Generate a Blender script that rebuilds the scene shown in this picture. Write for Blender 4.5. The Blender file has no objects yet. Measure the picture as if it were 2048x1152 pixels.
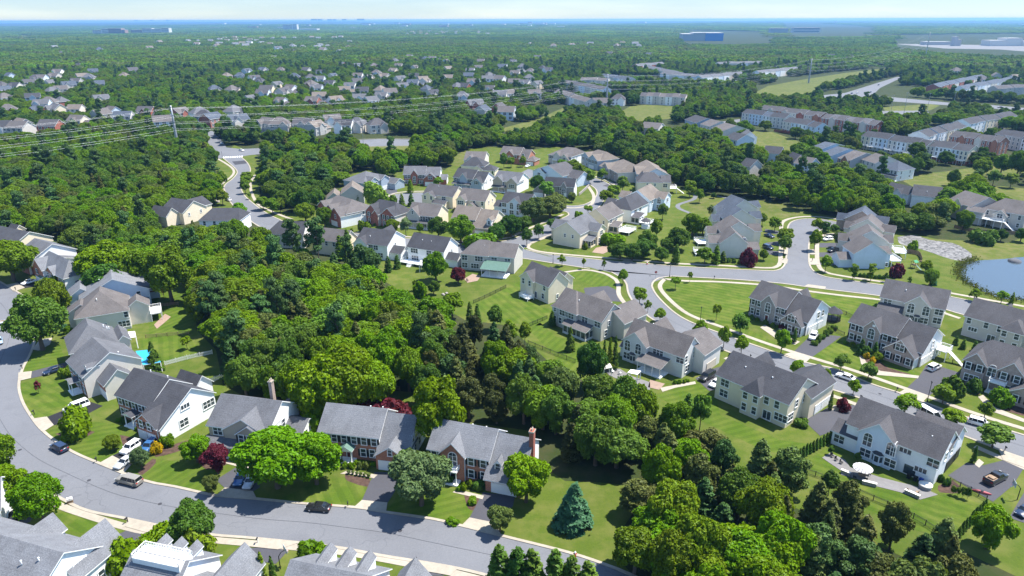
import bpy, bmesh, math, random
import numpy as np
from mathutils import Vector, Matrix, noise
from mathutils.geometry import tessellate_polygon
random.seed(11)
SC = bpy.context.scene
COL = SC.collection
# ------------------------------------------------------------------ camera
CH, FP, PITCH, ROLL = 87.0, 1384.0, math.radians(21.2), math.radians(-0.16)
cam_d = bpy.data.cameras.new('camera'); cam = bpy.data.objects.new('camera', cam_d); COL.objects.link(cam)
CR = Matrix.Rotation(math.pi/2-PITCH, 4, 'X') @ Matrix.Rotation(ROLL, 4, 'Z')
cam.matrix_world = Matrix.Translation((0, 0, CH)) @ CR
cam_d.sensor_width = 36.0; cam_d.lens = FP/2048*36.0; cam_d.clip_start = 1.0; cam_d.clip_end = 120000.0
SC.camera = cam
CR3 = CR.to_3x3(); CRI = CR3.inverted(); CPOS = Vector((0, 0, CH))
def G(px, py, z=0.0):
    """photo pixel (2048 x 1152) -> world point on the level z"""
    d = CR3 @ Vector(((px-1024)/FP, -(py-576)/FP, -1.0))
    return CPOS + d*((z-CH)/d.z)
def PX(p):
    q = CRI @ (Vector(p)-CPOS)
    return (1024+FP*q.x/-q.z, 576-FP*q.y/-q.z) if q.z < -0.1 else (-9999, -9999)
def lerp(a, b, t): return a+(b-a)*t
# ------------------------------------------------------------------ object helpers
def link(o): COL.objects.link(o); return o
def tag(o, label=None, cat=None, group=None, kind=None):
    if label: o['label'] = label
    if cat: o['category'] = cat
    if group: o['group'] = group
    if kind: o['kind'] = kind
    return o
def empty(name, loc, rz=0.0, label=None, cat=None, group=None):
    o = bpy.data.objects.new(name, None); link(o); o.empty_display_size = 0.5
    o.location = loc; o.rotation_euler = (0, 0, rz)
    return tag(o, label, cat, group)
def put(name, me, parent=None, loc=(0, 0, 0), rz=0.0, sc=None):
    o = bpy.data.objects.new(name, me); link(o)
    if parent: o.parent = parent
    o.location = loc; o.rotation_euler = (0, 0, rz)
    if sc is not None: o.scale = (sc, sc, sc) if isinstance(sc, (int, float)) else sc
    return o
def copy_tree(o, parent=None):
    c = o.copy(); link(c)
    if parent: c.parent = parent
    for ch in list(o.children): copy_tree(ch, c)
    return c
class MB:
    def __init__(s): s.v = []; s.f = []; s.m = []; s.sm = []
    def face(s, pts, m=0, smooth=False):
        n = len(s.v); s.v += [tuple(p) for p in pts]; s.f.append(tuple(range(n, n+len(pts)))); s.m.append(m); s.sm.append(smooth)
    def box(s, x0, x1, y0, y1, z0, z1, m=0, M=None):
        P = [(x0,y0,z0),(x1,y0,z0),(x1,y1,z0),(x0,y1,z0),(x0,y0,z1),(x1,y0,z1),(x1,y1,z1),(x0,y1,z1)]
        if M is not None: P = [tuple(M @ Vector(p)) for p in P]
        n = len(s.v); s.v += P
        for q in ((0,3,2,1),(4,5,6,7),(0,1,5,4),(1,2,6,5),(2,3,7,6),(3,0,4,7)):
            s.f.append(tuple(n+i for i in q)); s.m.append(m); s.sm.append(False)
    def tube(s, p, q, r0, r1=None, n=8, m=0, caps=True):
        r1 = r0 if r1 is None else r1
        p = Vector(p); q = Vector(q); d = (q-p).normalized()
        a = d.orthogonal().normalized(); b = d.cross(a)
        k = len(s.v)
        for c, r in ((p, r0), (q, r1)):
            for i in range(n):
                t = 2*math.pi*i/n; s.v.append(tuple(c+a*(r*math.cos(t))+b*(r*math.sin(t))))
        for i in range(n):
            j = (i+1) % n; s.f.append((k+i, k+j, k+n+j, k+n+i)); s.m.append(m); s.sm.append(True)
        if caps:
            s.f.append(tuple(k+n+i for i in range(n))); s.m.append(m); s.sm.append(False)
            s.f.append(tuple(k+n-1-i for i in range(n))); s.m.append(m); s.sm.append(False)
    def chain(s, pts, rads, n=6, m=0):
        """one connected tapered tube through the points"""
        k0 = len(s.v)
        for i, p in enumerate(pts):
            p = Vector(p); a = Vector(pts[max(0, i-1)]); b = Vector(pts[min(len(pts)-1, i+1)])
            d = (b-a).normalized(); u = Vector((1, .13, .07)) if abs(d.x) < .8 else Vector((0, 1, .1))
            u = (u-d*u.dot(d)).normalized(); w = d.cross(u)
            for j in range(n):
                t = 2*math.pi*j/n; s.v.append(tuple(p+u*(rads[i]*math.cos(t))+w*(rads[i]*math.sin(t))))
        for i in range(len(pts)-1):
            for j in range(n):
                a = k0+i*n+j; b = k0+i*n+(j+1) % n
                s.f.append((a, b, b+n, a+n)); s.m.append(m); s.sm.append(True)
    def lathe(s, prof, n=12, m=0, c=(0, 0, 0), smooth=True):
        k = len(s.v)
        for r, z in prof:
            for i in range(n):
                t = 2*math.pi*i/n; s.v.append((c[0]+r*math.cos(t), c[1]+r*math.sin(t), c[2]+z))
        for j in range(len(prof)-1):
            for i in range(n):
                a = k+j*n+i; b = k+j*n+(i+1) % n
                s.f.append((a, b, b+n, a+n)); s.m.append(m); s.sm.append(smooth)
        if prof[-1][0] > .01: s.f.append(tuple(k+(len(prof)-1)*n+i for i in range(n))); s.m.append(m); s.sm.append(False)
    def mesh(s, name, mats):
        me = bpy.data.meshes.new(name); me.from_pydata(s.v, [], s.f)
        for mm in (mats if isinstance(mats, (list, tuple)) else [mats]): me.materials.append(mm)
        me.polygons.foreach_set('material_index', s.m); me.polygons.foreach_set('use_smooth', s.sm)
        me.update(); return me
    def build(s, name, mats, parent=None, loc=(0, 0, 0), rz=0.0): return put(name, s.mesh(name, mats), parent, loc, rz)
def spline(pts, step=2.0):
    """Catmull-Rom through world points"""
    P = [Vector(p) for p in pts]
    if len(P) < 3: 
        n = max(1, int((P[1]-P[0]).length/step)); return [P[0].lerp(P[1], i/n) for i in range(n+1)]
    out = []
    E = [P[0]*2-P[1]]+P+[P[-1]*2-P[-2]]
    for i in range(1, len(E)-2):
        p0, p1, p2, p3 = E[i-1:i+3]; n = max(2, int((p2-p1).length/step))
        for k in range(n):
            t = k/n
            out.append(0.5*((2*p1)+(p2-p0)*t+(2*p0-5*p1+4*p2-p3)*t*t+(3*p1-p0-3*p2+p3)*t**3))
    out.append(P[-1]); return out
def gl(pts, z=0.0): return [G(x, y, z) for x, y in pts]
def poly_sheet(mb, pts, z, m=0):
    P = [Vector((p[0], p[1], z)) for p in pts]
    k = len(mb.v); mb.v += [tuple(p) for p in P]
    for t in tessellate_polygon([P]):
        a, b, c = (P[i] for i in t)
        if (b-a).cross(c-a).z < 0: t = t[::-1]
        mb.f.append(tuple(k+i for i in t)); mb.m.append(m); mb.sm.append(False)
def ribbon(mb, pts, w, z0, z1, m=0, side=0.0):
    """raised strip of width w along pts; side shifts it sideways (+ = left of travel)"""
    n = len(pts); L = []; R_ = []
    for i in range(n):
        d = (pts[min(n-1, i+1)]-pts[max(0, i-1)]); d.z = 0; d.normalize(); nn = Vector((-d.y, d.x, 0))
        c = pts[i]+nn*side
        L.append(c+nn*(w/2)); R_.append(c-nn*(w/2))
    for i in range(n-1):
        a, b, c, d = R_[i], R_[i+1], L[i+1], L[i]
        mb.face([(a.x,a.y,z1),(b.x,b.y,z1),(c.x,c.y,z1),(d.x,d.y,z1)], m)
        if z1-z0 > .02:
            mb.face([(a.x,a.y,z0),(b.x,b.y,z0),(b.x,b.y,z1),(a.x,a.y,z1)], m)
            mb.face([(c.x,c.y,z0),(d.x,d.y,z0),(d.x,d.y,z1),(c.x,c.y,z1)], m)
def inside(p, poly):
    x, y = p[0], p[1]; c = False; j = len(poly)-1
    for i in range(len(poly)):
        xi, yi = poly[i][0], poly[i][1]; xj, yj = poly[j][0], poly[j][1]
        if (yi > y) != (yj > y) and x < (xj-xi)*(y-yi)/(yj-yi)+xi: c = not c
        j = i
    return c
# ------------------------------------------------------------------ materials
class NT:
    def __init__(s, name):
        s.m = bpy.data.materials.new(name); s.m.use_nodes = True; s.t = s.m.node_tree; s.t.nodes.clear()
        s.out = s.t.nodes.new('ShaderNodeOutputMaterial')
    def n(s, typ, **kw):
        nd = s.t.nodes.new('ShaderNode'+typ)
        for k, v in kw.items(): setattr(nd, k, v)
        return nd
    def l(s, a, b): s.t.links.new(a, b)
    def val(s, nd, **kw):
        for k, v in kw.items(): nd.inputs[k.replace('_', ' ')].default_value = v
        return nd
    def coord(s, kind='Object', scale=(1, 1, 1), rot=(0, 0, 0)):
        tc = s.n('TexCoord'); mp = s.n('Mapping'); mp.inputs['Scale'].default_value = scale; mp.inputs['Rotation'].default_value = rot
        s.l(tc.outputs[kind], mp.inputs[0]); return mp.outputs[0]
    def pos(s, scale=(1, 1, 1), rot=(0, 0, 0)):
        g = s.n('NewGeometry'); mp = s.n('Mapping'); mp.inputs['Scale'].default_value = scale; mp.inputs['Rotation'].default_value = rot
        s.l(g.outputs['Position'], mp.inputs[0]); return mp.outputs[0]
    def noise(s, vec, scale, detail=3, rough=.55):
        t = s.n('TexNoise'); t.inputs['Scale'].default_value = scale; t.inputs['Detail'].default_value = detail; t.inputs['Roughness'].default_value = rough
        s.l(vec, t.inputs['Vector']); return t.outputs['Fac']
    def ramp(s, fac, stops):
        r = s.n('ValToRGB'); cr = r.color_ramp
        while len(cr.elements) > 1: cr.elements.remove(cr.elements[-1])
        for i, (p, c) in enumerate(stops):
            e = cr.elements[0] if i == 0 else cr.elements.new(p)
            e.position = p; e.color = (*c, 1) if len(c) == 3 else c
        s.l(fac, r.inputs[0]); return r.outputs[0]
    def mix(s, fac, a, b, mode='MIX'):
        x = s.n('MixRGB', blend_type=mode)
        for i, v in ((0, fac), (1, a), (2, b)):
            if isinstance(v, (int, float)): x.inputs[i].default_value = v
            elif isinstance(v, tuple): x.inputs[i].default_value = (*v, 1)
            else: s.l(v, x.inputs[i])
        return x.outputs[0]
    def math(s, op, a, b=0.0):
        x = s.n('Math', operation=op)
        for i, v in ((0, a), (1, b)):
            if isinstance(v, (int, float)): x.inputs[i].default_value = v
            else: s.l(v, x.inputs[i])
        return x.outputs[0]
    def bsdf(s, col, rough=.8, metal=0.0, bump=None, bstr=.3, spec=.3, coat=0.0):
        b = s.n('BsdfPrincipled'); b.inputs['Roughness'].default_value = rough; b.inputs['Metallic'].default_value = metal
        b.inputs['Specular IOR Level'].default_value = spec; b.inputs['Coat Weight'].default_value = coat
        if isinstance(col, tuple): b.inputs['Base Color'].default_value = (*col, 1)
        else: s.l(col, b.inputs['Base Color'])
        if bump is not None:
            bp = s.n('Bump'); bp.inputs['Strength'].default_value = bstr; bp.inputs['Distance'].default_value = .05
            s.l(bump, bp.inputs['Height']); s.l(bp.outputs[0], b.inputs['Normal'])
        s.l(b.outputs[0], s.out.inputs['Surface']); return s.m
def c3(c, k): return tuple(min(1, x*k) for x in c)
def M_plain(name, col, rough=.6, metal=0, var=.12, spec=.3, coat=0):
    t = NT(name); f = t.noise(t.coord(), 1.3, 3)
    return t.bsdf(t.ramp(f, [(.3, c3(col, 1-var)), (.7, c3(col, 1+var))]), rough, metal, None, .3, spec, coat)
def M_roof(name, col, warm=(1, 1, 1)):
    t = NT(name); v = t.coord()
    a = t.noise(t.coord('Object', (1, 1, 1)), 5.5, 2, .7)          # shingle speckle
    b = t.noise(t.coord('Object', (.16, .16, .3)), 1.0, 3)         # weathering
    w = t.n('TexWave', wave_type='BANDS', bands_direction='Z'); w.inputs['Scale'].default_value = 1.1; w.inputs['Distortion'].default_value = .6
    t.l(v, w.inputs['Vector'])
    base = t.ramp(a, [(.30, c3(col, .70)), (.52, col), (.72, c3(col, 1.34))])
    base = t.mix(.45, base, t.ramp(b, [(.3, (.74, .74, .74)), (.7, (1.22, 1.22, 1.22))]), 'MULTIPLY')
    base = t.mix(.16, base, t.ramp(w.outputs['Fac'], [(0, (.4, .4, .4)), (.25, (1, 1, 1))]), 'MULTIPLY')
    # slow damp streaks running down the slope
    s = t.noise(t.coord('Object', (.55, .55, .06)), 1.0, 2)
    base = t.mix(.5, base, t.ramp(s, [(.42, (1, 1, 1)), (.68, (.72, .70, .70))]), 'MULTIPLY')
    return t.bsdf(base, .92, 0, a, .35, .2)
def M_siding(name, col, pitch=.21, vert=False):
    t = NT(name); v = t.coord()
    sp = t.n('SeparateXYZ'); t.l(v, sp.inputs[0])
    if vert:
        z = t.math('ADD', sp.outputs[0], sp.outputs[1])
        z = t.math('MULTIPLY', z, 1/.42)
    else: z = t.math('MULTIPLY', sp.outputs[2], 1/pitch)
    fr = t.math('FRACT', z)
    line = t.ramp(fr, [(0, (.62, .62, .62)), (.10, (.80, .80, .80)), (.2, (1, 1, 1)), (1, (.96, .96, .96))])
    f = t.noise(v, .5, 4)
    base = t.ramp(f, [(.3, c3(col, .97)), (.7, c3(col, 1.06))])
    dirt = t.noise(t.coord('Object', (.9, .9, .12)), 1.0, 3)
    base = t.mix(.25, base, t.ramp(dirt, [(.45, (1, 1, 1)), (.85, (.85, .84, .81))]), 'MULTIPLY')
    return t.bsdf(t.mix(.5, base, line, 'MULTIPLY'), .6, 0, fr, .25)
def M_brick(name, c1, c2, mortar):
    t = NT(name); v = t.coord(); sp = t.n('SeparateXYZ'); t.l(v, sp.inputs[0])
    cb = t.n('CombineXYZ'); t.l(t.math('ADD', sp.outputs[0], sp.outputs[1]), cb.inputs[0]); t.l(sp.outputs[2], cb.inputs[1])
    b = t.n('TexBrick'); b.inputs['Scale'].default_value = 2.2; b.inputs['Mortar Size'].default_value = .018; b.inputs['Bias'].default_value = -.1
    b.inputs['Color1'].default_value = (*c1, 1); b.inputs['Color2'].default_value = (*c2, 1); b.inputs['Mortar'].default_value = (*mortar, 1)
    t.l(cb.outputs[0], b.inputs['Vector'])
    f = t.noise(v, 1.6, 4)
    col = t.mix(.55, b.outputs['Color'], t.ramp(f, [(.3, (.7, .68, .66)), (.7, (1.25, 1.22, 1.2))]), 'MULTIPLY')
    return t.bsdf(col, .88, 0, b.outputs['Fac'], .3)
def M_asphalt(name, col, seam=True):
    t = NT(name); p = t.pos()
    a = t.noise(p, 3.0, 4, .7); b = t.noise(p, .07, 4); c = t.noise(t.pos((.5, .5, .5)), .35, 4)
    base = t.ramp(a, [(.3, c3(col, .90)), (.7, c3(col, 1.10))])
    base = t.mix(.6, base, t.ramp(b, [(.3, (.88, .88, .89)), (.7, (1.1, 1.1, 1.1))]), 'MULTIPLY')
    if seam:
        vo = t.n('TexVoronoi', feature='DISTANCE_TO_EDGE'); vo.inputs['Scale'].default_value = .055
        wp = t.n('VectorMath', operation='ADD'); t.l(p, wp.inputs[0])
        nz = t.n('TexNoise'); nz.inputs['Scale'].default_value = .2; t.l(p, nz.inputs['Vector'])
        sc = t.n('VectorMath', operation='SCALE'); sc.inputs['Scale'].default_value = 9; t.l(nz.outputs['Color'], sc.inputs[0]); t.l(sc.outputs[0], wp.inputs[1])
        t.l(wp.outputs[0], vo.inputs['Vector'])
        base = t.mix(.75, base, t.ramp(vo.outputs['Distance'], [(0, (.72, .72, .74)), (.0025, (.78, .78, .8)), (.005, (1, 1, 1))]), 'MULTIPLY')
    base = t.mix(.5, base, t.ramp(c, [(.55, (1, 1, 1)), (.78, (.72, .72, .74))]), 'MULTIPLY')
    return t.bsdf(base, .9, 0, a, .2, .25)
def M_concrete(name, col):
    t = NT(name); p = t.pos(); a = t.noise(p, 1.0, 5, .65); b = t.noise(p, .12, 3)
    base = t.ramp(a, [(.3, c3(col, .84)), (.7, c3(col, 1.08))])
    base = t.mix(.6, base, t.ramp(b, [(.3, (.82, .80, .77)), (.7, (1.06, 1.05, 1.04))]), 'MULTIPLY')
    return t.bsdf(base, .85)
def M_grass(name, dark, lite, dry, stripe=None, dryamt=.5, sw=3.2):
    t = NT(name); p = t.pos()
    fine = t.noise(p, 2.6, 5, .75); mid = t.noise(p, .22, 5, .62); big = t.noise(p, .035, 4)
    base = t.mix(fine, dark, lite)
    base = t.mix(t.math('MULTIPLY', t.ramp(mid, [(.42, (0, 0, 0)), (.72, (1, 1, 1))]), dryamt), base, dry)
    base = t.mix(.55, base, t.ramp(big, [(.3, (.72, .78, .7)), (.7, (1.2, 1.15, 1.1))]), 'MULTIPLY')
    if stripe is not None:
        sp = t.n('SeparateXYZ'); t.l(t.pos((1, 1, 1), (0, 0, stripe)), sp.inputs[0])
        wob = t.math('MULTIPLY', t.noise(p, .15, 2), .9)
        q = t.math('FRACT', t.math('MULTIPLY', t.math('ADD', sp.outputs[0], wob), 1/sw))
        base = t.mix(.48, base, t.ramp(q, [(0, (.74, .8, .7)), (.44, (.78, .84, .74)), (.54, (1.18, 1.15, 1.1)), (1, (1.16, 1.14, 1.1))]), 'MULTIPLY')
    pos2 = t.noise(p, 7.0, 3, .8)
    return t.bsdf(base, .95, 0, pos2, .8, .1)
def M_leaf(name, varh=.03, varv=.35, trans=.3):
    """foliage: the object's own colour, jittered per tree and per leaf clump"""
    t = NT(name); oi = t.n('ObjectInfo'); p = t.pos()
    n1 = t.noise(p, .55, 3); n2 = t.noise(p, 2.4, 2)
    hs = t.n('HueSaturation'); hs.inputs['Saturation'].default_value = 1.12
    at = t.n('Attribute', attribute_type='INSTANCER', attribute_name='tint'); sc_ = t.n('SeparateColor'); t.l(oi.outputs['Color'], sc_.inputs[0])
    t.l(t.mix(t.math('GREATER_THAN', sc_.outputs[1], .9), oi.outputs['Color'], at.outputs['Color']), hs.inputs['Color'])
    rnd = oi.outputs['Random']
    hh = t.math('ADD', t.math('MULTIPLY', t.math('SUBTRACT', rnd, .5), varh), .5)
    hh = t.math('ADD', hh, t.math('MULTIPLY', t.math('SUBTRACT', n2, .5), .05))
    t.l(hh, hs.inputs['Hue'])
    vv = t.math('ADD', t.math('MULTIPLY', t.math('SUBTRACT', t.math('FRACT', t.math('MULTIPLY', rnd, 7.31)), .5), varv), 1.0)
    vv = t.math('MULTIPLY', vv, t.math('ADD', t.math('MULTIPLY', n1, .9), .55))
    t.l(vv, hs.inputs['Value'])
    d = t.n('BsdfDiffuse'); t.l(hs.outputs[0], d.inputs['Color'])
    tr = t.n('BsdfTranslucent'); yel = t.mix(1.0, hs.outputs[0], (1.25, 1.15, .5), 'MULTIPLY'); t.l(yel, tr.inputs['Color'])
    gl_ = t.n('BsdfGlossy'); gl_.inputs['Roughness'].default_value = .5; gl_.inputs['Color'].default_value = (.6, .65, .7, 1)
    mx = t.n('MixShader'); mx.inputs[0].default_value = trans; t.l(d.outputs[0], mx.inputs[1]); t.l(tr.outputs[0], mx.inputs[2])
    m2 = t.n('MixShader'); m2.inputs[0].default_value = .012; t.l(mx.outputs[0], m2.inputs[1]); t.l(gl_.outputs[0], m2.inputs[2])
    t.l(m2.outputs[0], t.out.inputs['Surface']); return t.m
def M_paint(name, col): return M_plain(name, col, .28, 0, .03, .5, .6)
def M_glass(name, col=(.025, .032, .04), rough=.08): 
    t = NT(name); f = t.noise(t.coord(), 1.1, 2)
    return t.bsdf(t.ramp(f, [(.35, c3(col, .6)), (.65, c3(col, 1.6))]), rough, 0, None, .3, .6)
ROOF = {'lg': M_roof('shingles_pale_grey', (0.16, 0.166, 0.18)), 'mg': M_roof('shingles_grey', (0.116, 0.119, 0.13)),
        'dk': M_roof('shingles_charcoal', (0.058, 0.059, 0.067)), 'br': M_roof('shingles_taupe', (0.122, 0.111, 0.108)),
        'tn': M_roof('shingles_tan', (0.17, 0.145, 0.125)), 'bd': M_roof('shingles_dark_taupe', (0.086, 0.083, 0.088)),
        'gn': M_plain('green_metal_roof', (.085, .15, .12), .5), 'bl': M_roof('shingles_blue_grey', (0.075, 0.09, 0.116))}
WALL = {'wh': M_siding('white_siding', (.86, .86, .85)), 'cr': M_siding('cream_siding', (.78, .67, .50)), 'be': M_siding('beige_siding', (.68, .63, .56)),
        'gr': M_siding('grey_siding', (.43, .42, .40)), 'pg': M_siding('pale_grey_siding', (.64, .63, .61), vert=True), 'bg': M_siding('blue_grey_siding', (.34, .40, .47)),
        'wb': M_siding('pale_blue_and_shaded_white_siding', (.60, .68, .76)), 'ta': M_siding('tan_siding', (.45, .37, .29)), 'lt': M_siding('light_taupe_siding', (.55, .51, .46)),  # wb: pale blue siding, also white siding with bluish shade in its colour
        'rb': M_brick('red_brick', (.36, .095, .055), (.27, .068, .042), (.34, .27, .23)), 'ob': M_brick('orange_brick', (.44, .165, .09), (.34, .115, .062), (.38, .31, .26)),
        'sb': M_brick('sandy_brick', (.40, .31, .26), (.31, .235, .20), (.45, .40, .36)), 'st': M_brick('grey_stone', (.33, .30, .28), (.22, .20, .19), (.40, .38, .36))}
TRIM = M_plain('white_trim', (.82, .82, .80), .5, 0, .04)
GLASS = M_glass('window_glass', (.045, .058, .07), .06); SHUT = M_plain('black_shutter_and_garage_dark', (.018, .02, .022), .5)
GARW = M_plain('white_garage_door', (.78, .78, .76), .5, 0, .03); GARB = M_plain('beige_garage_door', (.55, .49, .40), .5, 0, .03)
DOORR = M_plain('maroon_door', (.12, .02, .02), .4); DARK = M_plain('dark_metal', (.02, .02, .022), .5)
WOOD = M_plain('weathered_wood', (.25, .17, .11), .8, 0, .25); REDWOOD = M_plain('red_stained_wood', (.22, .06, .035), .8, 0, .25)
BLACKM = M_plain('black_plastic', (.015, .015, .017), .5); GREYM = M_plain('grey_steel', (.33, .34, .36), .45, .5)
ASPH = M_asphalt('road_asphalt', (.134, .138, .150)); DRIVE = M_asphalt('driveway_asphalt', (.062, .062, .072), False); DRIVEK = M_asphalt('sealed_driveway', (.017, .017, .021), False)
ASPHP = M_asphalt('patched_asphalt', (.045, .045, .052), False)
CONC = M_concrete('concrete', (.33, .295, .24)); PATIO = M_concrete('patio_stone', (.17, .165, .165)); MULCH = M_plain('mulch', (.065, .038, .028), .95, 0, .4)
PAVER = M_concrete('pink_pavers', (.28, .20, .155))
GRASSC = ((.037, .064, .008), (.092, .126, .017), (.155, .145, .048))
GRASS = M_grass('grass', *GRASSC, None, .55)
LAWN = [M_grass('mown_lawn_%d' % i, (.034, .066, .006), (.080, .126, .013), (.14, .145, .035), a, d, w) for i, (a, d, w) in enumerate(((.5, .4, 2.2), (-.45, .6, 2.6), (1.2, .4, 2.0), (-1.0, .7, 2.4)))]
FLOOR = M_grass('leaf_litter', (.018, .030, .009), (.040, .055, .016), (.075, .06, .035), None, .5)
MEADOW = M_grass('meadow', (.050, .072, .010), (.100, .122, .024), (.155, .135, .06), None, .8)
DIRT = M_grass('bare_soil', (.20, .115, .06), (.26, .17, .10), (.25, .2, .12), None, .4)
LEAF = M_leaf('leaves'); NEEDLE = M_leaf('needles', .03, .4, .12)
BARK = M_plain('bark', (.11, .085, .065), .9, 0, .4)
# ------------------------------------------------------------------ ground, roads, pavements
def sheet(name, px, z, mat, smooth=False, kind='structure', world=None):
    mb = MB(); pts = world if world else gl(px)
    if smooth: pts = spline(pts+[pts[0]], 3.0)[:-1]
    poly_sheet(mb, pts, z); return tag(mb.build(name, mat), kind=kind)
mb = MB()
# the ground: rings out to the horizon with low far hills
def hill(x, y):
    r = math.hypot(x, y)
    if r < 3500: return 0.0
    k = min(1, (r-3500)/5000)
    a = noise.noise(Vector((x/5200, y/5200, 3.1)))+.5*noise.noise(Vector((x/1900, y/1900, 7.7)))
    far = max(0, (r-14000)/15000)
    return k*(a*24+6)+far*34*(.6+.5*noise.noise(Vector((x/9000, 1.3, 5))))
RR = [0, 60, 150, 300, 600, 1200, 2000, 3000, 3600, 4300, 5100, 6000, 7000, 8200, 9600, 11200, 13000, 15500, 18500, 22500, 29000]
NA = 90
ring = [[(r*math.sin(2*math.pi*i/NA), r*math.cos(2*math.pi*i/NA)) for i in range(NA)] for r in RR]
for j, r in enumerate(RR):
    for (x, y) in (ring[j] if r else [(0, 0)]): mb.v.append((x, y, hill(x, y)))
for i in range(NA): mb.f.append((0, 1+(i+1) % NA, 1+i)); mb.m.append(0); mb.sm.append(True)
for j in range(1, len(RR)-1):
    a = 1+(j-1)*NA; b = 1+j*NA
    for i in range(NA): mb.f.append((a+i, a+(i+1) % NA, b+(i+1) % NA, b+i)); mb.m.append(0); mb.sm.append(True)
tag(mb.build('ground', FLOOR), kind='structure')
# ---- grass areas
LA = [(-260,470),(60,482),(130,512),(180,540),(310,545),(372,556),(396,600),(392,660),(432,700),(446,770),(520,810),(600,830),(640,800),(720,775),(830,785),(870,835),(1062,862),(1080,930),(1130,962),(1200,965),(1300,975),(1250,1050),(1230,1110),(1300,1190),(1360,1300),(-300,1300)]
LB = [(425,322),(441,366),(424,425),(470,455),(520,440),(560,470),(640,470),(700,480),(690,530),(760,556),(820,596),(860,600),(930,640),(1010,650),(1060,690),(1130,752),(1210,770),(1260,790),(1340,800),(1430,850),(1480,880),(1560,930),(1640,985),(1760,1030),(1870,1075),(1920,1100),(2048,1160),(2500,1220),(2500,560),(2300,470),(2060,470),(1990,495),(1890,482),(1800,462),(1700,440),(1560,412),(1400,388),(1330,366),(1240,326),(1170,298),(1100,293),(1066,300),(985,294),(935,298),(912,318),(890,340),(800,338),(788,350),(768,374),(745,336),(700,350),(690,370),(655,396),(640,420),(600,430),(560,421),(522,400),(512,350),(530,330),(515,312),(470,290)]
LC = [(1806,362),(1850,346),(1905,342),(1926,352),(1930,372),(1890,384),(1830,376)]
LD = [(1502,262),(1545,264),(1600,284),(1594,304),(1524,300),(1500,285)]
LE = [(1952,380),(2000,372),(2060,378),(2200,390),(2200,410),(2048,406),(1985,394)]
LF = [(1840,352),(1910,340),(1990,330),(2060,336),(2060,352),(1990,350),(1930,362)]
tag(sheet('lawn', LA, .012, GRASS)); sheet('lawn', LB, .012, GRASS); sheet('meadow', LC, .012, MEADOW); sheet('meadow', LD, .012, MEADOW); sheet('meadow', LE, .012, MEADOW); sheet('meadow', LF, .013, MEADOW)
sheet('lawn', [(1200,768),(1340,798),(1430,848),(1560,928),(1760,1028),(1920,1098),(1925,1165),(1740,1085),(1540,992),(1400,915),(1200,815)], .0105, GRASS)
LAWNS = [LA, LB, LC, LD, LE, LF]
MEAD = [[(1236,226),(1262,212),(1320,207),(1354,208),(1352,236),(1300,242),(1250,242)], [(1500,190),(1536,172),(1600,160),(1690,146),(1770,136),(1780,140),(1700,158),(1640,172),(1630,190),(1560,196)],
        [(985,262),(1080,236),(1130,214),(1150,212),(1130,226),(1060,256),(1000,272)], [(715,292),(830,291),(830,300),(725,306)], [(1766,214),(1860,208),(1880,211),(1860,221),(1770,222)],
        [(15,71),(75,70),(80,76),(30,77)], [(1855,478),(1905,480),(2060,488),(2060,512),(1990,520),(1930,522),(1900,505)], [(900,318),(930,300),(945,318),(912,334)],
        [(1600,430),(1590,412),(1500,398),(1420,392),(1370,398),(1380,420),(1440,440),(1520,444)]]
for q in MEAD: sheet('meadow', q, .018, MEADOW)
for i, q in enumerate(([(1058,660),(1080,645),(1110,672),(1172,692),(1152,735),(1156,752),(1132,735)], [(948,612),(1040,562),(1046,600),(1108,622),(1096,650),(1060,652),(985,640)],
        [(1312,792),(1390,760),(1432,792),(1440,830),(1560,880),(1646,892),(1600,915),(1530,902),(1420,850)], [(1606,925),(1684,878),(1690,925),(1810,962),(1840,1002),(1900,972),(1962,1012),(1905,1078),(1830,1060),(1760,1032),(1680,988)],
        [(300,602),(305,582),(350,560),(374,580),(392,640),(376,666),(298,672)], [(275,676),(376,668),(404,706),(340,722),(300,728)], [(86,868),(150,838),(235,850),(262,905),(224,912),(196,927),(135,900)],
        [(126,1024),(250,1058),(226,1078),(60,1046)], [(246,948),(330,920),(440,935),(420,985),(290,962)], [(560,998),(600,1006),(690,1012),(722,1000),(740,966),(690,955),(640,960)], [(776,1020),(812,965),(950,985),(936,1034),(918,1050),(870,1040)],
        [(1320,562),(1500,566),(1600,580),(1758,600),(1756,612),(1690,640),(1600,640),(1500,650),(1440,655),(1370,630),(1330,596)], [(1400,664),(1490,655),(1560,690),(1575,703),(1520,690)], [(1620,716),(1690,672),(1770,710),(1840,745),(1812,776),(1720,742)],
        [(46,736),(62,706),(120,690),(132,724),(64,742)], [(42,800),(42,768),(64,760),(140,745),(150,800),(96,834),(66,836)], [(1106,540),(1212,546),(1240,560),(1240,585),(1216,590),(1170,565)])):
    sheet('lawn', q, .022, LAWN[i % 4])
# dark mulch ground under the near trees, soil and building plots far off
for q in ([(1446,71),(1536,72),(1540,79),(1450,82)], [(1560,60),(1700,56),(1752,66),(1640,69)], [(1978,222),(2048,223),(2060,232),(1985,230)]):
    sheet('bare_ground', q, .026, DIRT)
sheet('gravel', [(1790,88),(1900,82),(2080,80),(2090,106),(2000,99),(1890,97)], .026, PATIO)
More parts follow.
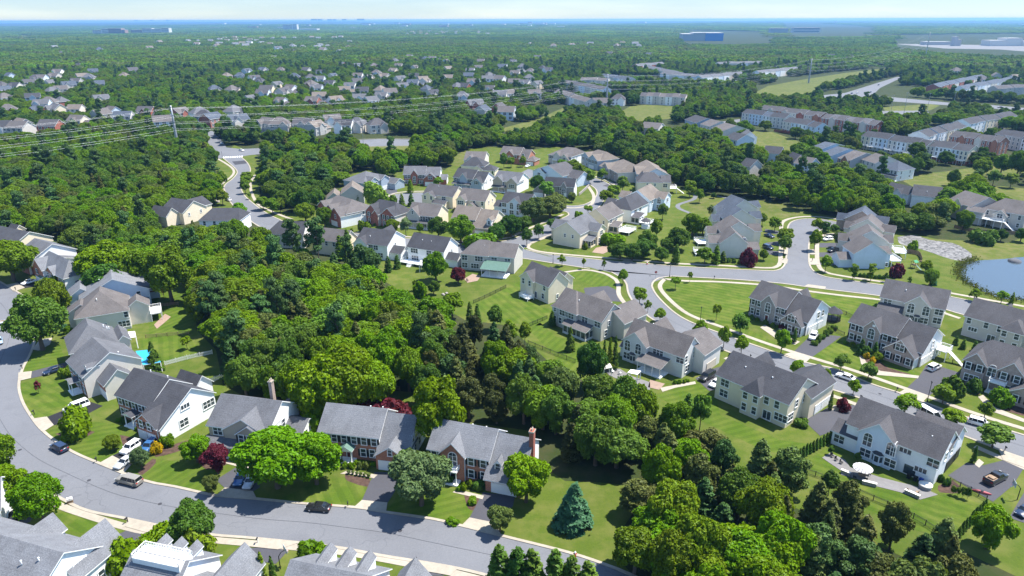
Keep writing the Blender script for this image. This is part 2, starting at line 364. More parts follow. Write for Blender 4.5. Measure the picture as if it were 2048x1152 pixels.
# ---- roads : traced kerb lines
KA_in = [(-60,536),(-25,552),(19,576),(54,601),(70,632),(72,664),(60,704),(43,738),(35,770),(41,801),(58,832),(84,864),(135,901),(197,929),(285,963),(350,976),(430,993),(512,1000),(612,1010),(707,1017),(772,1027),(862,1040),(922,1054),(1022,1079),(1137,1108),(1207,1131),(1262,1153),(1360,1200)]
KA_out = [(-130,552),(-90,580),(-50,615),(-30,650),(-38,690),(-60,740),(-68,800),(-48,868),(0,925),(60,962),(122,994),(175,1019),(257,1036),(347,1055),(427,1068),(512,1075),(662,1091),(762,1109),(837,1121),(917,1135),(990,1153),(1110,1190),(1180,1220)]
KB_far = [(1344,552),(1316,556),(1303,567),(1304,578),(1316,596),(1344,623),(1374,642),(1414,658),(1478,681),(1536,701),(1606,725),(1676,741),(1736,767),(1798,787),(1846,805),(1891,822),(1970,848),(2048,872),(2200,920)]
KB_near = [(1180,537),(1224,544),(1243,555),(1254,567),(1259,588),(1274,611),(1300,634),(1341,658),(1395,680),(1449,700),(1510,724),(1573,749),(1666,779),(1728,798),(1830,836),(1941,876),(2013,904),(2048,916),(2200,972)]
KC_n1 = [(1051,500),(1086,508),(1150,515),(1224,523),(1291,528),(1349,533),(1440,538),(1530,542),(1556,541),(1569,533),(1574,516),(1576,485),(1577,455),(1587,443),(1611,438),(1642,439),(1688,447),(1730,452)]
KC_n2 = [(1740,462),(1688,458),(1645,459),(1626,470),(1617,485),(1616,512),(1618,531),(1628,544),(1650,554),(1708,563),(1773,572),(1850,584),(1910,596),(2048,624),(2200,655)]
KC_s = [(1344,552),(1400,555),(1488,560),(1567,567),(1609,573),(1650,578),(1763,592),(1850,607),(1930,630),(2048,656),(2200,690)]
KE_n = [(552,437),(580,448),(650,461),(720,468),(820,478),(900,487),(950,489),(1000,484),(1030,477),(1069,460),(1099,448),(1128,436),(1139,429),(1132,423),(1110,421),(1080,415)]
KE_s = [(489,429),(510,447),(545,463),(620,478),(700,487),(800,498),(900,508),(960,510),(1040,516),(1100,525),(1180,537)]
KD_w = [(1060,398),(1120,410),(1150,412),(1173,408),(1188,399),(1195,389),(1193,379),(1182,370),(1174,366),(1160,358),(1140,350)]
KD_e = [(1051,500),(1047,496),(1056,489),(1100,472),(1150,450),(1188,424),(1208,398),(1216,383),(1222,374),(1216,368),(1203,361),(1188,356),(1172,349),(1150,341)]
K4_w = [(447,316),(464,330),(474,340),(475,347),(466,358),(453,368),(449,376),(452,384),(460,401),(472,415),(489,429)]
K4_e = [(480,313),(494,326),(500,340),(494,352),(484,364),(481,376),(487,390),(499,402),(521,419),(536,429),(552,437)]
def W_(px, st=2.5): return spline(gl(px), st)
def road(name, px, z=.03, mat=None): return sheet(name, None, z, mat or ASPH, world=px)
road('road', W_(KA_in)+W_(KA_out)[::-1])
road('road', W_(KB_far)+W_(KB_near)[::-1], .034)
road('road', W_(KC_n1)+W_(KC_n2)+W_(KC_s)[::-1]+W_(KB_near[:2]), .038)
road('road', W_(KE_n)+[G(1060,408)]+W_(KD_w)+W_(KD_e)[::-1]+W_(KE_s)[::-1], .042)
road('road', W_(K4_w)+W_(K4_e)[::-1], .046)
JX = [(411,262),(425,262),(445,283),(453,295),(480,298),(531,296),(600,289),(715,280),(760,278),(830,279),(900,276),(975,268),(1010,262),(1010,268),(975,277),(900,288),(827,291),(716,293),(600,303),(531,307),(495,311),(480,314),(447,317),(430,317),(422,300),(416,285),(406,268)]
road('road', gl([(1040,500),(1090,512),(1180,523),(1230,526),(1300,532),(1344,550),(1303,566),(1256,560),(1236,548),(1180,535),(1090,520),(1040,512)]), .0325)
road('road', gl(JX), .05)
for q in ([(1632,192),(1690,186),(1793,154),(1806,154),(1760,176),(1750,186),(1740,198),(1690,203),(1650,200)], [(1916,206),(1960,208),(2048,216),(2100,220),(2100,228),(2048,224),(1960,214),(1910,211)], [(1740,190),(1800,196),(1916,207),(1914,212),(1800,204),(1738,200)], [(968,97),(990,97),(996,104),(992,112),(984,112),(986,104)], [(1764,222),(1856,221),(1860,240),(1800,243),(1768,236)],
          [(1316,262),(1420,247),(1480,238),(1480,244),(1420,253),(1330,268)]):
    road('road', gl(q), .05)
sheet('road', [(464,323),(490,321),(494,327),(470,330)], .056, ASPHP)
# ring road of the small court behind
RC = [(774,400),(778,394),(792,389),(815,386.5),(848,385.5),(870,386),(870,408),(848,409),(815,409),(785,406)]
road('road', W_(RC+[RC[0]])[:-1])
sheet('road', [(1043,345),(1056,338),(1066,340),(1066,352),(1060,358),(1045,352)], .04, ASPH)
# dark seams where the asphalt lanes meet, and iron covers
def resample(P, n):
    L = [0.0]
    for i in range(1, len(P)): L.append(L[-1]+(P[i]-P[i-1]).length)
    out = []; j = 0
    for k in range(n):
        t = L[-1]*k/(n-1)
        while j < len(L)-2 and L[j+1] < t: j += 1
        out.append(P[j].lerp(P[j+1], (t-L[j])/max(1e-6, L[j+1]-L[j])))
    return out
for ka, kb in ((KA_in, KA_out), (KB_far[4:], KB_near[5:])):
    a, b = resample(W_(ka), 90), resample(W_(kb), 90); md = [p.lerp(q, .5) for p, q in zip(a, b)]; mb = MB(); ribbon(mb, md, .06, .058, .058); tag(mb.build('road_seam', ASPHP), kind='structure')
for x, y in ((178,961),(320,1008),(800,1062),(40,900),(1480,700),(1760,788),(1300,552),(1590,490)):
    p = G(x, y); mb = MB(); mb.face([(p.x+.38*math.cos(i*.5236), p.y+.38*math.sin(i*.5236), .062) for i in range(12)]); tag(mb.build('manhole_cover', ASPHP), kind='structure')
# zebra crossing
mb = MB()
for i in range(9):
    a, b = G(446+i*4.6, 316.5-.25*i), G(448.6+i*4.6, 316.3-.25*i); d = (G(446+i*4.6, 313.8-.25*i)-a); d.z = 0
    mb.face([(a.x,a.y,.062),(b.x,b.y,.062),(b.x+d.x,b.y+d.y,.062),(a.x+d.x,a.y+d.y,.062)])
tag(mb.build('crosswalk_marking', TRIM), kind='structure')
# ---- kerbs (a real step) and pavements
def kerb(px, side=0.25, w=.62, st=2.0, z=.14, seg=None):
    mb = MB(); ribbon(mb, W_(px, st), w, 0, z, 0, side); return tag(mb.build('kerb', CONC), kind='structure')
for q, s in ((KA_in, .3), (KA_out, -.3), (KB_far, .3), (KB_near[1:], -.3), (KC_n1, .3), (KC_n2, .3), (KC_s, -.3), (KE_n, .3), (KE_s, -.3), (KD_w, .3), (KD_e[1:], -.3), (K4_w, -.3), (K4_e, .3)): kerb(q, s)
kerb(RC[:6], .3)
for q in ([(722,294),(827,292)], [(531,295),(600,288),(715,279),(830,277.5)]): kerb(q, 0, .8)
def walk(px, w=1.5, st=2.0):
    mb = MB(); ribbon(mb, W_(px, st), w, 0, .085); return tag(mb.build('sidewalk', CONC), kind='structure')
walk([(20,958),(60,985),(120,1012),(190,1036),(250,1054),(300,1065),(360,1073),(422,1080),(512,1088),(667,1102),(750,1115),(829,1130),(909,1147),(1000,1170)], 1.55)
walk([(1316,545.5),(1330,558),(1322,566),(1320,575),(1330,590),(1358,616),(1386,633),(1440,653),(1536,688),(1624,716),(1700,739),(1790,770),(1890,806),(1970,834),(2048,858),(2200,905)][1:], 1.5)
walk([(1330,558),(1370,562),(1440,564),(1536,571),(1620,583),(1700,593),(1762,600),(1850,615),(1920,637)], 1.5)
walk([(1060,488),(1056,495),(1078,503),(1130,509),(1224,517),(1290,522),(1349,527),(1440,531),(1530,536),(1552,534),(1560,526),(1561,510),(1563,480),(1563,450),(1572,440),(1600,434),(1642,434),(1690,441)], 1.6)
walk([(1690,466),(1650,470),(1636,480),(1634,500),(1636,528),(1650,544),(1690,553),(1760,563),(1850,577),(1910,588),(2048,613)], 1.6)
walk([(1106,548),(1180,541),(1214,549),(1231,559),(1237,572),(1238,590),(1254,612),(1280,636),(1320,662)][2:], 1.5)
walk([(1120,546),(1170,540),(1205,546),(1214,549)], 1.4)
walk([(1450,716),(1530,745),(1600,770),(1660,790),(1720,812),(1800,842)], 1.5); walk([(1950,893),(2000,915),(2048,936),(2150,985)], 1.5)
walk([(436,318),(450,326),(464,336),(468,345),(462,354),(455,359),(446,366),(436,376),(433,392),(437,405)], 1.5)
walk([(510,350),(503,362),(501,375),(506,392),(518,410),(548,425),(584,439)], 1.5)
walk([(1100,412),(1125,414.5),(1150,416),(1178,411),(1186,403),(1187,390),(1178,375),(1174,369)][::-1], 1.7)
walk([(1190,353),(1206,358),(1226,368),(1222,376)], 1.8); walk([(1024,474),(1060,456),(1096,442),(1126,429)], 1.5); walk([(715,464),(820,474),(900,482),(950,484),(994,479),(1024,474)], 1.5)
walk([(1062,487),(1090,474),(1104,470)], 1.4); walk([(774,393),(790,386.5),(815,383.5),(850,382.5)], 1.6)
# winding park path and mown strip
mb = MB(); ribbon(mb, W_([(1392,388),(1388,398),(1372,404),(1356,410),(1358,417),(1372,423),(1384,428)]), 2.2, 0, .05); tag(mb.build('path', ASPH), kind='structure')
mb = MB(); ribbon(mb, W_([(1430,391),(1455,396),(1490,394)]), 2, 0, .05); tag(mb.build('path', ASPH), kind='structure')
# ---- driveways and aprons
def drive(px, mat=None, z=.055): return sheet('driveway', px, z, mat or DRIVE)
def apron(px): return sheet('driveway_apron', px, .15, CONC)
for q in ([(966,985),(1030,992),(1026,1012),(992,1047),(939,1036)], [(750,944),(808,946),(800,968),(775,1006),(724,1001),(738,968)], [(64,743),(120,728),(140,723),(142,736),(125,743),(62,757)],
          [(1587,704),(1612,680),(1636,668),(1683,673),(1622,716)], [(1813,777),(1838,753),(1852,731),(1886,735),(1920,746),(1858,792)], [(1608,842),(1656,815),(1711,810),(1736,822),(1696,851),(1640,872)],
          [(1391,757),(1424,738),(1452,730),(1470,745),(1440,778),(1418,782)], [(1896,951),(1933,926),(1966,931),(2006,921),(2048,936),(2026,971),(1986,1004),(1940,978)], [(2018,1036),(2048,985),(2120,990),(2120,1040),(2060,1050)],
          [(222,1075),(252,1062),(300,1068),(290,1095),(236,1110)], [(500,1096),(560,1096),(574,1104),(552,1128),(500,1120)], [(8,1046),(50,1012),(76,1022),(60,1044),(30,1056)], [(432,960),(470,936),(512,948),(520,975),(505,984),(450,977)],
          [(770,376),(792,374),(795,385),(775,390)], [(1562,492),(1540,490),(1530,486),(1562,482)], [(1562,470),(1530,465),(1530,458),(1563,463)], [(1560,512),(1530,508),(1530,500),(1560,503)], [(1640,486),(1680,486),(1680,495),(1638,495)], [(1636,505),(1690,505),(1690,514),(1636,514)], [(1636,520),(1690,524),(1690,532),(1640,530)],
          [(1205,372),(1225,376),(1250,364),(1240,358)], [(1176,330),(1190,322),(1225,340),(1210,352)], [(1168,576),(1216,572),(1242,585),(1244,604),(1190,600),(1170,588)], [(830,1140),(860,1142),(890,1152),(840,1152)]): drive(q)
for q in ([(95,834),(125,822),(178,803),(206,812),(160,836),(108,851)], [(225,912),(287,878),(322,890),(290,905),(262,931)], [(118,640),(135,612),(160,604),(165,622),(132,634)], [(30,563),(70,562),(76,572),(48,577)]): drive(q, DRIVEK)
for q in ([(922,1053),(939,1036),(992,1047),(1003,1073)], [(707,1016),(724,1001),(775,1006),(772,1026)], [(432,992),(450,976),(506,983),(514,999)], [(197,928),(225,912),(262,931),(246,950)], [(66,838),(94,834),(108,851),(86,865)], [(37,746),(64,743),(62,757),(36,763)],
          [(1568,709),(1588,704),(1622,716),(1610,727)], [(1796,787),(1813,777),(1858,792),(1845,805)], [(257,1036),(250,1054),(300,1068),(347,1056)], [(522,1076),(500,1094),(556,1100),(600,1086)], [(846,1123),(832,1140),(900,1152),(918,1136)], [(1996,899),(2006,921),(2048,936),(2048,917)],
          [(1243,524),(1250,520),(1262,520),(1268,527)], [(1609,573),(1616,569),(1652,574),(1650,578)], [(1576,519),(1562,516),(1562,526),(1574,528)], [(1576,500),(1562,499),(1562,508),(1575,509)], [(1617,499),(1634,499),(1634,510),(1617,509)], [(1617,517),(1636,518),(1638,530),(1619,530)], [(13,570),(35,566),(50,576),(28,584)], [(64,700),(80,680),(105,676),(100,690),(78,702)]): apron(q)
for q in ([(680,948),(696,941),(755,950),(748,957),(700,949)], [(905,985),(914,979),(968,992),(965,999)], [(430,920),(460,922),(500,935),(498,940),(455,928)], [(1718,710),(1724,708),(1732,724),(1760,742),(1838,752),(1836,757),(1752,750),(1722,728)], [(1956,794),(1966,790),(1990,815),(2048,838),(2048,845),(1980,822)],
          [(1520,655),(1530,650),(1560,668),(1600,684),(1590,690),(1550,676)], [(1320,776),(1390,763),(1392,768),(1350,776),(1325,784)], [(1660,820),(1668,810),(1690,816),(1682,823)], [(1948,928),(1958,918),(1968,926),(1958,936)], [(820,364),(862,364),(862,367),(820,367)]):
    sheet('front_path', q, .075, CONC)
for q in ([(1644,916),(1660,906),(1690,920),(1700,935),(1760,955),(1850,978),(1876,990),(1840,1000),(1800,985),(1748,972),(1725,962),(1682,950),(1682,942)], [(1205,738),(1240,738),(1262,752),(1300,765),(1300,782),(1262,770),(1220,752)]): sheet('patio', q, .09, PATIO)
for q in ([(1184,505),(1192,496),(1226,488),(1232,497),(1206,508)], [(308,650),(330,628),(342,634),(330,645),(314,658)], [(928,558),(945,548),(962,552),(955,562),(935,566)], [(1300,760),(1330,768),(1318,780),(1296,775)]): sheet('patio', q, .09, PAVER)
for q in ([(240,870),(300,885),(268,905),(250,900)], [(306,905),(330,895),(385,878),(392,888),(350,905),(312,914)], [(690,950),(738,958),(740,975),(695,962)], [(928,990),(958,994),(950,1020),(936,1016)], [(1722,722),(1745,712),(1775,735),(1820,748),(1810,752),(1740,742)], [(1905,755),(1945,775),(1960,790),(1915,778)], [(1980,790),(2048,810),(2048,832),(1990,812)], [(1660,838),(1690,820),(1710,826),(1680,848)], [(110,868),(150,860),(190,864),(150,880)],
          [(1876,972),(1905,960),(1925,985),(1880,985)], [(400,925),(440,905),(462,925),(415,940)], [(275,945),(305,918),(312,926),(285,950)]): sheet('flower_bed', q, .03, MULCH, True)
# ---- pond, rock apron, reedy bank
t = NT('pond_water'); nz = t.noise(t.pos((.5, .5, .5)), .6, 3)
WATER = t.bsdf((.050, .068, .085), .14, 0, nz, .4, .4)
sheet('water', [(1918,545),(1924,528),(1950,522),(2010,518),(2070,514),(2300,520),(2300,640),(2090,606),(2040,600),(2000,596),(1960,580),(1930,562)], .05, WATER, True)
t = NT('riprap'); vo = t.n('TexVoronoi'); vo.inputs['Scale'].default_value = 1.1; t.l(t.pos(), vo.inputs['Vector'])
RIP = t.bsdf(t.ramp(vo.outputs['Color'], [(.1, (.055, .055, .055)), (.9, (.22, .215, .21))]), .9, 0, vo.outputs['Distance'], 1.0)
RIPQ = [(1795,474),(1830,470),(1860,480),(1905,486),(1930,498),(1945,512),(1930,522),(1900,518),(1862,505),(1830,495),(1800,488)]
sheet('gravel', RIPQ, .03, RIP, True)
# ------------------------------------------------------------------ house kit
def S(u0, u1, v0, v1, h, rise, hf=None, rv=None, z0=0):      # ridge along the front
    return dict(t='s', u0=u0, u1=u1, v0=v0, v1=v1, hf=h if hf is None else hf, hb=h, rz=h+rise, r=(v0+v1)/2 if rv is None else rv, z0=z0)
def Q(u0, u1, v0, v1, h, rise, z0=0, ru=None):               # gable facing front
    return dict(t='f', u0=u0, u1=u1, v0=v0, v1=v1, hf=h, hb=h, rz=h+rise, r=(u0+u1)/2 if ru is None else ru, z0=z0)
def Hp(u0, u1, v0, v1, h, rise, z0=0, ax='u', a=1.0, b=1.0): # hip; a, b: how far each end is hipped (0 = gable)
    return dict(t='h', u0=u0, u1=u1, v0=v0, v1=v1, hf=h, hb=h, rz=h+rise, z0=z0, ax=ax, a=a, b=b)
def roof_slab(mb, pts, th=.2):
    """one roof plane: shingled top, white edge and underside"""
    mb.face(pts, 0)
    lo = [(p[0], p[1], p[2]-th) for p in pts]; n = len(pts)
    mb.face(lo[::-1], 1)
    for i in range(n):
        j = (i+1) % n; mb.face([lo[i], lo[j], pts[j], pts[i]], 1)
def block_geo(b, wall, roofm, front=None, oh=.38, eps=0.0):
    u0, u1, v0, v1 = b['u0']+eps, b['u1']-eps, b['v0']+eps, b['v1']-eps
    z0, hf, hb, rz = b['z0'], b['hf'], b['hb'], b['rz']; F = front if front is not None else wall
    fm = 0
    if b['t'] == 's':
        r = b['r']
        F.face([(u0,v0,z0),(u1,v0,z0),(u1,v0,hf),(u0,v0,hf)], fm)
        wall.face([(u1,v1,z0),(u0,v1,z0),(u0,v1,hb),(u1,v1,hb)], 0)
        wall.face([(u1,v0,z0),(u1,v1,z0),(u1,v1,hb),(u1,r,rz),(u1,v0,hf)], 0)
        wall.face([(u0,v1,z0),(u0,v0,z0),(u0,v0,hf),(u0,r,rz),(u0,v1,hb)], 0)
        sf = (rz-hf)/(r-v0); sb = (rz-hb)/(v1-r); e = .06
        roof_slab(roofm, [(u0-oh,v0-oh,hf-oh*sf+.2),(u1+oh,v0-oh,hf-oh*sf+.2),(u1+oh,r,rz+.2),(u0-oh,r,rz+.2)])
        roof_slab(roofm, [(u0-oh,r,rz+.2),(u1+oh,r,rz+.2),(u1+oh,v1+oh,hb-oh*sb+.2),(u0-oh,v1+oh,hb-oh*sb+.2)])
    elif b['t'] == 'f':
        r = b['r']; h = hf
        F.face([(u0,v0,z0),(u1,v0,z0),(u1,v0,h),(r,v0,rz),(u0,v0,h)], fm)
        wall.face([(u1,v1,z0),(u0,v1,z0),(u0,v1,h),(r,v1,rz),(u1,v1,h)], 0)
        wall.face([(u1,v0,z0),(u1,v1,z0),(u1,v1,h),(u1,v0,h)], 0)
        wall.face([(u0,v1,z0),(u0,v0,z0),(u0,v0,h),(u0,v1,h)], 0)
        sl = (rz-h)/(r-u0); sr = (rz-h)/(u1-r)
        roof_slab(roofm, [(u0-oh,v1+oh,h-oh*sl+.2),(u0-oh,v0-oh,h-oh*sl+.2),(r,v0-oh,rz+.2),(r,v1+oh,rz+.2)])
        roof_slab(roofm, [(r,v1+oh,rz+.2),(r,v0-oh,rz+.2),(u1+oh,v0-oh,h-oh*sr+.2),(u1+oh,v1+oh,h-oh*sr+.2)])
    else:
        h = hf; ax = b['ax']; T = (lambda x, y, z: (x, y, z)) if ax == 'u' else (lambda x, y, z: (y, x, z))
        a0, a1, c0, c1 = (u0, u1, v0, v1) if ax == 'u' else (v0, v1, u0, u1)
        rot = (lambda L: L) if ax == 'u' else (lambda L: L[::-1])
        F.face([(u0,v0,z0),(u1,v0,z0),(u1,v0,h),(u0,v0,h)], fm)
        wall.face([(u1,v1,z0),(u0,v1,z0),(u0,v1,h),(u1,v1,h)], 0)
        wall.face([(u1,v0,z0),(u1,v1,z0),(u1,v1,h),(u1,v0,h)], 0)
        wall.face([(u0,v1,z0),(u0,v0,z0),(u0,v0,h),(u0,v1,h)], 0)
        m = (c0+c1)/2; hw = (c1-c0)/2; ra = a0+hw*b['a']; rb = a1-hw*b['b']
        if rb < ra: ra = rb = (ra+rb)/2
        if b['a'] == 0:
            ra = a0-oh; wall.face(rot([T(a0,c1,h),T(a0,c0,h),T(a0,m,rz)]), 0)
        if b['b'] == 0:
            rb = a1+oh; wall.face(rot([T(a1,c0,h),T(a1,c1,h),T(a1,m,rz)]), 0)
        z = h+.2-oh*(rz-h)/hw; A0, A1, C0, C1 = a0-oh, a1+oh, c0-oh, c1+oh
        roof_slab(roofm, rot([T(A0,C0,z),T(A1,C0,z),T(rb,m,rz+.2),T(ra,m,rz+.2)]))
        roof_slab(roofm, rot([T(A1,C1,z),T(A0,C1,z),T(ra,m,rz+.2),T(rb,m,rz+.2)]))
        if b['b'] != 0: roof_slab(roofm, rot([T(A1,C0,z),T(A1,C1,z),T(rb,m,rz+.2)]))
        if b['a'] != 0: roof_slab(roofm, rot([T(A0,C1,z),T(A0,C0,z),T(ra,m,rz+.2)]))
# ---- windows: a mesh per kind, origin at the bottom middle, looking to -y
WK = {'d': (1.1, 1.75, 1, 1), 'D': (2.1, 1.75, 2, 1), 'T': (3.0, 1.75, 3, 1), 's': (.8, 1.3, 1, 1), 't': (2.2, 1.05, 3, 0), 'a': (1.7, 2.1, 2, 1), 'g': (1.9, 2.1, 2, 0), 'p': (1.7, 1.5, 2, 1), 'V': (1.5, 3.2, 2, 2)}
def win_mesh(k, split):
    w, h, nv, nh = WK[k]; fr = MB(); pn = MB(); t = .15; d = .08
    arch = k in 'aV'
    def bar(x0, x1, z0, z1, dd=d): fr.box(x0, x1, -dd, .01, z0, z1, 0)
    bar(-w/2-t, -w/2, -t, h); bar(w/2, w/2+t, -t, h); bar(-w/2-t-.05, w/2+t+.05, -t-.06, -t+.04, d+.05)
    if not arch: bar(-w/2-t, w/2+t, h, h+t)
    for i in range(1, nv): x = -w/2+w*i/nv; bar(x-.06, x+.06, 0, h, d-.01)
    for i in range(1, nh+1): z = h*i/(nh+1); bar(-w/2, w/2, z-.045, z+.045, d-.02)
    pn.face([(-w/2,-.03,0),(w/2,-.03,0),(w/2,-.03,h),(-w/2,-.03,h)], 0)
    if arch:
        N = 10; r = w/2; ro = r+t
        pts = [(r*math.cos(math.pi*i/N), h+r*math.sin(math.pi*i/N)) for i in range(N+1)]; po = [(ro*math.cos(math.pi*i/N), h+ro*math.sin(math.pi*i/N)) for i in range(N+1)]
        pn.face([(x,-.03,z) for x, z in pts], 0)
        for i in range(N):
            a, b, c, e = pts[i], pts[i+1], po[i+1], po[i]
            fr.face([(a[0],-d,a[1]),(e[0],-d,e[1]),(c[0],-d,c[1]),(b[0],-d,b[1])]); fr.face([(e[0],-d,e[1]),(e[0],0,e[1]),(c[0],0,c[1]),(c[0],-d,c[1])])
        bar(-.03, .03, h, h+r, d-.02); bar(-w/2, w/2, h-.04, h+.04, d-.02)
    return fr, pn
WMF, WMP, WMJ = {}, {}, {}
for k in WK:
    fr, pn = win_mesh(k, True); WMF[k] = fr.mesh('window_'+'frame', TRIM); WMP[k] = pn.mesh('window_pane', GLASS)
    fr.v = fr.v; n = len(fr.v)
    for f, m_, s_ in zip(pn.f, pn.m, pn.sm): fr.f.append(tuple(n+i for i in f)); fr.m.append(1); fr.sm.append(False)
    fr.v += pn.v; WMJ[k] = fr.mesh('window', [TRIM, GLASS])
sm = MB(); sm.box(-.22, .22, -.06, .01, -.02, 1.62)
for i in range(6): sm.box(-.18, .18, -.075, -.06, .1+i*.25, .22+i*.25)
SHM = sm.mesh('shutter', SHUT)
fm = MB(); fm.box(-.14, .14, -.05, .01, .0, .5); 
def window(par, M, kind, near, shut=None):
    me = WMF[kind] if near else WMJ[kind]
    o = put('window', me, par); o.matrix_local = M
    if near: put('pane', WMP[kind], o)
    if shut:
        w = WK[kind][0]
        for s in (-1, 1):
            q = put('shutter', SHM, par); q.matrix_local = M @ Matrix.Translation((s*(w/2+.40), 0, 0))
    return o
def face_M(b, face, p, z, off=.02):
    if face == 'F': return Matrix.Translation((b['u0']+p, b['v0']-off, z))
    if face == 'B': return Matrix.Translation((b['u0']+p, b['v1']+off, z)) @ Matrix.Rotation(math.pi, 4, 'Z')
    if face == 'R': return Matrix.Translation((b['u1']+off, b['v0']+p, z)) @ Matrix.Rotation(math.pi/2, 4, 'Z')
    return Matrix.Translation((b['u0']-off, b['v0']+p, z)) @ Matrix.Rotation(-math.pi/2, 4, 'Z')
GAR = {}
def garage_mesh(w, h, mat):
    key = (round(w, 1), round(h, 1), mat.name)
    if key not in GAR:
        m = MB(); m.box(-w/2, w/2, -.05, .01, 0, h)
        for i in range(4):
            m.box(-w/2+.05, w/2-.05, -.075, -.05, h*i/4+.05, h*(i+1)/4-.03)
        m.box(-w/2-.14, -w/2, -.09, .01, 0, h+.14); m.box(w/2, w/2+.14, -.09, .01, 0, h+.14); m.box(-w/2, w/2, -.09, .01, h, h+.14)
        GAR[key] = m.mesh('garage_door', mat)
    return GAR[key]
dm = MB(); dm.box(-.5, .5, -.05, .01, 0, 2.1)
for x in (-.24, .24):
    for z in (.2, 1.1): dm.box(x-.16, x+.16, -.07, -.05, z, z+.75)
DOORM = {k: None for k in 'rdw'}
for k, mm in (('r', DOORR), ('d', SHUT), ('w', TRIM)):
    d2 = MB(); d2.v = list(dm.v); d2.f = list(dm.f); d2.m = list(dm.m); d2.sm = list(dm.sm)
    n = len(d2.f); d2.box(-.66, -.5, -.08, .01, 0, 2.2, 1); d2.box(.5, .66, -.08, .01, 0, 2.2, 1); d2.box(-.66, .66, -.08, .01, 2.1, 2.32, 1)
    DOORM[k] = d2.mesh('door', [mm, TRIM])
NH = 0
FOOT = []          # footprints (centre, radius) keep trees off
HOUSES = []
def house(label, A, B, h, depth, blocks, wall, roof, wins=(), ext=(), front=None, near=False, C=None, W=None, z=0.0, group=None, name='house', cat='house', roofs=None, walls=None):
    """A, B: photo pixels of the two ends of the camera-side eave at height h (or B, C of the right-hand wall with the front W long)"""
    if A is not None and B is not None:
        a, b = (A, B) if isinstance(A, Vector) else (G(A[0], A[1], h+z), G(B[0], B[1], h+z))
        d = Vector((b.x-a.x, b.y-a.y, 0)); W0 = d.length; d.normalize()
    else:
        b = G(B[0], B[1], h+z); c = G(C[0], C[1], h+z); e = Vector((c.x-b.x, c.y-b.y, 0)); depth = e.length if depth is None else depth; e.normalize()
        d = Vector((e.y, -e.x, 0)); W0 = W; a = b-d*W0
    if C is not None and B is not None and depth is None:
        c = G(C[0], C[1], h+z); depth = max(5, abs((c-b).dot(Vector((-d.y, d.x, 0)))))
    rz = math.atan2(d.y, d.x)
    root = empty(name, (a.x, a.y, z), rz, label, cat, group)
    D = depth; bl = blocks(W0, D) if callable(blocks) else blocks
    us = [q['u0'] for q in bl]+[q['u1'] for q in bl]; vs = [q['v0'] for q in bl]+[q['v1'] for q in bl]
    cx, cy = (min(us)+max(us))/2, (min(vs)+max(vs))/2; nrm = Vector((-d.y, d.x, 0)); ctr = Vector((a.x, a.y, 0))+d*cx+nrm*cy
    FOOT.append((ctr, d, nrm, (max(us)-min(us))/2, (max(vs)-min(vs))/2)); HOUSES.append((root, W0, D, label))
    wm = {}; rm = {}
    for i, q in enumerate(bl):
        wk = (walls[i] if walls else wall); rk = (roofs[i] if roofs else roof); fk = q.get('fr', front)
        w_ = wm.setdefault(wk, MB()); r_ = rm.setdefault(rk, MB()); f_ = wm.setdefault(fk, MB()) if fk else w_
        block_geo(q, w_, r_, f_, eps=.012*i)
    for k, m in wm.items(): m.build('wall', WALL[k], root)
    for k, m in rm.items(): m.build('roof', [ROOF[k], TRIM], root)
    for spec in wins:
        bi, face, kind, zz, pos = spec[:5]; sh = len(spec) > 5 and spec[5]
        q = bl[bi]; L = (q['u1']-q['u0']) if face in 'FB' else (q['v1']-q['v0'])
        if isinstance(pos, int): pos = [L*(i+.5)/pos for i in range(pos)]
        elif isinstance(pos, tuple): n_, p0, p1 = pos; pos = [lerp(p0, p1, i/max(1, n_-1)) for i in range(n_)]
        for p in pos:
            if -1.5 < p < 0: p = L*-p
            window(root, face_M(q, face, p, zz+q['z0']), kind, near, sh)
    for e in ext: EXT[e[0]](root, bl, W0, D, *e[1:])
    return root
# ---- extras
def x_garage(root, bl, W, D, bi, face, p, w=4.9, h=2.2, mat=None):
    o = put('garage_door', garage_mesh(w, h, mat or GARW), root); o.matrix_local = face_M(bl[bi], face, p, 0.02)
def x_door(root, bl, W, D, bi, face, p, k='d', z=.35):
    o = put('door', DOORM[k], root); o.matrix_local = face_M(bl[bi], face, p, z)
def x_chimney(root, bl, W, D, u, v, top, mat='ob', w=.9, d=1.3):
    m = MB(); m.box(u-w/2, u+w/2, v-d/2, v+d/2, 0, top); c = MB(); c.box(u-w/2-.1, u+w/2+.1, v-d/2-.1, v+d/2+.1, top-.35, top-.05); c.lathe([(.16, 0), (.14, .5)], 8, 0, (u, v-.25, top)); c.lathe([(.16, 0), (.14, .5)], 8, 0, (u, v+.25, top))
    o = m.build('chimney', WALL[mat], root); c.build('cap', CONC, o)
def x_vent(root, bl, W, D, *pts):
    for (u, v, z) in pts:
        m = MB(); m.tube((u, v, z-.4), (u, v, z+.55), .09, .09, 8); m.lathe([(.16, .5), (.18, .56), (.05, .66)], 8, 0, (u, v, z)); m.build('vent_pipe', TRIM, root)
def x_box(root, bl, W, D, name, mat, u0, u1, v0, v1, z0, z1):
    m = MB(); m.box(u0, u1, v0, v1, z0, z1); m.build(name, mat, root)
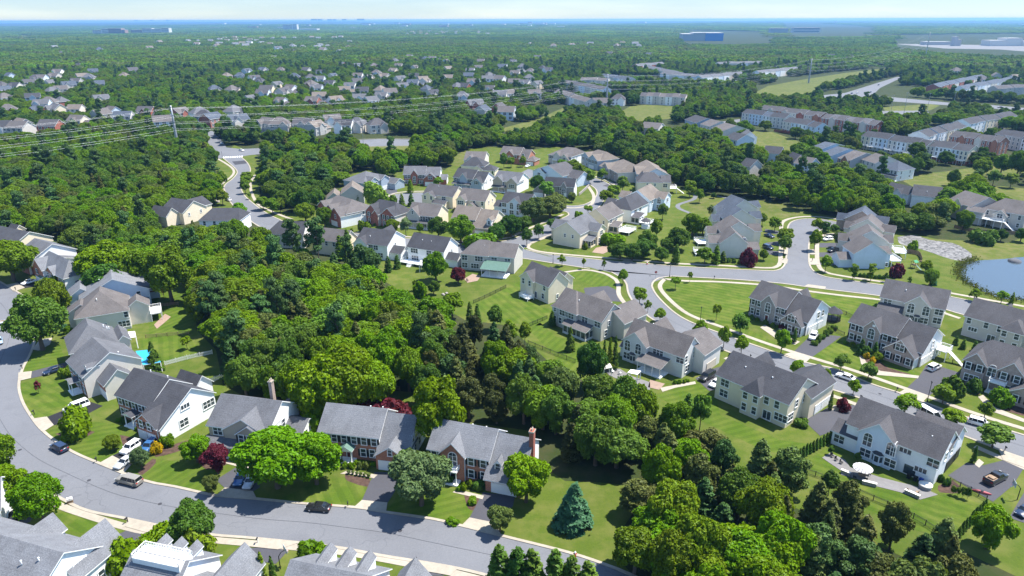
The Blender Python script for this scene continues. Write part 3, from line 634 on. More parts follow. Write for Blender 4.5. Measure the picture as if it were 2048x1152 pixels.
def x_portico(root, bl, W, D, u, v, w=2.6, d=1.9, h=3.0, roof='dk', gable=True, rise=.9):
    m = MB(); 
    for s in (-1, 1): m.lathe([(.17, 0), (.17, .2), (.13, .25), (.115, h-.3), (.17, h-.25), (.17, h-.02)], 10, 0, (u+s*(w/2-.2), v-d+.2, .3))
    m.box(u-w/2, u+w/2, v-d, v, h-.02+.3-.3, h+.25); m.box(u-w/2-.2, u+w/2+.2, v-d-.2, v, 0, .3)
    o = m.build('portico', TRIM, root)
    r = MB(); z = h+.25; oh = .25
    if gable:
        m2 = MB(); m2.face([(u-w/2, v-d, z), (u+w/2, v-d, z), (u, v-d, z+rise)]); m2.build('gable', TRIM, o)
        roof_slab(r, [(u-w/2-oh, v+.1, z), (u-w/2-oh, v-d-oh, z), (u, v-d-oh, z+rise+.15), (u, v+.1, z+rise+.15)], .12); roof_slab(r, [(u, v+.1, z+rise+.15), (u, v-d-oh, z+rise+.15), (u+w/2+oh, v-d-oh, z), (u+w/2+oh, v+.1, z)], .12)
        r.build('roof', [ROOF[roof], TRIM], o)
    else:
        m2 = MB()
        for (a, b, c, e) in ((u-w/2, u+w/2, v-d, v-d+.06), (u-w/2, u-w/2+.06, v-d, v), (u+w/2-.06, u+w/2, v-d, v)):
            m2.box(a, b, c, e, z+.75, z+.85); L = max(b-a, e-c); n = int(L/.25)
            for i in range(n+1):
                x = lerp(a, b-.05, i/n) if b-a > .1 else a; y = lerp(c, e-.05, i/n) if e-c > .1 else c
                m2.box(x, x+.05, y, y+.05, z, z+.75)
        m2.build('railing', TRIM, o)
def x_porch(root, bl, W, D, u0, u1, v, d=2.0, h=2.7, roof='dk', n=4, rise=.8, hip=True):
    m = MB(); m.box(u0, u1, v-d, v, 0, .35)
    for i in range(n):
        x = lerp(u0+.2, u1-.2, i/(n-1)); m.lathe([(.16, .35), (.11, .6), (.11, h-.2), (.16, h)], 8, 0, (x, v-d+.2, 0))
    m.box(u0, u1, v-d+.05, v-d+.35, h, h+.25)
    o = m.build('porch', TRIM, root); r = MB()
    roof_slab(r, [(u0-.3, v-d-.3, h+.3), (u1+.3, v-d-.3, h+.3), (u1+.3, v+.1, h+.3+rise), (u0-.3, v+.1, h+.3+rise)], .12); r.build('roof', [ROOF[roof], TRIM], o)
def x_dormer(root, bl, W, D, u, v0, v1, z0, w=1.6, h=1.7, rise=.9, roof='lg', wall='wh', near=True, face='F'):
    """small gabled dormer; its window looks to the front (F) or to the back (B)"""
    wl = MB(); rf = MB(); block_geo(dict(t='f', u0=u-w/2, u1=u+w/2, v0=v0, v1=v1, hf=z0+h, hb=z0+h, rz=z0+h+rise, r=u, z0=z0-.6), wl, rf, oh=.2)
    o = wl.build('dormer', WALL[wall], root); rf.build('roof', [ROOF[roof], TRIM], o)
    q = put('window', WMJ['d'], o); q.matrix_local = (Matrix.Translation((u, v0-.02, z0+.15)) if face == 'F' else Matrix.Translation((u, v1+.02, z0+.15)) @ Matrix.Rotation(math.pi, 4, 'Z')) @ Matrix.Diagonal((.85, 1, .85, 1))
def rail_geo(m, pts, z, h=1.0, sp=.28):
    for i in range(len(pts)-1):
        a = Vector((*pts[i], z)); b = Vector((*pts[i+1], z)); L = (b-a).length; n = max(1, int(L/sp)); r = math.atan2(b.y-a.y, b.x-a.x); M = Matrix.Translation(a) @ Matrix.Rotation(r, 4, 'Z')
        m.box(0, L, -.04, .04, h-.08, h, 0, M); m.box(0, L, -.03, .03, .08, .14, 0, M)
        for k in range(n+1): x = L*k/n; m.box(x-.025, x+.025, -.025, .025, 0, h-.06, 0, M)
        for x in (0, L): m.box(x-.07, x+.07, -.07, .07, 0, h+.12, 0, M)
def x_deck(root, bl, W, D, u0, u1, v0, v1, z, mat=None, rail=True, posts=True, stairs=None, open_=''):
    mat = mat or TRIM; m = MB(); m.box(u0, u1, v0, v1, z-.25, z)
    if posts and z > .6:
        nx = max(2, int((u1-u0)/2.6)+1)
        for i in range(nx):
            for vv in (v0+.12, v1-.12): m.box(lerp(u0+.1, u1-.1, i/(nx-1))-.09, lerp(u0+.1, u1-.1, i/(nx-1))+.09, vv-.09, vv+.09, 0, z-.25)
    if stairs:
        sx, sy, dx, dy, wd = stairs; n = max(2, int(z/.19)); 
        for i in range(n):
            zz = z-(i+1)*z/n; x = sx+dx*(i+1)*.28; y = sy+dy*(i+1)*.28
            if dx: m.box(min(x, x-dx*.28), max(x, x-dx*.28), y-wd/2, y+wd/2, max(0, zz-.05), zz+.06)
            else: m.box(x-wd/2, x+wd/2, min(y, y-dy*.28), max(y, y-dy*.28), max(0, zz-.05), zz+.06)
    o = m.build('deck', mat if mat is not TRIM else PATIO if not rail else TRIM, root)
    if rail:
        r = MB(); P = [(u0+.05, v1), (u0+.05, v0+.05), (u1-.05, v0+.05), (u1-.05, v1)] if v0 < 0 else [(u0+.05, v0), (u0+.05, v1-.05), (u1-.05, v1-.05), (u1-.05, v0)]
        rail_geo(r, P, z); r.build('railing', mat, o)
def x_sunroom(root, bl, W, D, u0, u1, v0, v1, h=2.7, rise=1.1, roof='br', wall='wh', n=4, shed=True, screen=False):
    m = MB(); r = MB(); m.box(u0, u1, v0, v1, 0, .7)
    for i in range(n+1): x = lerp(u0+.12, u1-.12, i/n); m.box(x-.12, x+.12, v0, v0+.22, .7, h)
    for i in range(3): y = lerp(v0+.12, v1-.12, i/2); m.box(u1-.22, u1, y-.12, y+.12, .7, h); m.box(u0, u0+.22, y-.12, y+.12, .7, h)
    m.box(u0, u1, v0, v1, h, h+.2)
    o = m.build('sunroom', WALL[wall] if wall else TRIM, root)
    g = MB(); g.box(u0+.1, u1-.1, v0+.1, v1-.05, .68, h+.02); g.build('window', GLASS, o)
    if shed: roof_slab(r, [(u0-.3, v0-.35, h+.25), (u1+.3, v0-.35, h+.25), (u1+.3, v1+.1, h+.25+rise), (u0-.3, v1+.1, h+.25+rise)], .14)
    else:
        um = (u0+u1)/2; vm = v0+(u1-u0)/2*.6
        E = [(u0-.35, v0-.35, h+.22), (u1+.35, v0-.35, h+.22), (u1+.35, v1+1.5, h+.22), (u0-.35, v1+1.5, h+.22)]; P = (um, vm, h+.25+rise); P2 = (um, v1+1.5, h+.25+rise)
        roof_slab(r, [E[0], E[1], P], .12); roof_slab(r, [E[1], E[2], P2, P], .12); roof_slab(r, [E[3], E[0], P, P2], .12)
    r.build('roof', [ROOF[roof], TRIM], o)
def x_bay(root, bl, W, D, bi, face, p, w=2.2, d=.9, h=2.6, z=.2, wall='wh', roof='mg'):
    M = face_M(bl[bi], face, p, 0, 0); m = MB(); r = MB(); g = MB()
    P = [(-w/2, 0), (-w/2+.55, -d), (w/2-.55, -d), (w/2, 0)]
    for i in range(3):
        a, b = P[i], P[i+1]; m.face([(*a, z), (*b, z), (*b, z+h), (*a, z+h)])
        q = lambda t, zz: (a[0]+(b[0]-a[0])*t+(0 if i == 1 else (-.02 if i == 0 else .02)), a[1]+(b[1]-a[1])*t-.02, zz)
        g.face([q(.14, z+.75), q(.86, z+.75), q(.86, z+h-.3), q(.14, z+h-.3)])
        r.face([(*[c*1.12 for c in a], z+h), (*[c*1.12 for c in b], z+h), (b[0]*.5, 0, z+h+.6), (a[0]*.5, 0, z+h+.6)])
    m.face([(*p_, z) for p_ in P[::-1]])
    o = m.build('bay', WALL[wall], root); o.matrix_local = M
    g.build('window', GLASS, o); r.build('roof', [ROOF[roof]], o)
def x_deckrail(root, bl, W, D, u0, u1, v0, v1, z):
    m = MB(); rail_geo(m, [(u0, v0), (u0, v1), (u1, v1), (u1, v0), (u0, v0)], z, .75, .3); m.build('railing', TRIM, root)
EXT = {'deckrail': x_deckrail, 'garage': x_garage, 'door': x_door, 'chimney': x_chimney, 'vent': x_vent, 'box': x_box, 'portico': x_portico, 'porch': x_porch, 'dormer': x_dormer, 'deck': x_deck, 'sun': x_sunroom, 'bay': x_bay}
# ------------------------------------------------------------------ the street in front (brick colonials), camera-side eaves traced
GL = 'houses along the front street'
house('red brick house with pale grey roof and two white garage doors under a brick gable', (638,862), (757,875), 6.0, 10.5,
      lambda W, D: [S(0, W, 0, D, 6.0, 3.7), S(W, W+6.6, -.6, D, 5.4, 3.6, hf=3.6), Q(W+.1, W+6.5, -2.6, 5, 3.4, 2.3)], 'wh', 'lg',
      [(0,'F','d',3.9,6,1), (0,'F','d',1.0,[1.2,2.9,9.6,11.6],1), (1,'R','d',4.2,[3,5,8]), (1,'R','d',1.2,[4,7]), (2,'F','s',3.75,[3.2])],
      [('garage',2,'F',1.9,2.5,2.2), ('garage',2,'F',4.75,2.5,2.2), ('door',0,'F',6.4,'r'), ('portico',6.4,0,2.8,2.0,3.0,'gn'), ('vent',(9,7,8.4),(12,6.5,8.8))], front='ob', near=True, group=GL)
house('red brick house with tall brick chimney, roof dormers and a balcony over its door', (857,896), (977,919), 6.0, 10.5,
      lambda W, D: [S(0, W, 0, D, 6.0, 3.7), S(W, W+7.4, -2.0, D, 5.4, 3.6, hf=3.0, rv=D*.5), Q(W*.22, W*.62, -.7, D*.5, 6.0, 2.6)], 'wh', 'lg',
      [(0,'F','d',3.9,[1.2,2.4,9.2,11.8],1), (0,'F','d',1.0,[1.4,9.2,11.8],1), (2,'F','a',3.6,[2.7]), (1,'R','d',4.0,[4.5,8]), (1,'R','d',1.2,[5,8])],
      [('garage',1,'F',3.8,4.9,2.2), ('door',2,'F',2.7,'d'), ('portico',5.6,-.7,2.8,1.8,3.0,'mg',False), ('chimney',20.6,4.4,11.6,'rb'), ('dormer',15.0,-.4,3.6,4.1,1.3,1.5,.8,'lg','wh'), ('dormer',18.6,-.4,3.6,4.1,1.3,1.5,.8,'lg','wh'), ('vent',(7,7,8.2),(10,7,8.2))], front='ob', near=True, group=GL)
house('tan house with charcoal roof, double front gable and a long front porch', (416,849), (535,866), 6.0, None,
      lambda W, D: [S(0, W, 0, D, 6.0, 4.0), Q(W*.30, W*.98, -.8, D*.45, 6.0, 3.0), Q(W*.55, W*.95, -1.4, D*.3, 5.8, 2.0), S(W+.1, W+4.5, D*.45, D*.95, 3.2, 1.6)], 'wh', 'mg',
      [(0,'F','D',3.9,[2.2]), (2,'F','d',3.8,3,1), (0,'F','d',1.0,[1.5,3.4],1), (1,'F','d',1.0,[2,4,7]), (0,'R','d',4,[6]), (3,'R','d',1.2,2)],
      [('porch',.2,12.5,-.8,2.0,2.8,'mg',6), ('door',1,'F',5.4,'d'), ('chimney',9.4,10.6,12.2,'sb',.75,1.0)], front='ta', near=True, group=GL, C=(590,806))
house('brick fronted house with charcoal roof and huge blank white gable wall', (232,789), (299,813), 6.0, 11.5,
      lambda W, D: [S(0, W, 0, D, 6.0, 4.1), S(W, W+7.2, -3.4, D, 5.6, 4.0, hf=4.0, rv=D*.5), Q(W-.4, W+6.6, -3.7, 3, 4.2, 2.6), S(W*.55, W+1.5, D-1, D+4.2, 5.2, 2.6)], 'wh', 'dk',
      [(0,'F','d',3.9,5,1), (0,'F','d',1.0,[1.2,2.9,9],1), (1,'R','t',5.6,[7]), (1,'R','T',2.8,[13]), (1,'R','D',1.6,[6]), (2,'F','d',3.2,[2,4.6],1)],
      [('garage',2,'F',1.9,2.6,2.2), ('garage',2,'F',5.0,2.6,2.2), ('door',0,'F',6.2,'d'), ('portico',6.2,0,3.0,2.2,3.0,'dk',True,.5), ('vent',(3,7.5,9),(9,7.5,9))], front='ob', near=True, group=GL)
house('brick fronted house with beige gable end and small garage wing with white doors', (135,722), (166,754), 6.0, None,
      lambda W, D: [S(0, W, 0, D, 6.0, 4.2), S(W-.3, W+4.9, D*.22, D*.72, 4.4, 3.0)], 'be', 'mg',
      [(0,'F','d',3.9,5,1), (0,'F','d',1.0,4,1)],
      [('garage',1,'F',1.6,2.3,2.2), ('garage',1,'F',4.0,2.3,2.2), ('door',0,'F',6.5,'d'), ('portico',6.5,0,3.2,2.2,3.2,'mg',True,.5), ('vent',(11,9,8.6),), ('dormer',11.5,1.2,4,6.6,1.6,1.2,.7,'mg','be')], front='ob', near=True, C=(285,720), group=GL)
house('pale house with grey hip roof squeezed between two larger houses', None, (140,706), 6.0, None,
      lambda W, D: [Hp(0, W, 0, D, 6.0, 4.6, a=.2, b=.9), S(W*.2, W*.9, D, D+3, 5.6, 1.4)], 'be', 'mg', [(0,'R','d',3.8,3)], [('vent',(7,9,9.3),(8.4,9.6,9),(9.5,10,9.4))], near=True, C=(236,684), W=12, group=GL)
house('beige house with pink grey hip roof, rear sunroom and white deck', None, (150,637), 6.0, None,
      lambda W, D: [Hp(0, W, 0, D, 6.0, 4.8, a=.2, b=1.0), S(W*.4, W*.8, D-.5, D+5.5, 5.6, 2.2), S(1.5, 6.5, -2.5, 5, 5.5, 2.2)], 'be', 'br',
      [(0,'R','d',3.9,[13]), (0,'R','T',1.0,[12]), (0,'R','d',1.2,[7])], [('vent',(6,7,9.6),(9,6,9.2)), ('deck',4.5,10.5,19.3,22.4,2.6)], near=True, C=(256,620), W=13, group=GL)
house('large pale blue grey house with pale grey roof and brown gazebo deck', None, (160,600), 6.0, None,
      lambda W, D: [S(0, W, 0, D, 6.0, 5.0), S(W*.12, W*.66, -3.2, 4, 5.6, 2.4), Q(W*.1, W*.55, D*.55, D+3.0, 6.0, 2.4), S(W-.1, W+4.5, D*.6, D*.95, 3.0, 1.4)], 'wb', 'lg', [(0,'R','d',3.9,3), (0,'R','d',1.1,3), (2,'F','D',3.6,1)],
      [('deck',3,9,18.5,23.5,2.8,REDWOOD), ('vent',(9,6,9.2),)], near=True, C=(298,577), W=15, group=GL)
house('red brick house with pale hip roof, green porch roof and white bay window', (73,529), (127,556), 6.0, None,
      lambda W, D: [Hp(0, W, 0, D, 6.0, 4.4, a=.6, b=.9), Q(.2, W*.36, -1.2, D*.5, 6.0, 3.2), Q(W*.42, W*.72, -.5, D*.5, 6.0, 2.0)], 'wh', 'lg',
      [(1,'F','d',3.6,[2.6],1), (2,'F','d',3.8,3), (0,'F','d',3.9,[-.84,-.95],1), (0,'F','d',1.0,[-.84,-.95],1)], [('porch',4.6,12.5,0,1.8,2.8,'gn',5), ('bay',0,'R',4.5,3.0,1.0,3.2,.3), ('garage',1,'F',1.4,2.3), ('garage',1,'F',3.9,2.3)], front='ob', near=True, C=(168,538), group=GL)
house('white house with charcoal roof and red rear deck, brick gable in front', (31,508), (64,520), 6.0, None,
      lambda W, D: [S(0, W, 0, D, 6.0, 4.0), Q(W*.3, W*.8, -.8, D*.5, 6.0, 2.6), S(W, W+5, 1, D-1, 3.4, 2.2)], 'wh', 'mg', [(1,'F','d',3.6,2,1)], [('deck',4,10,15,19,2.6,REDWOOD)], front='rb', near=True, C=(133,492), group=GL)
house('dark roofed house with cream gable end at the edge of the wood', (-70,476), (20,496), 6.0, None,
      lambda W, D: [S(0, W, 0, D, 6.0, 4.2), S(-.1, 5, D-.2, D+4, 5.2, 2)], 'cr', 'dk', [(0,'F','d',3.9,4,1), (0,'F','d',1.0,4,1)], [('vent',(9,9,8.6),)], front='sb', near=True, C=(68,466), group=GL)
# ---- the three roofs at the very bottom, seen from behind
GB = 'houses at the near side of the front street'
house('white house nearest the camera with grey roof and two front gables, three small side windows', Vector((-94.65, 86.7, 6)), Vector((-71.85, 79.3, 6)), 6.0, 12.6,
      lambda W, D: [S(0, W, 0, D, 6.0, 4.0), Q(10.0, 14.2, 6, 14, 6.0, 2.4), Q(18.8, 25.2, 6.5, 15.5, 5.0, 3.5), S(13.6, 19.5, 7, 13.8, 4.8, 2.0)], 'wh', 'lg',
      [(0,'R','t',5.5,[8.5]), (0,'R','d',1.4,[5]), (2,'R','d',1.4,[4])], [('vent',(13,3.6,8.8),(18.5,3.6,8.8),(21,4.6,9.2))], near=True, group=GB)
house('grey roofed house with white railed roof deck and three front dormers', Vector((-60.8, 80.0, 5)), Vector((-51.55, 77.6, 5)), 5.0, 13.0,
      lambda W, D: [S(0, W, 0, D, 5.0, 4.5), Q(11.2, 17.2, 5, 13.6, 4.6, 3.2), S(9.4, 17.4, .6, 9.6, 4.6, 2.7)], 'wh', 'lg', [],
      [('box','roof_deck',TRIM,.7,9.2,5.0,8.0,8.6,9.62), ('deckrail',.7,9.2,5.0,8.0,9.62), ('dormer',1.7,7.2,11.2,6.7,1.6,1.5,.9,'lg','wh',True,'B'), ('dormer',4.6,7.2,11.2,6.7,1.6,1.5,.9,'lg','wh',True,'B'), ('dormer',7.5,7.2,11.2,6.7,1.6,1.5,.9,'lg','wh',True,'B'), ('vent',(4.5,3.4,7.5),(6.6,3.2,7.4),(9.0,2.6,7.0))], near=True, group=GB)
house('grey roofed house with three pale dormers in a row above the pavement', Vector((-35.5, 77.9, 5)), Vector((-23.05, 74.6, 5)), 5.0, 12.8,
      lambda W, D: [S(0, W, 0, D, 5.0, 4.5), Q(14.6, 19.6, 6, 13.5, 4.4, 3.0)], 'wh', 'lg', [],
      [('dormer',3.6,7.4,11.6,6.7,1.7,1.5,.9,'lg','wh',True,'B'), ('dormer',7.0,7.4,11.6,6.7,1.7,1.5,.9,'lg','wh',True,'B'), ('dormer',10.4,7.4,11.6,6.7,1.7,1.5,.9,'lg','wh',True,'B')], near=True, group=GB)
house('white walled house cut by the frame beside the black car', (-95,1040), (-2,1018), 5.2, 10, lambda W, D: [S(0, W, 0, D, 5.2, 3.4)], 'wh', 'lg', [], [], near=True, group=GB)
# ------------------------------------------------------------------ the street on the right
GR = 'houses along the street on the right'
house('white house with two tall arched windows, stone patio and dark roof', (1696,846), (1879,919), 6.2, None,
      lambda W, D: [S(0, W, 0, D, 6.2, 4.2), Q(W*.16, W*.56, -1.2, D*.5, 6.2, 3.2), S(-2.6, 3.0, -.4, D*.5, 3.4, 1.6), S(W*.55, W+.02, D*.5, D+5.0, 5.8, 3.0, rv=D+1), Q(W*.60, W*.78, D*.5, D+2, 6, 2.2)], 'wb', 'bd',  # white gable and bay carry bluish shade in their siding colour
      [(1,'F','a',3.5,[2.0,6.6]), (1,'F','D',.9,[2.0,7.0]), (2,'F','D',1.0,[1.6]), (0,'F','t',4.6,[-.66]), (0,'F','D',4.0,[-.95]), (0,'F','t',1.8,[-.85]), (0,'R','d',4.0,[4.5,8.0]), (1,'R','a',3.6,[.6])],
      [('box','patio_door',GLASS,12.2,14.4,-.06,.01,.25,2.3), ('box','door_frame',TRIM,12.05,12.19,-.08,.01,.2,2.45), ('garage',3,'R',3.4,4.6,2.3,SHUT), ('garage',3,'R',8,2.4,2.3,SHUT), ('bay',1,'F',4.5,2.2,.6,2.4,.3,'wb','dk'), ('vent',(12,3,8),(15,3.2,8.3))], near=True, C=(1948,890), group=GR, walls=['wh','wb','wh','wh','wh'])  # black garage panels stand for the shade inside open garages
house('cream house with corner bay windows and charcoal hip roof by a wide driveway', (1434,749), (1577,808), 6.4, None,
      lambda W, D: [S(0, W, 0, D, 6.4, 4.0), Hp(W*.42, W*.66, -1.5, D*.4, 6.4, 2.4, ax='v'), Q(W*.62, W+1.6, D*.55, D+5.5, 5.8, 2.8), Q(W*.1, W*.35, D*.5, D+1.6, 6.4, 2.6)], 'cr', 'dk',
      [(0,'F','D',4.2,[2.4]), (0,'F','D',1.4,[2.4]), (1,'F','d',4.2,[1.0,3.6]), (1,'F','d',1.2,[1.0,3.6]), (0,'F','d',4.2,[-.72,-.86]), (0,'F','T',1.4,[-.93]), (0,'F','g',.4,[-.75]), (0,'R','d',4.2,[4.0,7.5]), (0,'R','D',1.4,[2])],
      [('garage',2,'R',4.6,3.0,2.3), ('garage',2,'R',8.8,4.6,2.3), ('vent',(5,4,8.6),(12,4,8.6))], near=True, C=(1663,779), group=GR)
house('light grey house with taupe roof, two arched windows and a white columned porch', (1252,674), (1367,714), 6.2, None,
      lambda W, D: [S(0, W, 0, D, 6.2, 4.0), Q(.2, W*.42, -1.6, D*.5, 6.2, 3.0), Q(W*.55, W+3.0, D*.62, D+6.0, 5.8, 3.0), Q(W*.06, W*.4, D*.5, D+4.5, 6.0, 3.0), S(-1.6, 1.5, 0, D*.5, 3.0, 1.4)], 'pg', 'br',
      [(1,'F','a',3.4,[1.5,4.9]), (1,'F','D',.9,[1.5]), (0,'F','T',4.2,[-.58]), (0,'F','D',4.2,[-.95]), (0,'R','d',4.2,[1.5,5.5,9.0]), (0,'R','D',1.2,[2.6])],
      [('porch',6.6,13.8,0,4.4,2.8,'br',4,1.3), ('garage',0,'R',8.6,3.2,2.3,GARB), ('garage',2,'R',4.5,4.8,2.3,GARB), ('bay',1,'F',3.2,2.0,.5,2.4,.3,'pg','bd'), ('vent',(9,3.6,8.4),(4,7,8.6))], near=True, C=(1445,707), group=GR)
house('taupe house with brown grey hip roof and long glazed sunroom on the lawn', (1110,609), (1203,644), 6.2, None,
      lambda W, D: [S(0, W, 0, D, 6.2, 4.0), Hp(-.2, W*.52, -1.0, D, 6.2, 4.2, a=.5, b=.9), Q(W*.7, W+4.2, D*.5, D+5.5, 5.4, 3.0), Q(W*.2, W*.55, D*.5, D+4, 6, 2.6)], 'lt', 'br',
      [(1,'F','T',4.2,[4.6,7.2]), (1,'F','s',4.6,[1.2]), (1,'F','d',1.4,[1.2,3.4]), (0,'F','D',4.2,[-.66,-.92]), (0,'R','s',4.2,[3.5]), (0,'R','d',1.2,[2.2])],
      [('sun',6.4,15.2,-3.4,.2,2.7,1.3,'br','pg',5), ('garage',0,'R',7.4,2.8,2.3,GARB), ('garage',2,'R',4,4.6,2.3,GARB), ('bay',1,'F',5.6,1.8,.6,2.4,.3,'lt','bd'), ('vent',(3,3,8.2),(7,3,8.4))], near=True, C=(1288,638), group=GR, walls=['lt','lt','lt','lt'])
house('cream house with charcoal roof at the road corner', (1045,551), (1097,573), 6.2, None,
      lambda W, D: [S(0, W, 0, D, 6.2, 4.0), S(W*.1, W*.7, D-.2, D+6, 4.6, 2.4), Q(0, W*.5, -1.0, D*.5, 6.2, 2.6)], 'cr', 'bd',
      [(2,'F','d',4.2,2), (0,'F','d',1.2,[-.8]), (0,'F','g',.4,[-.5]), (0,'F','d',4.2,[-.85]), (0,'R','s',1.2,[4.0,8.0])], [('deck',3,7.5,-4,-1.2,.9)], near=True, C=(1164,572), group=GR)
house('grey stone house with dark roof, arched entry window and blue bin by its garage', (1501,594), (1571,617), 6.2, 11.5,
      lambda W, D: [S(0, W, 0, D, 6.2, 4.0), S(W, W+7.5, -.4, D, 6.0, 3.6, hf=4.4), Q(W+.2, W+7.0, -2.6, 4, 3.4, 3.2), Q(W*.36, W*.76, -.7, D*.5, 6.2, 2.8), Q(W*.7, W*.98, D*.6, D+3.4, 6, 2.4)], 'wh', 'bd',
      [(0,'F','d',4.2,[1.2,3.2,9.4,11.2],1), (0,'F','d',1.2,[1.2,3.2,9.4,11.2],1), (3,'F','a',3.6,[-.5]), (2,'F','d',1.0,3,1), (2,'F','D',4.0,1,1), (1,'R','d',4.2,[6,8.5])],
      [('door',3,'F',2.4,'r'), ('garage',1,'R',3.6,4.6,2.3), ('garage',1,'R',8,2.4,2.3)], front='st', near=True, group=GR)
house('sandy brick house with black shutters, arched entry window and yellow bush', (1700,643), (1791,673), 6.2, 11.5,
      lambda W, D: [S(0, W, 0, D, 6.2, 4.0), S(W, W+7.5, -.4, D, 6.0, 3.6, hf=4.4), Q(W-1, W+7.0, -3.4, 4, 3.5, 3.6), Q(W*.34, W*.70, -.7, D*.5, 6.2, 2.8)], 'wh', 'bd',
      [(0,'F','d',4.2,[1.2,3.4,10.2,12.6],1), (0,'F','d',1.2,[1.2,3.4,10.2,12.6],1), (3,'F','a',3.6,[-.5]), (2,'F','d',1.0,3,1), (2,'F','D',4.2,1,1), (1,'R','d',4.2,[6]), (1,'R','s',1.4,[7,9.5])],
      [('door',3,'F',2.6,'d'), ('garage',1,'R',2.6,4.6,2.3), ('garage',1,'R',6.2,2.0,2.3), ('deck',20.4,23.2,8,11.6,3.0,None,True,True,(23.2,9.6,1,0,1.4)), ('box','round_emblem',TRIM,6.6,7.4,-.76,-.69,7.2,7.8)], front='sb', near=True, group=GR)
house('grey house with pair of arched windows in a rear gable, by the far road', (1762,594), (1889,619), 6.2, None,
      lambda W, D: [S(0, W, 0, D, 6.2, 4.0), Q(W*.40, W*.80, -1.2, D*.5, 6.2, 3.0), S(0, W*.38, -3.2, .2, 3.0, 1.4, rv=-.2)], 'pg', 'bd',
      [(1,'F','a',3.6,[1.8,5.8]), (1,'F','D',1.0,[1.8,5.8]), (0,'F','D',4.2,[-.12,-.93]), (0,'F','D',1.4,[-.93]), (0,'R','d',4.2,2)], [('bay',1,'F',3.8,2,.5,2.4,.3,'pg','bd'), ('vent',(6,3.5,8.4),)], near=True, C=(1909,595), group=GR, walls=['lt','lt','lt'])
house('taupe house with dark roof and cream angled rear bay, cut by the frame', (1931,631), (2075,671), 6.2, 11,
      lambda W, D: [S(0, W, 0, D, 6.2, 4.0), Hp(W*.55, W*.85, -2.2, D*.4, 6.2, 2.4, ax='v'), Q(W*.3, W*.5, D*.5, D+1.4, 6.2, 2.6)], 'lt', 'bd',
      [(0,'F','d',4.2,[1.2,5.6,9]), (0,'F','t',2.2,[2.6]), (0,'F','g',.4,[7.5]), (1,'F','d',4.2,[1.0,4.0]), (1,'F','d',1.2,[1.0,4.0])], [], near=True, group=GR)
house('pinkish brick house with white balcony portico and black shutters at the right edge', (1930,717), (2066,757), 6.2, 12,
      lambda W, D: [Hp(0, W, 0, D, 6.2, 4.4, a=.6, b=.2), Q(.0, W*.34, -.9, D*.5, 6.2, 2.6), Q(W*.52, W*.9, -.9, D*.5, 6.2, 2.8), Q(W*.78, W*1.4, -4.5, 5, 3.2, 3.2)], 'sb', 'bd',
      [(1,'F','d',4.2,2,1), (1,'F','T',1.0,1), (0,'F','a',3.6,[-.43]), (2,'F','d',4.2,2,1), (2,'F','T',1.0,1), (3,'F','d',1.0,3,1)],
      [('door',0,'F',8.2,'r'), ('portico',8.2,-.2,3.6,2.2,3.0,'bd',False)], near=True, group=GR)
# ------------------------------------------------------------------ houses of the middle neighbourhood
GM = 'houses in the middle of the neighbourhood'
def std(W, D, h=6.0, rise=3.6): return [S(0, W, 0, D, h, rise)]
F2 = [(0,'F','d',3.9,4,1), (0,'F','d',1.0,4,1)]
B2 = [(0,'F','D',3.9,3), (0,'F','D',1.1,3)]
R1 = [(0,'R','s',4.0,[3,7])]
def mh(label, A, B, C=None, D=None, wall='wh', roof='mg', wins=F2+R1, ext=(), front=None, bl=None, h=6.0, **k):
    return house(label, A, B, h, D, bl or (lambda W, D: std(W, D, h)), wall, roof, wins, ext, front, C=C, group=k.pop('group', GM), **k)
mh('small red brick house with brick garage gable facing a round court', (807,349), (850,349), None, 11, 'wh', 'mg', [(0,'F','d',3.9,[1.3,3,9.3,11.2],1), (0,'F','d',1,[1.3,3,9.3,11.2],1), (2,'F','V',1.2,[-.5]), (3,'F','D',4,1)],
   [('garage',3,'F',2.2,2.6), ('garage',3,'F',5.2,2.6)], 'rb', lambda W, D: [S(0,W,0,D,6,3.6), S(W,W+8.2,-.4,D,5.7,3.4), Q(W*.34,W*.66,-.7,D*.5,6,2.6), Q(W-.6,W+7,-2.8,5,4.2,3.0), S(W+8.2,W+12,1,D-2,3,2)])
mh('blue grey house with hip roof and two white trimmed gables', (687,360), (728,367), (763,352), None, 'bg', 'mg', [(0,'R','D',3.9,3), (1,'R','d',3.9,2), (0,'R','d',1,4)], [('garage',2,'R',3,4.6)], None,
   lambda W, D: [Hp(0,W,0,D,6,4,a=.9,b=.9), S(W*.3,W+1.5,D*.15,D*.5,6,2.4), S(W*.3,W+1.0,D*.62,D*.95,6,2.0), S(W-2,W+6,D*.9,D*1.3,3.4,2.2)])
mh('tan roofed house with blank green grey gable wall above the willow', (682,389), (727,387), None, 13, 'gr', 'tn', [], [], None, lambda W, D: [Q(0,W,0,D,6,3.8), Q(-7.5,.2,1.5,D-1,3.4,3.2)])
mh('brick house with three stepped front gables and white side wall', (639,410), (692,428), (734,410), None, 'wh', 'br', [(1,'F','d',3.8,1), (2,'F','d',3.8,1), (3,'F','d',3.8,1), (0,'F','d',1,5,1), (0,'R','s',4.2,[3,6,9,12])], [('garage',3,'F',3.2,4.8)], 'rb',
   lambda W, D: [Hp(0,W,0,D,6,4,a=.5,b=.9), Q(0,W*.34,-1,D*.5,6,2.8), Q(W*.36,W*.64,-1.6,D*.5,6,2.4), Q(W*.62,W+.1,-3,D*.5,5.4,3.2)])
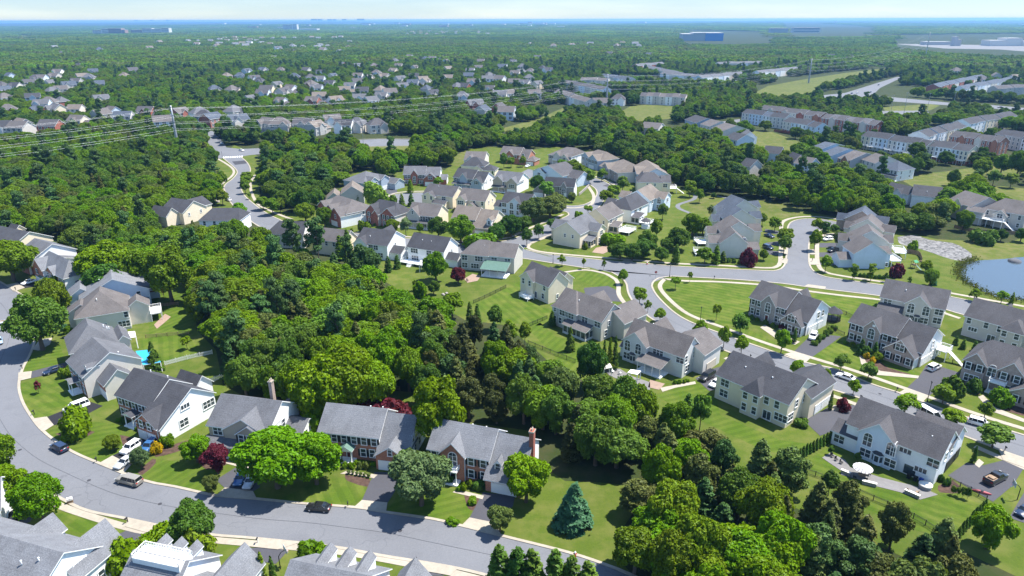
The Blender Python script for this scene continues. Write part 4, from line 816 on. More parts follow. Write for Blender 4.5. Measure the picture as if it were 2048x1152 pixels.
mh('red brick house with dark hip roof and white corner trim', (735,420), (792,431), (821,420), None, 'be', 'dk', [(1,'F','d',3.8,2,1), (1,'F','d',1,2,1), (2,'F','d',3.8,3,1), (2,'F','d',1,3), (0,'F','V',1.2,[-.42])], [('door',0,'F',7.2,'w')], 'rb',
   lambda W, D: [Hp(0,W,0,D,6,4.2,a=.5,b=.9), Q(0,W*.40,-1.0,D*.5,6,3.2), Q(W*.56,W+.1,-1.2,D*.5,6,3.0), Q(W*.28,W*.46,-1.8,D*.4,5.6,1.6)])
mh('greige house with dark shutters and two white garage doors by dark green trees', (815,428), (873,434), (903,422), None, 'cr', 'br', [(0,'F','d',3.9,[2,3.2,5.6,7,9.6,12],1), (1,'F','s',6.6,1), (0,'F','d',1,4,1)], [('porch',0,14,0,2.0,2.8,'bd',5), ('garage',0,'F',12,4.8)], 'lt',
   lambda W, D: [S(0,W,0,D,6,4), Q(0,W*.42,-.8,D*.5,6,3.2)])
mh('cream house with dark hip roof behind the greige one', (847,387), (905,394), (926,383), None, 'cr', 'bd', [(1,'F','d',3.9,2), (0,'F','D',3.9,[-.7]), (0,'F','D',1,[-.7])], [('vent',(6,5,8.8),)], None,
   lambda W, D: [S(0,W,0,D,6,3.8), Q(.3,W*.45,-2,D*.5,5.4,2.0), S(W*.42,W*.85,-3.4,.2,2.8,1.2)])
mh('cream house with weathered brown roof and triple rear window', (916,397), (970,403), (997,393), None, 'cr', 'br', [(1,'F','T',3.9,1), (0,'F','d',3.9,[-.6,-.9]), (0,'R','s',4.2,[4,8])], [], None,
   lambda W, D: [S(0,W,0,D,6,4), Q(.2,W*.34,-2.2,D*.5,6,2.0), Q(W*.34,W*.78,-2.6,1,2.8,2.2)])
mh('tan roofed house with arched dormer above a white garage and cream gable', (904,435), (950,440), (1003,431), 12.5, 'cr', 'tn', [(0,'F','d',3.9,4,1)], [('garage',1,'F',3.8,5), ('dormer',18.4,-1.5,4,5.0,2.2,1.8,1.2,'tn','wh')], 'ta',
   lambda W, D: [S(0,W,0,D,6,4), S(W,W+8.5,-3.0,D,5.6,3.8,hf=3.6,rv=D*.5)])
mh('white house with two arched rear windows and charcoal roof', (1003,404), (1057,410), None, 11, 'wb', 'dk', [(1,'F','a',3.5,[1.8,5.4]), (1,'F','D',1,[1.8,5.4]), (0,'F','D',3.9,[-.1,-.85]), (0,'F','D',1,[-.1,-.85])], [], None,
   lambda W, D: [S(0,W,0,D,6,3.8), Q(W*.28,W*.74,-1,D*.5,6,2.8), S(W*.75,W*1.0,-3,.3,2.8,1.3), S(-4.5,0,1,D-2,3.4,2)])
mh('blue grey house with white ridge step, deep front porch and white side', (907,354), (945,358), (984,350), 12, 'wh', 'dk', [(0,'F','d',3.9,4,1), (2,'F','d',3.8,1,1), (1,'R','s',4.0,[4,8])], [('porch',0,12,0,2.2,2.7,'bd',5)], 'bg',
   lambda W, D: [S(0,W,0,D,6,3.8), S(W,W+7,-.6,D,5.6,3.6,hf=4.6), Q(W+.1,W+6.8,-2,4,4.6,2.6), Q(W*.34,W*.72,-.6,D*.5,6,2.6)])
mh('house with two brown shingled gables and grey roof', (987,360), (1036,365), (1057,355), None, 'wh', 'mg', [(0,'F','d',3.9,[1.5,3.3,6,8.5],0), (2,'F','T',3.2,1)], [('garage',2,'F',3,4.8), ('porch',0,8,-.5,1.8,2.7,'bd',3)], 'ta',
   lambda W, D: [S(0,W,0,D,6,3.8), Q(0,W*.40,-.8,D*.5,6,2.6), Q(W*.58,W,-1.6,D*.5,5.8,2.6)])
mh('house with navy hip roof partly behind a dark conifer', (922,329), (968,331), None, 12, 'cr', 'dk', [(0,'F','d',1,3)], [], None, lambda W, D: [Hp(0,W,0,D,5.4,4.2), Q(W*.55,W*.95,-3,D*.4,4,2.2), Hp(W-1,W+7,-2,D*.6,3.6,2.6)])
mh('pinkish roofed house with blue grey dormer roof and brick side', (928,320), (968,321), (982,311), None, 'be', 'br', [(0,'F','d',3.9,3)], [], None, lambda W, D: [S(0,W,0,D,6,3.8), Q(W*.05,W*.6,-1,D*.5,5.6,3.2)])
mh('brown brick house with taupe roof, brick gable and dark car in its drive', (1000,307), (1039,310), None, 12, 'ob', 'br', [(0,'F','d',3.9,[1.5,3.5,9,11],1), (2,'F','V',1.2,1), (1,'F','a',4.2,[3])], [('garage',3,'F',2.6,4.6)], 'ob',
   lambda W, D: [S(0,W,0,D,6,3.8), S(W,W+6,-1,D,5.2,3.6,hf=3.8), Q(W*.32,W*.70,-.8,D*.5,6,2.6), Hp(W+5,W+11,-1.5,D*.6,3.2,2.2)])
mh('greige house with white entry portico and white side wall by the far wood', (1097,309), (1142,314), (1165,304), None, 'wh', 'br', [(0,'F','d',3.9,6,1), (2,'F','D',3.8,1), (0,'R','s',4,[4,8])], [('portico',5.4,0,3,2,3,'br',False), ('garage',2,'F',3,4.6)], 'lt',
   lambda W, D: [Hp(0,W,0,D,6,4,a=.8,b=.2), Q(W*.24,W*.52,-.6,D*.5,6,2.2), Q(W*.56,W*.98,-2.2,D*.5,4.2,3.4)])
mh('pale blue house with broad gable and dark roofs, in front of the greige one', (1068,340), (1125,351), None, 15, 'wb', 'bd', [(1,'F','D',3.6,1), (0,'F','D',1,3)], [], None, lambda W, D: [Q(0,W,0,D,5.6,4.6), Q(.2,W*.45,-1.2,D*.5,5.6,2.4), S(W,W+7.5,4,D,4.6,3.2)])
mh('dark brick house with white entry bay, black shutters and bright white end wall', (1104,371), (1148,374), (1160,369), None, 'wh', 'dk', [(0,'F','d',3.9,[1.2,3,8.6,10.2],1), (0,'F','d',1,[1.2,3,8.6,10.2],1), (1,'F','V',1.2,1)], [('door',1,'F',2.4,'w'), ('garage',2,'F',3,4.6)], 'st',
   lambda W, D: [S(-4,W,0,D,6,3.6), Q(W*.42,W*.66,-.7,D*.5,6,2.2), Q(-9.5,-3,-3,D*.8,3.4,2.8)])
mh('tan roofed house with blue grey shingle front and white garage doors', (1166,311), (1201,321), None, 14, 'bg', 'tn', [(1,'F','d',3.9,2,1), (2,'F','d',3.9,3,1), (1,'F','d',1,2)], [('garage',2,'F',2,2.4), ('garage',2,'F',4.8,2.4)], 'bg',
   lambda W, D: [Hp(0,W,0,D,6,4,a=.9,b=.5), Q(0,W*.45,-1.2,D*.5,6,2.8), Q(W*.5,W+.2,-2.4,D*.6,6,3.0), S(W,W+5,-1,6,3,1.8)])
mh('tan roofed house with stone front and cream side beside the curving street', (1206,330), (1236,346), (1277,333), None, 'be', 'tn', [(1,'F','d',3.9,2,1), (0,'F','d',1,3), (0,'F','d',3.9,[-.8],1)], [('portico',6,-1,3,2,3,'tn')], 'st', lambda W, D: [Hp(0,W,0,D,6,4.4,a=.9,b=.4), Q(W*.1,W*.5,-1.2,D*.5,6,2.6)])
mh('tan roofed house with blue grey front and pale end wall, close to the trees', (1264,334), (1282,352), (1325,338), None, 'wb', 'tn', [(1,'F','d',3.9,2,1), (0,'F','d',1,3)], [], 'bg', lambda W, D: [S(0,W,0,D,6,4), Q(W*.2,W*.8,-1.2,D*.6,6,3)])
mh('tall cream house with dark taupe hip roof and white rear deck', (1275,366), (1325,367), (1337,362), 12, 'cr', 'bd', [(0,'F','s',4.6,[5.2,9.2]), (1,'F','D',3.6,[2])], [('deck',16,21,2,8,3,None,True,True,(21,4,1,0,1.6))], None,
   lambda W, D: [Hp(0,W,0,D,6.5,4,a=.7,b=.7), S(W-.3,W+4.4,2,D,6.2,2.6), Q(W*.1,W*.45,D*.5,D+5,6,3)])
GK = 'row of houses with decks beside the park lawn'
def gh(label, B, C, W, wall, roof, wins, ext=(), bl=None, **k): return house(label, None, B, 6.0, None, bl or (lambda W, D: [Q(0, W, 0, D, 6, 4)]), wall, roof, wins, ext, None, C=C, W=W, group=GK, **k)
gh('cream corner house with grey roof and broad blank gable end by the road', (1160,469), (1199,449), 12.5, 'cr', 'mg', [(0,'F','s',3.9,[5.6,9.2]), (1,'R','D',3.9,1), (0,'R','D',1,[9,13]), (1,'R','d',1,2)],
   [('sun',12.4,16.0,3.0,7.5,2.7,1.2,'mg','cr',3), ('vent',(7,7,8.7),)], lambda W, D: [Q(0,W,0,D,6,4.2), S(W-1,W+4,D*.45,D*.85,6,2.2), S(-4.4,1.5,D*.35,D*.8,5,2.6)])
gh('cream house with taupe roof and white rear deck, second from the road', (1216,440), (1246,425), 12, 'cr', 'br', [(0,'R','D',3.9,[3,8]), (0,'R','D',1,[8]), (0,'F','s',3.9,[10])],
   [('sun',12,16,1.5,6,2.8,1.4,'br','cr',2), ('deck',16.5,21.5,1.5,9,1.4)], lambda W, D: [Q(0,W,0,D,6,4)])
gh('white house with dark hip roof and white gazebo porch', (1263,421), (1296,406), 13, 'wh', 'dk', [(0,'R','D',3.9,[4,9]), (0,'R','D',1,[3])], [('sun',13,17,0,5,2.8,1.4,'bd','wh',2), ('deck',17,22,0,5,1.2)], lambda W, D: [Hp(0,W,0,D,6,4.2,ax='v',a=.9,b=0), S(-4,.3,D*.3,D*.8,5.2,2.4)])
gh('white house with tan roof and tall arched rear bay', (1300,401), (1318,391), 13, 'wb', 'tn', [(0,'R','D',3.9,[3]), (1,'F','a',3.6,1), (1,'F','D',1,1), (1,'R','D',3.9,1)], [], lambda W, D: [Q(0,W,0,D+4,6,4.2), S(W-.2,W+5,D*.5,D+3,6,2.4), S(-4.4,.3,3,10,5,2.4)])
# two rows of paired houses on the short court
GS = 'houses on the short court'
def ch(label, A, B, D, wall, roof, wins=(), ext=(), bl=None, **k): return house(label, A, B, 6.0, D, bl or (lambda W, D: [Q(0, W, 0, D, 6, 4)]), wall, roof, wins, ext, None, group=GS, **k)
def wings(W, D, l=4, r=4): return [Q(0, W, 0, D, 6, 4.2), S(-l, .6, D*.35, D*.8, 4.6, 2.2), S(W-.6, W+r, D*.3, D*.8, 5.4, 2.2)]
ch('beige house with blank gable and white deck, first on the left side of the court', (1441,486), (1495,487), 9, 'lt', 'br', [(0,'F','s',1.0,[8.5])], [('deck',-9,-4,1,7,1.0), ('dormer',9.4,2,4.5,6,2,.8,.7,'br','lt')], lambda W, D: [Q(0,W,0,D,6,4.2), S(-3.6,.6,2.4,9.4,5.2,2), S(W-.6,W+5,1,8,3.4,1.8)], walls=['be','be','lt'])
ch('greige roofed house with side wings, second on the left side of the court', (1444,464), (1509,463), 10, 'be', 'br', [], [('deck',-9.5,-5,0,6,1.2)], lambda W, D: wings(W, D, 4.5, 4))
ch('dark grey roofed house, third on the left side of the court', (1451,439), (1512,437), 10, 'be', 'bl', [], [], wings)
ch('dark grey roofed house with low wing, farthest on the left side of the court', (1459,420), (1514,415), 10, 'be', 'bl', [], [], wings)
ch('house with pale blue blank gable, first on the right side of the court', (1709,507), (1775,507), 9.5, 'wb', 'br', [(0,'F','s',1.0,[12.6])], [('deck',15.5,19,2,9,2.4), ('dormer',3.4,1,5,5.6,2.4,.9,.8,'br','lt')], lambda W, D: [Q(0,W,0,D,6,4.2), S(-4.2,.6,1.5,8,3.2,1.8), S(W-.6,W+2.5,2,9,5.2,1.8)])
ch('taupe roofed house, second on the right side of the court', (1703,480), (1777,486), 10, 'be', 'br', [], [('deck',16,20,0,7,2.4)], lambda W, D: wings(W, D, 4, 2))
ch('taupe and tan roofed house, third on the right side of the court', (1700,454), (1765,463), 10, 'be', 'br', [], [], lambda W, D: wings(W, D, 2.5, 4))
ch('dark grey roofed house, farthest on the right side of the court', (1690,437), (1753,445), 10, 'sb', 'bl', [], [], lambda W, D: wings(W, D, 3.5, 4))
# houses between the wood and the middle street
mh('beige house with charcoal hip roof, half hidden by tall pines', (532,467), (606,469), (620,456), None, 'be', 'dk', [(0,'F','D',3.9,3), (0,'F','D',1,3), (0,'R','s',4,2)], [], None, lambda W, D: [Hp(0,W,0,D,6,4,a=.9,b=0)])
mh('cream house with taupe roof between pines and pointed evergreens', (630,478), (690,485), (704,472), None, 'cr', 'br', [(0,'F','d',3.9,4)], [], None)
mh('plain white house with charcoal roof, nearest to the evergreen spires', (711,484), (774,492), (814,473), None, 'wh', 'dk', [(0,'F','D',3.9,[7,9]), (0,'F','D',1,[11]), (0,'R','s',4.2,[6])], [('vent',(5,3,7.8),)], None, lambda W, D: [S(0,W,0,D,6,4), Q(-.6,W*.4,-.8,D*.5,5.6,2.6), S(W,W+5,D*.1,D*.6,3,1.8), Q(W*.3,W*.6,D*.5,D+3,6,3)])
mh('white house with charcoal roof, white pergola and rear deck', (815,493), (887,504), (917,488), None, 'wh', 'dk', [(0,'F','T',3.9,[3]), (0,'F','T',1,[3.2]), (0,'F','D',3.9,[-.6]), (0,'F','D',1.0,[-.6]), (0,'R','s',4,[6])], [('deck',-1,10.5,-4.2,-.3,1.0,None,True,True,(3.5,-4.2,0,-1,2)), ('vent',(5,3,8),(9,3,8))], None, lambda W, D: [S(0,W,0,D,6,4), S(W,W+5,D*.1,D*.6,3,1.8)])
mh('tan house with brown roof and green roofed rear porch', (922,508), (975,513), None, 12, 'lt', 'br', [(0,'F','D',3.9,[1.4]), (0,'F','T',3.9,[7]), (0,'F','D',1,[1.4]), (0,'F','T',1,[5.4]), (1,'F','D',3.9,2)], [('porch',9.6,19,0,5.5,2.8,'gn',4,1.6), ('vent',(8,4,8.4),)], None, lambda W, D: [Hp(0,W,0,D,6.2,4,a=.9,b=.2), S(W-.2,W+10,.6,D,6.2,3.4)])
mh('cream gabled house with charcoal wings beside the boulevard', (365,424), (412,411), None, 14, 'cr', 'dk', [(0,'F','s',3.6,2)], [], None, lambda W, D: [Q(0,W,0,D,5.6,4), Q(-6.5,.4,3,D,5,3.2), S(W-1,W+6.5,4,D+2,5,3)])
mh('white house with black roof, mostly hidden in the wood beside the boulevard', (398,441), (478,441), None, 13, 'wh', 'dk', [(0,'F','d',3.9,4), (0,'F','d',1,4)], [], None, lambda W, D: [Hp(0,W,0,D,6,3.8,a=.6,b=.3)])
# far right: houses near the pond and across the fields
GP = 'houses beyond the trees on the right'
mh('taupe house with curved white deck above the pond meadow', (1897,400), (1942,414), (1986,405), None, 'lt', 'br', [(1,'F','d',3.9,2), (0,'F','d',3.9,[-.85]), (0,'F','d',1.2,3)], [('deck',-3,6,-4,-.2,3)], None, lambda W, D: [S(0,W,0,D,7,4), Q(W*.32,W*.66,-1,D*.5,7,2.4)], h=7, group=GP)
mh('grey taupe house with screened porch, white stilted deck and red fence', (1966,416), (2052,431), None, 14, 'lt', 'br', [(0,'F','d',4.6,4), (1,'F','D',4.4,1), (0,'F','d',1.2,4)], [('deck',-5,10,-5,-.2,3.4,None,True,True,(10,-3,1,0,1.6))], None, lambda W, D: [Hp(0,W,0,D,7,4.4,a=.8,b=.5), Q(W*.30,W*.62,-2,D*.5,5.6,2.2), S(-5,2,-4.5,2,5.8,1.4)], h=7, group=GP)
mh('white house with charcoal roof behind the big tree, meadow behind', (1824,390), (1880,396), (1902,385), None, 'wh', 'dk', [(0,'R','s',4,2)], [('vent',(6,3,7.5),(12,3,7.6))], None, group=GP)
mh('low charcoal roofed house with small cream gable in the trees', (1769,374), (1818,386), None, 10, 'wh', 'dk', [(0,'F','d',1,3)], [], None, lambda W, D: [S(0,W,0,D,5,3), Q(W*.45,W*.75,-1,D*.5,5,2)], group=GP)
mh('white house with blue grey hip roof on the open meadow', (1760,335), (1795,342), (1834,338), None, 'wh', 'bl', [(0,'F','d',3.9,5), (0,'R','s',4,2), (0,'R','s',1.2,2)], [('porch',0,12,0,2,2.7,'dk',4)], 'be', lambda W, D: [Hp(0,W,0,D,6,4)], group=GP)
mh('beige house with pinkish roof facing the small court in the trees', (1724,319), (1750,327), (1785,320), None, 'be', 'br', [(0,'F','d',3.9,3), (0,'R','s',4,2)], [], None, group=GP)
mh('small brick and grey house with pinkish roof between two others', (1676,316), (1700,321), (1732,309), None, 'gr', 'br', [(0,'F','d',3.9,3)], [], 'ob', lambda W, D: [S(0,W,0,D,6,3.6), Q(W*.4,W*.9,-1,D*.5,6,2.6)], group=GP)
mh('blue grey house with slate roof and pale end wall', (1640,307), (1662,312), (1692,298), None, 'wb', 'bl', [(0,'F','d',3.9,3)], [], None, group=GP)
mh('blue grey house with slate roof, front porch', (1614,298), (1634,302), (1668,288), None, 'wb', 'bl', [(0,'F','d',3.9,3)], [], 'bg', group=GP)
for i, (A, B, C, w, r, lab) in enumerate((((1588,326),(1618,331),(1638,326),'wb','br','brown roofed bungalow half hidden by the big wood'), ((1572,316),(1588,322),(1600,317),'wb','dk','dark roofed bungalow with pale gable at the wood edge'), ((1527,305),(1560,308),None,'wb','dk','dark roofed bungalow among tree crowns'),
      ((1480,268),(1486,274),(1509,270),'wh','mg','white gabled house on the meadow corner'), ((1450,276),(1474,281),(1490,274),'wb','dk','house with dark brown roof next to the white gabled one'), ((1424,256),(1446,262),(1468,252),'be','br','beige house with brown roof, third in its short row'), ((1401,248),(1420,253),(1437,245),'be','br','beige house with brown roof, second in its short row'), ((1370,239),(1393,246),(1412,238),'bg','dk','blue grey house with dark roof at the end of its short row'),
      ((1281,255),(1316,258),(1339,254),'be','br','brown roofed house alone by the overgrown field'), ((1480,330),(1500,334),None,'be','dk','roof showing just above the tree line'))):
    mh(lab, A, B, C, 11 if C is None else None, w, r, [(0,'F','d',3.6,3), (0,'F','d',1,3)] if i not in (2, 9) else [], [], None, group=GP)
# ------------------------------------------------------------------ rows of town houses
GT = 'town house rows on the right'
def row(label, A, B, n, D, cols, roof, h=8.6, rise=3.2, nw=2, rows_=3, dec=False, base=None, z=0.0, jog=.5, wn=True, gab=None, C=None):
    a = G(*A, h+z); b = G(*B, h+z); d = Vector((b.x-a.x, b.y-a.y, 0)); W0 = d.length; d.normalize(); u = W0/n
    root = empty('town_house_row', (a.x, a.y, z), math.atan2(d.y, d.x), label, 'town houses', GT)
    nrm = Vector((-d.y, d.x, 0)); ctr = Vector((a.x, a.y, 0))+d*W0/2+nrm*D/2; FOOT.append((ctr, d, nrm, W0/2, D/2))
    for i in range(n):
        j = (i % 2)*jog; w_ = MB(); r_ = MB(); q = S(i*u+.01, (i+1)*u-.01, j, D+j, h+(i % 3)*.25, rise); block_geo(q, w_, r_, oh=.15 if 0 < i < n-1 else .3)
        w_.build('wall', WALL[cols[i % len(cols)]], root); r_.build('roof', [ROOF[roof if isinstance(roof, str) else roof[i % len(roof)]], TRIM], root)
        if gab and i % gab == 1:
            w2 = MB(); r2 = MB(); g = Q(i*u+u*.15, i*u+u*.85, j-.5, j+3, h, 2.0); block_geo(g, w2, r2, oh=.2); w2.build('gable', WALL[cols[i % len(cols)]], root); r2.build('roof', [ROOF[roof if isinstance(roof, str) else roof[0]], TRIM], root)
        if wn:
            for k in range(rows_):
                for m_ in range(nw): window(root, Matrix.Translation((i*u+u*(m_+.5)/nw, j-.03, 1.0+k*2.75)), 'd', False)
    if wn:
        q = dict(u0=0, u1=W0, v0=0, v1=D)
        for k in range(rows_):
            for p in (D*.3, D*.7): window(root, face_M(q, 'R', p, 1+k*2.75), 'd', False)
    if base:
        m = MB(); m.box(-.05, W0+.05, -.05, D+.05, 0, 2.4); m.build('brick_base', WALL[base], root)
    if dec:
        for i in range(n):
            m = MB(); m.box(i*u+.6, (i+1)*u-.8, -3.2, -.1, 2.75, 2.95)
            for x in (i*u+.8, (i+1)*u-1): m.box(x-.08, x+.08, -3.1, -2.95, 0, 2.75)
            rail_geo(m, [(i*u+.6, -.1), (i*u+.6, -3.15), ((i+1)*u-.8, -3.15), ((i+1)*u-.8, -.1)], 2.95, .95, .5); m.build('deck', TRIM, root)
    return root
WC = ['cr', 'wh', 'wb', 'be', 'wh', 'cr']
row('long row of white and cream three storey town houses with rear decks', (1723,272), (1852,293), 7, 12, WC, 'dk', dec=True)
row('nearest row of white and cream town houses ending in a broad cream gable', (1854,292), (1937,304), 5, 14, ['be','wh','wh','wb','cr'], 'dk', dec=True, base='rb')
row('stepped white town houses with sawtooth roof line seen from the side', (1858,274), (1936,254), 8, 14, ['wh','wh','wb','wh','cr'], 'dk', jog=1.0)
row('white and cream town house row at the far right below the highway', (1940,248), (2036,233), 6, 13, ['wh','wh','cr','be','wh','wb'], 'dk')
row('cream town house row at the right edge behind the brick one', (1990,268), (2120,292), 7, 13, ['be','be','lt','wh'], 'dk')
row('low brick town house row with small dormers between white rows', (1900,272), (1998,286), 6, 11, ['rb','ob','rb','be'], 'bd', gab=2)
row('white town house row with one shiny blue roof panel', (1484,226), (1568,238), 6, 12, ['be','wb','wb','wh','be'], ['dk','dk','dk','bl'])
row('white town house row next to a brick ended gable', (1566,243), (1630,255), 4, 13, ['be','wb','wh','wb'], 'dk', base='rb')
row('long brick town house row with alternating brick gables and grey roofs', (1519,218), (1640,234), 8, 12, ['rb','lt','ob','lt','be'], 'bd', gab=2)
row('brick town house row continuing behind the parking court', (1642,236), (1750,251), 7, 13, ['rb','lt','rb','lt'], ['bd','mg'], gab=2)
row('pink brick town house row beyond the highway', (1878,174), (1974,154), 10, 14, ['rb','ob','rb','be'], 'bl', nw=1)
row('white town house row beyond the highway, in front of the pink brick one', (1930,178), (2040,158), 9, 13, ['wh','be','wb'], 'bl', nw=1)
row('grey town house row near the right edge beyond the highway', (1996,178), (2080,174), 5, 13, ['gr','lt'], 'bd', nw=1)
row('far grey town house row on the left of the power line clearing', (1290,135), (1358,150), 7, 13, ['wb','be'], 'mg', wn=False)
row('far grey town house row nearer the wood edge', (1320,148), (1398,155), 8, 13, ['wb','wh','be'], 'mg', wn=False)
row('far town house row with white gable end above the clearing', (1404,156), (1490,148), 8, 13, ['wb','wh','be'], 'mg', wn=False)
row('far town house row highest on the slope', (1438,128), (1530,126), 8, 13, ['be','wh','lt'], 'mg', wn=False)
row('far town house row beside the power line pylon', (1520,146), (1600,138), 8, 13, ['wb','wh','be'], 'mg', wn=False)
row('far town house row over the trees left of the pylon field', (1276,132), (1330,128), 6, 13, ['rb','be','lt'], 'mg', wn=False)
row('town house row with stepped roofs beside the overgrown field', (1280,192), (1370,196), 7, 13, ['be','wh','lt'], ['bd','br'], nw=1)
row('town house row with tan roofs in front of the thin wood', (1160,160), (1215,162), 5, 13, ['be','lt'], 'br', nw=1)
row('dark roofed town house row left of the pylon', (1116,164), (1204,180), 8, 12, ['be','wb','lt'], 'bd', nw=1)
row('white ended town house row beneath the power lines', (1108,184), (1170,205), 6, 12, ['wh','be','lt'], 'br', nw=1)
row('pale town house row behind the pylon', (1200,152), (1256,160), 6, 12, ['wb','wh','be'], 'bl', nw=1)
# ------------------------------------------------------------------ far houses and landmarks
FAR = [(10,190),(34,181),(60,173),(73,166),(85,164),(112,161),(118,152),(140,180),(124,188),(155,171),(166,161),(180,163),(188,150),(160,139),(267,148),(120,110),(110,99),(200,104),(106,192),(88,220),(101,217),(126,214),(118,231),(46,272),(106,267),(49,263),(8,270),(160,254),(205,242),(205,209),(250,246),(330,258),(362,238),(402,240),(425,252),(410,246),(470,237),(478,256),(455,159),(481,160),(495,151),(430,187),(466,189),(510,166),(435,96),(471,93),(492,96),(440,82),(490,79),
 (527,147),(563,147),(614,148),(520,170),(590,162),(622,162),(640,167),(660,176),(623,178),(528,197),(568,195),(640,203),(690,189),(701,181),(716,172),(738,162),(770,162),(801,167),(828,160),(846,167),(725,192),(780,196),(805,182),(851,172),(866,197),(896,164),(915,182),(930,182),(975,167),(978,187),(1000,167),(1000,200),(1018,197),(685,134),(715,137),(790,127),(851,122),(886,122),(896,144),(830,142),(700,87),(682,77),(950,222),(965,234),(998,227),(1013,238),(540,262),(562,264),(610,264),(632,268),(665,252),(690,264),(716,262),(755,264),
 (1030,154),(1041,151),(1061,149),(1085,143),(1096,149),(1058,164),(1028,174),(1050,175),(1068,197),(1200,218),(1236,209),(1245,90),(1270,92),(1180,92),(1060,92),(1075,120),(820,118),(865,123),(548,120),(640,95),(350,110),(300,100),(320,88),(395,92),(1990,160),(2025,165),(1910,150),(1960,168),(1700,120),(1660,118)]
rnd = random.Random(5)
for ry, x0, x1, st in ((150, 640, 1090, 37), (163, 500, 1100, 43), (176, 560, 1090, 39), (189, 540, 1060, 44), (203, 660, 980, 52), (212, 500, 760, 60), (158, 20, 260, 46), (176, 0, 230, 50), (205, 10, 240, 64), (233, 20, 330, 70), (140, 700, 1080, 50), (130, 780, 1100, 60), (255, 370, 500, 48), (98, 560, 720, 26), (85, 380, 560, 15), (91, 400, 540, 17), (79, 420, 700, 22), (70, 800, 980, 14), (65, 830, 960, 16), (112, 1180, 1360, 40), (104, 560, 700, 40), (96, 1060, 1300, 44)):
    x = x0
    while x < x1:
        xx, yy = x+rnd.uniform(-8, 8), ry+rnd.uniform(-3.5, 3.5)*min(1, ry/160)
        if all(abs(xx-a)+3*abs(yy-b) > min(34, ry*.155) for a, b in FAR) and rnd.random() < .85: FAR.append((xx, yy))
        x += st
rnd = random.Random(5)
WORDW = {'wh': 'white', 'cr': 'cream', 'be': 'beige', 'gr': 'grey', 'bg': 'blue grey', 'wb': 'pale blue', 'rb': 'brick', 'lt': 'taupe'}
WORDR = {'dk': 'charcoal', 'mg': 'grey', 'br': 'brown grey', 'tn': 'tan', 'bl': 'slate blue', 'bd': 'dark brown', 'lg': 'pale grey'}
def where(x, y):
    if y < 130: return 'on the far wooded slope'
    if y > 228 and x < 480: return 'beside the big power pylon'
    if y > 215 and x < 800: return 'beyond the power lines and cross road'
    if x < 300: return 'in the wooded hamlet left of the pylon'
    if x < 640: return 'among trees straight beyond the pylon'
    if x < 1110: return 'among trees beyond the cross road'
    return 'among trees far beyond the town houses'
# far houses: wall, roof and a few windows each; mesh kinds shared between look-alikes
FK = {}
def far_kind(w, r, k):
    if (w, r, k) in FK: return FK[(w, r, k)]
    wl, rf, wn = MB(), MB(), MB(); W, D = 13.0, 10.0
    bs = [[S(0,W,0,D,6,3.6)], [S(0,W,0,D,6,3.6), Q(1,6.5,-2,D*.5,6,2.6)], [Hp(0,W,0,D,6,4), Q(W*.5,W*.95,-2.5,5,5,2.6)], [S(0,W,0,D,6,3.6), S(W,W+6,1,D-1,3.6,2.4), Q(W*.3,W*.7,-.8,4,6,2.2)]][k]
    for i, b in enumerate(bs): block_geo(dict(b, u0=b['u0']-W/2, u1=b['u1']-W/2, v0=b['v0']-D/2, v1=b['v1']-D/2, r=b.get('r', 0)-(D/2 if b['t'] == 's' else W/2)), wl, rf, eps=.01*i)
    FK[(w, r, k)] = (wl.mesh('far_wall', WALL[w]), rf.mesh('far_roof', [ROOF[r], TRIM])); return FK[(w, r, k)]
FARP = []; SEEN = {}
for i, (x, y) in enumerate(FAR):
    g = G(x, y+1, 0); w = rnd.choice(['wh','wh','cr','be','be','gr','wb','lt','rb'] if y > 100 else ['wh','be']); r = rnd.choice(['dk','mg','br','br','tn','bl','bd','mg'] if y > 100 else ['lg','tn'])
    k = rnd.randrange(4); wm_, rm_ = far_kind(w, r, k)
    rz = rnd.choice([-.25, -.1, .15, .5, .8, -.6, 1.2]); lab = '%s house with %s roof %s' % (WORDW[w], WORDR[r], where(x, y)); n_ = SEEN.get(lab, 0); SEEN[lab] = n_+1
    adj = ['', 'gable ended', 'low', 'L-shaped', 'tall', 'small', 'wide', 'half hidden'][n_ % 8]
    root = empty('house', (g.x, g.y, hill(g.x, g.y)), rz, (adj+' '+lab).strip(), 'house', 'distant houses among the trees'); s = rnd.uniform(1.08, 1.28)*(1.0 if y > 105 else 1.3); root.scale = (s, s, s)
    put('wall', wm_, root); put('roof', rm_, root)
    if y > 140:
        for fx in (-4.2, 0, 4.2):
            for z in (1, 3.9): put('window', WMJ['D'], root, (fx, -5.03, z))
    FARP.append((g.x, g.y))
# ------------------------------------------------------------------ tree kit
def leaf_mesh(name, P, N, size, mat, rs, asp=1.5):
    """many leaf-clump faces at points P facing N"""
    n = len(P); rv = rs.normal(size=(n, 3)); N = N/np.linalg.norm(N, axis=1, keepdims=True)
    T_ = rv-N*(rv*N).sum(1, keepdims=True); T_ /= np.linalg.norm(T_, axis=1, keepdims=True); B_ = np.cross(N, T_)
    s = (size*rs.uniform(.6, 1.35, (n, 1))); a = T_*s*asp*.5; b = B_*s*.5; c = N*s*.18
    V = np.stack([P-a, P-b*.9+c, P+a*1.05-c, P+b+c], 1).reshape(-1, 3)
    me = bpy.data.meshes.new(name); me.vertices.add(4*n); me.vertices.foreach_set('co', V.astype(np.float32).ravel())
    me.loops.add(4*n); me.loops.foreach_set('vertex_index', np.arange(4*n, dtype=np.int32)); me.polygons.add(n)
    me.polygons.foreach_set('loop_start', np.arange(0, 4*n, 4, dtype=np.int32)); me.materials.append(mat); me.update(calc_edges=True); return me
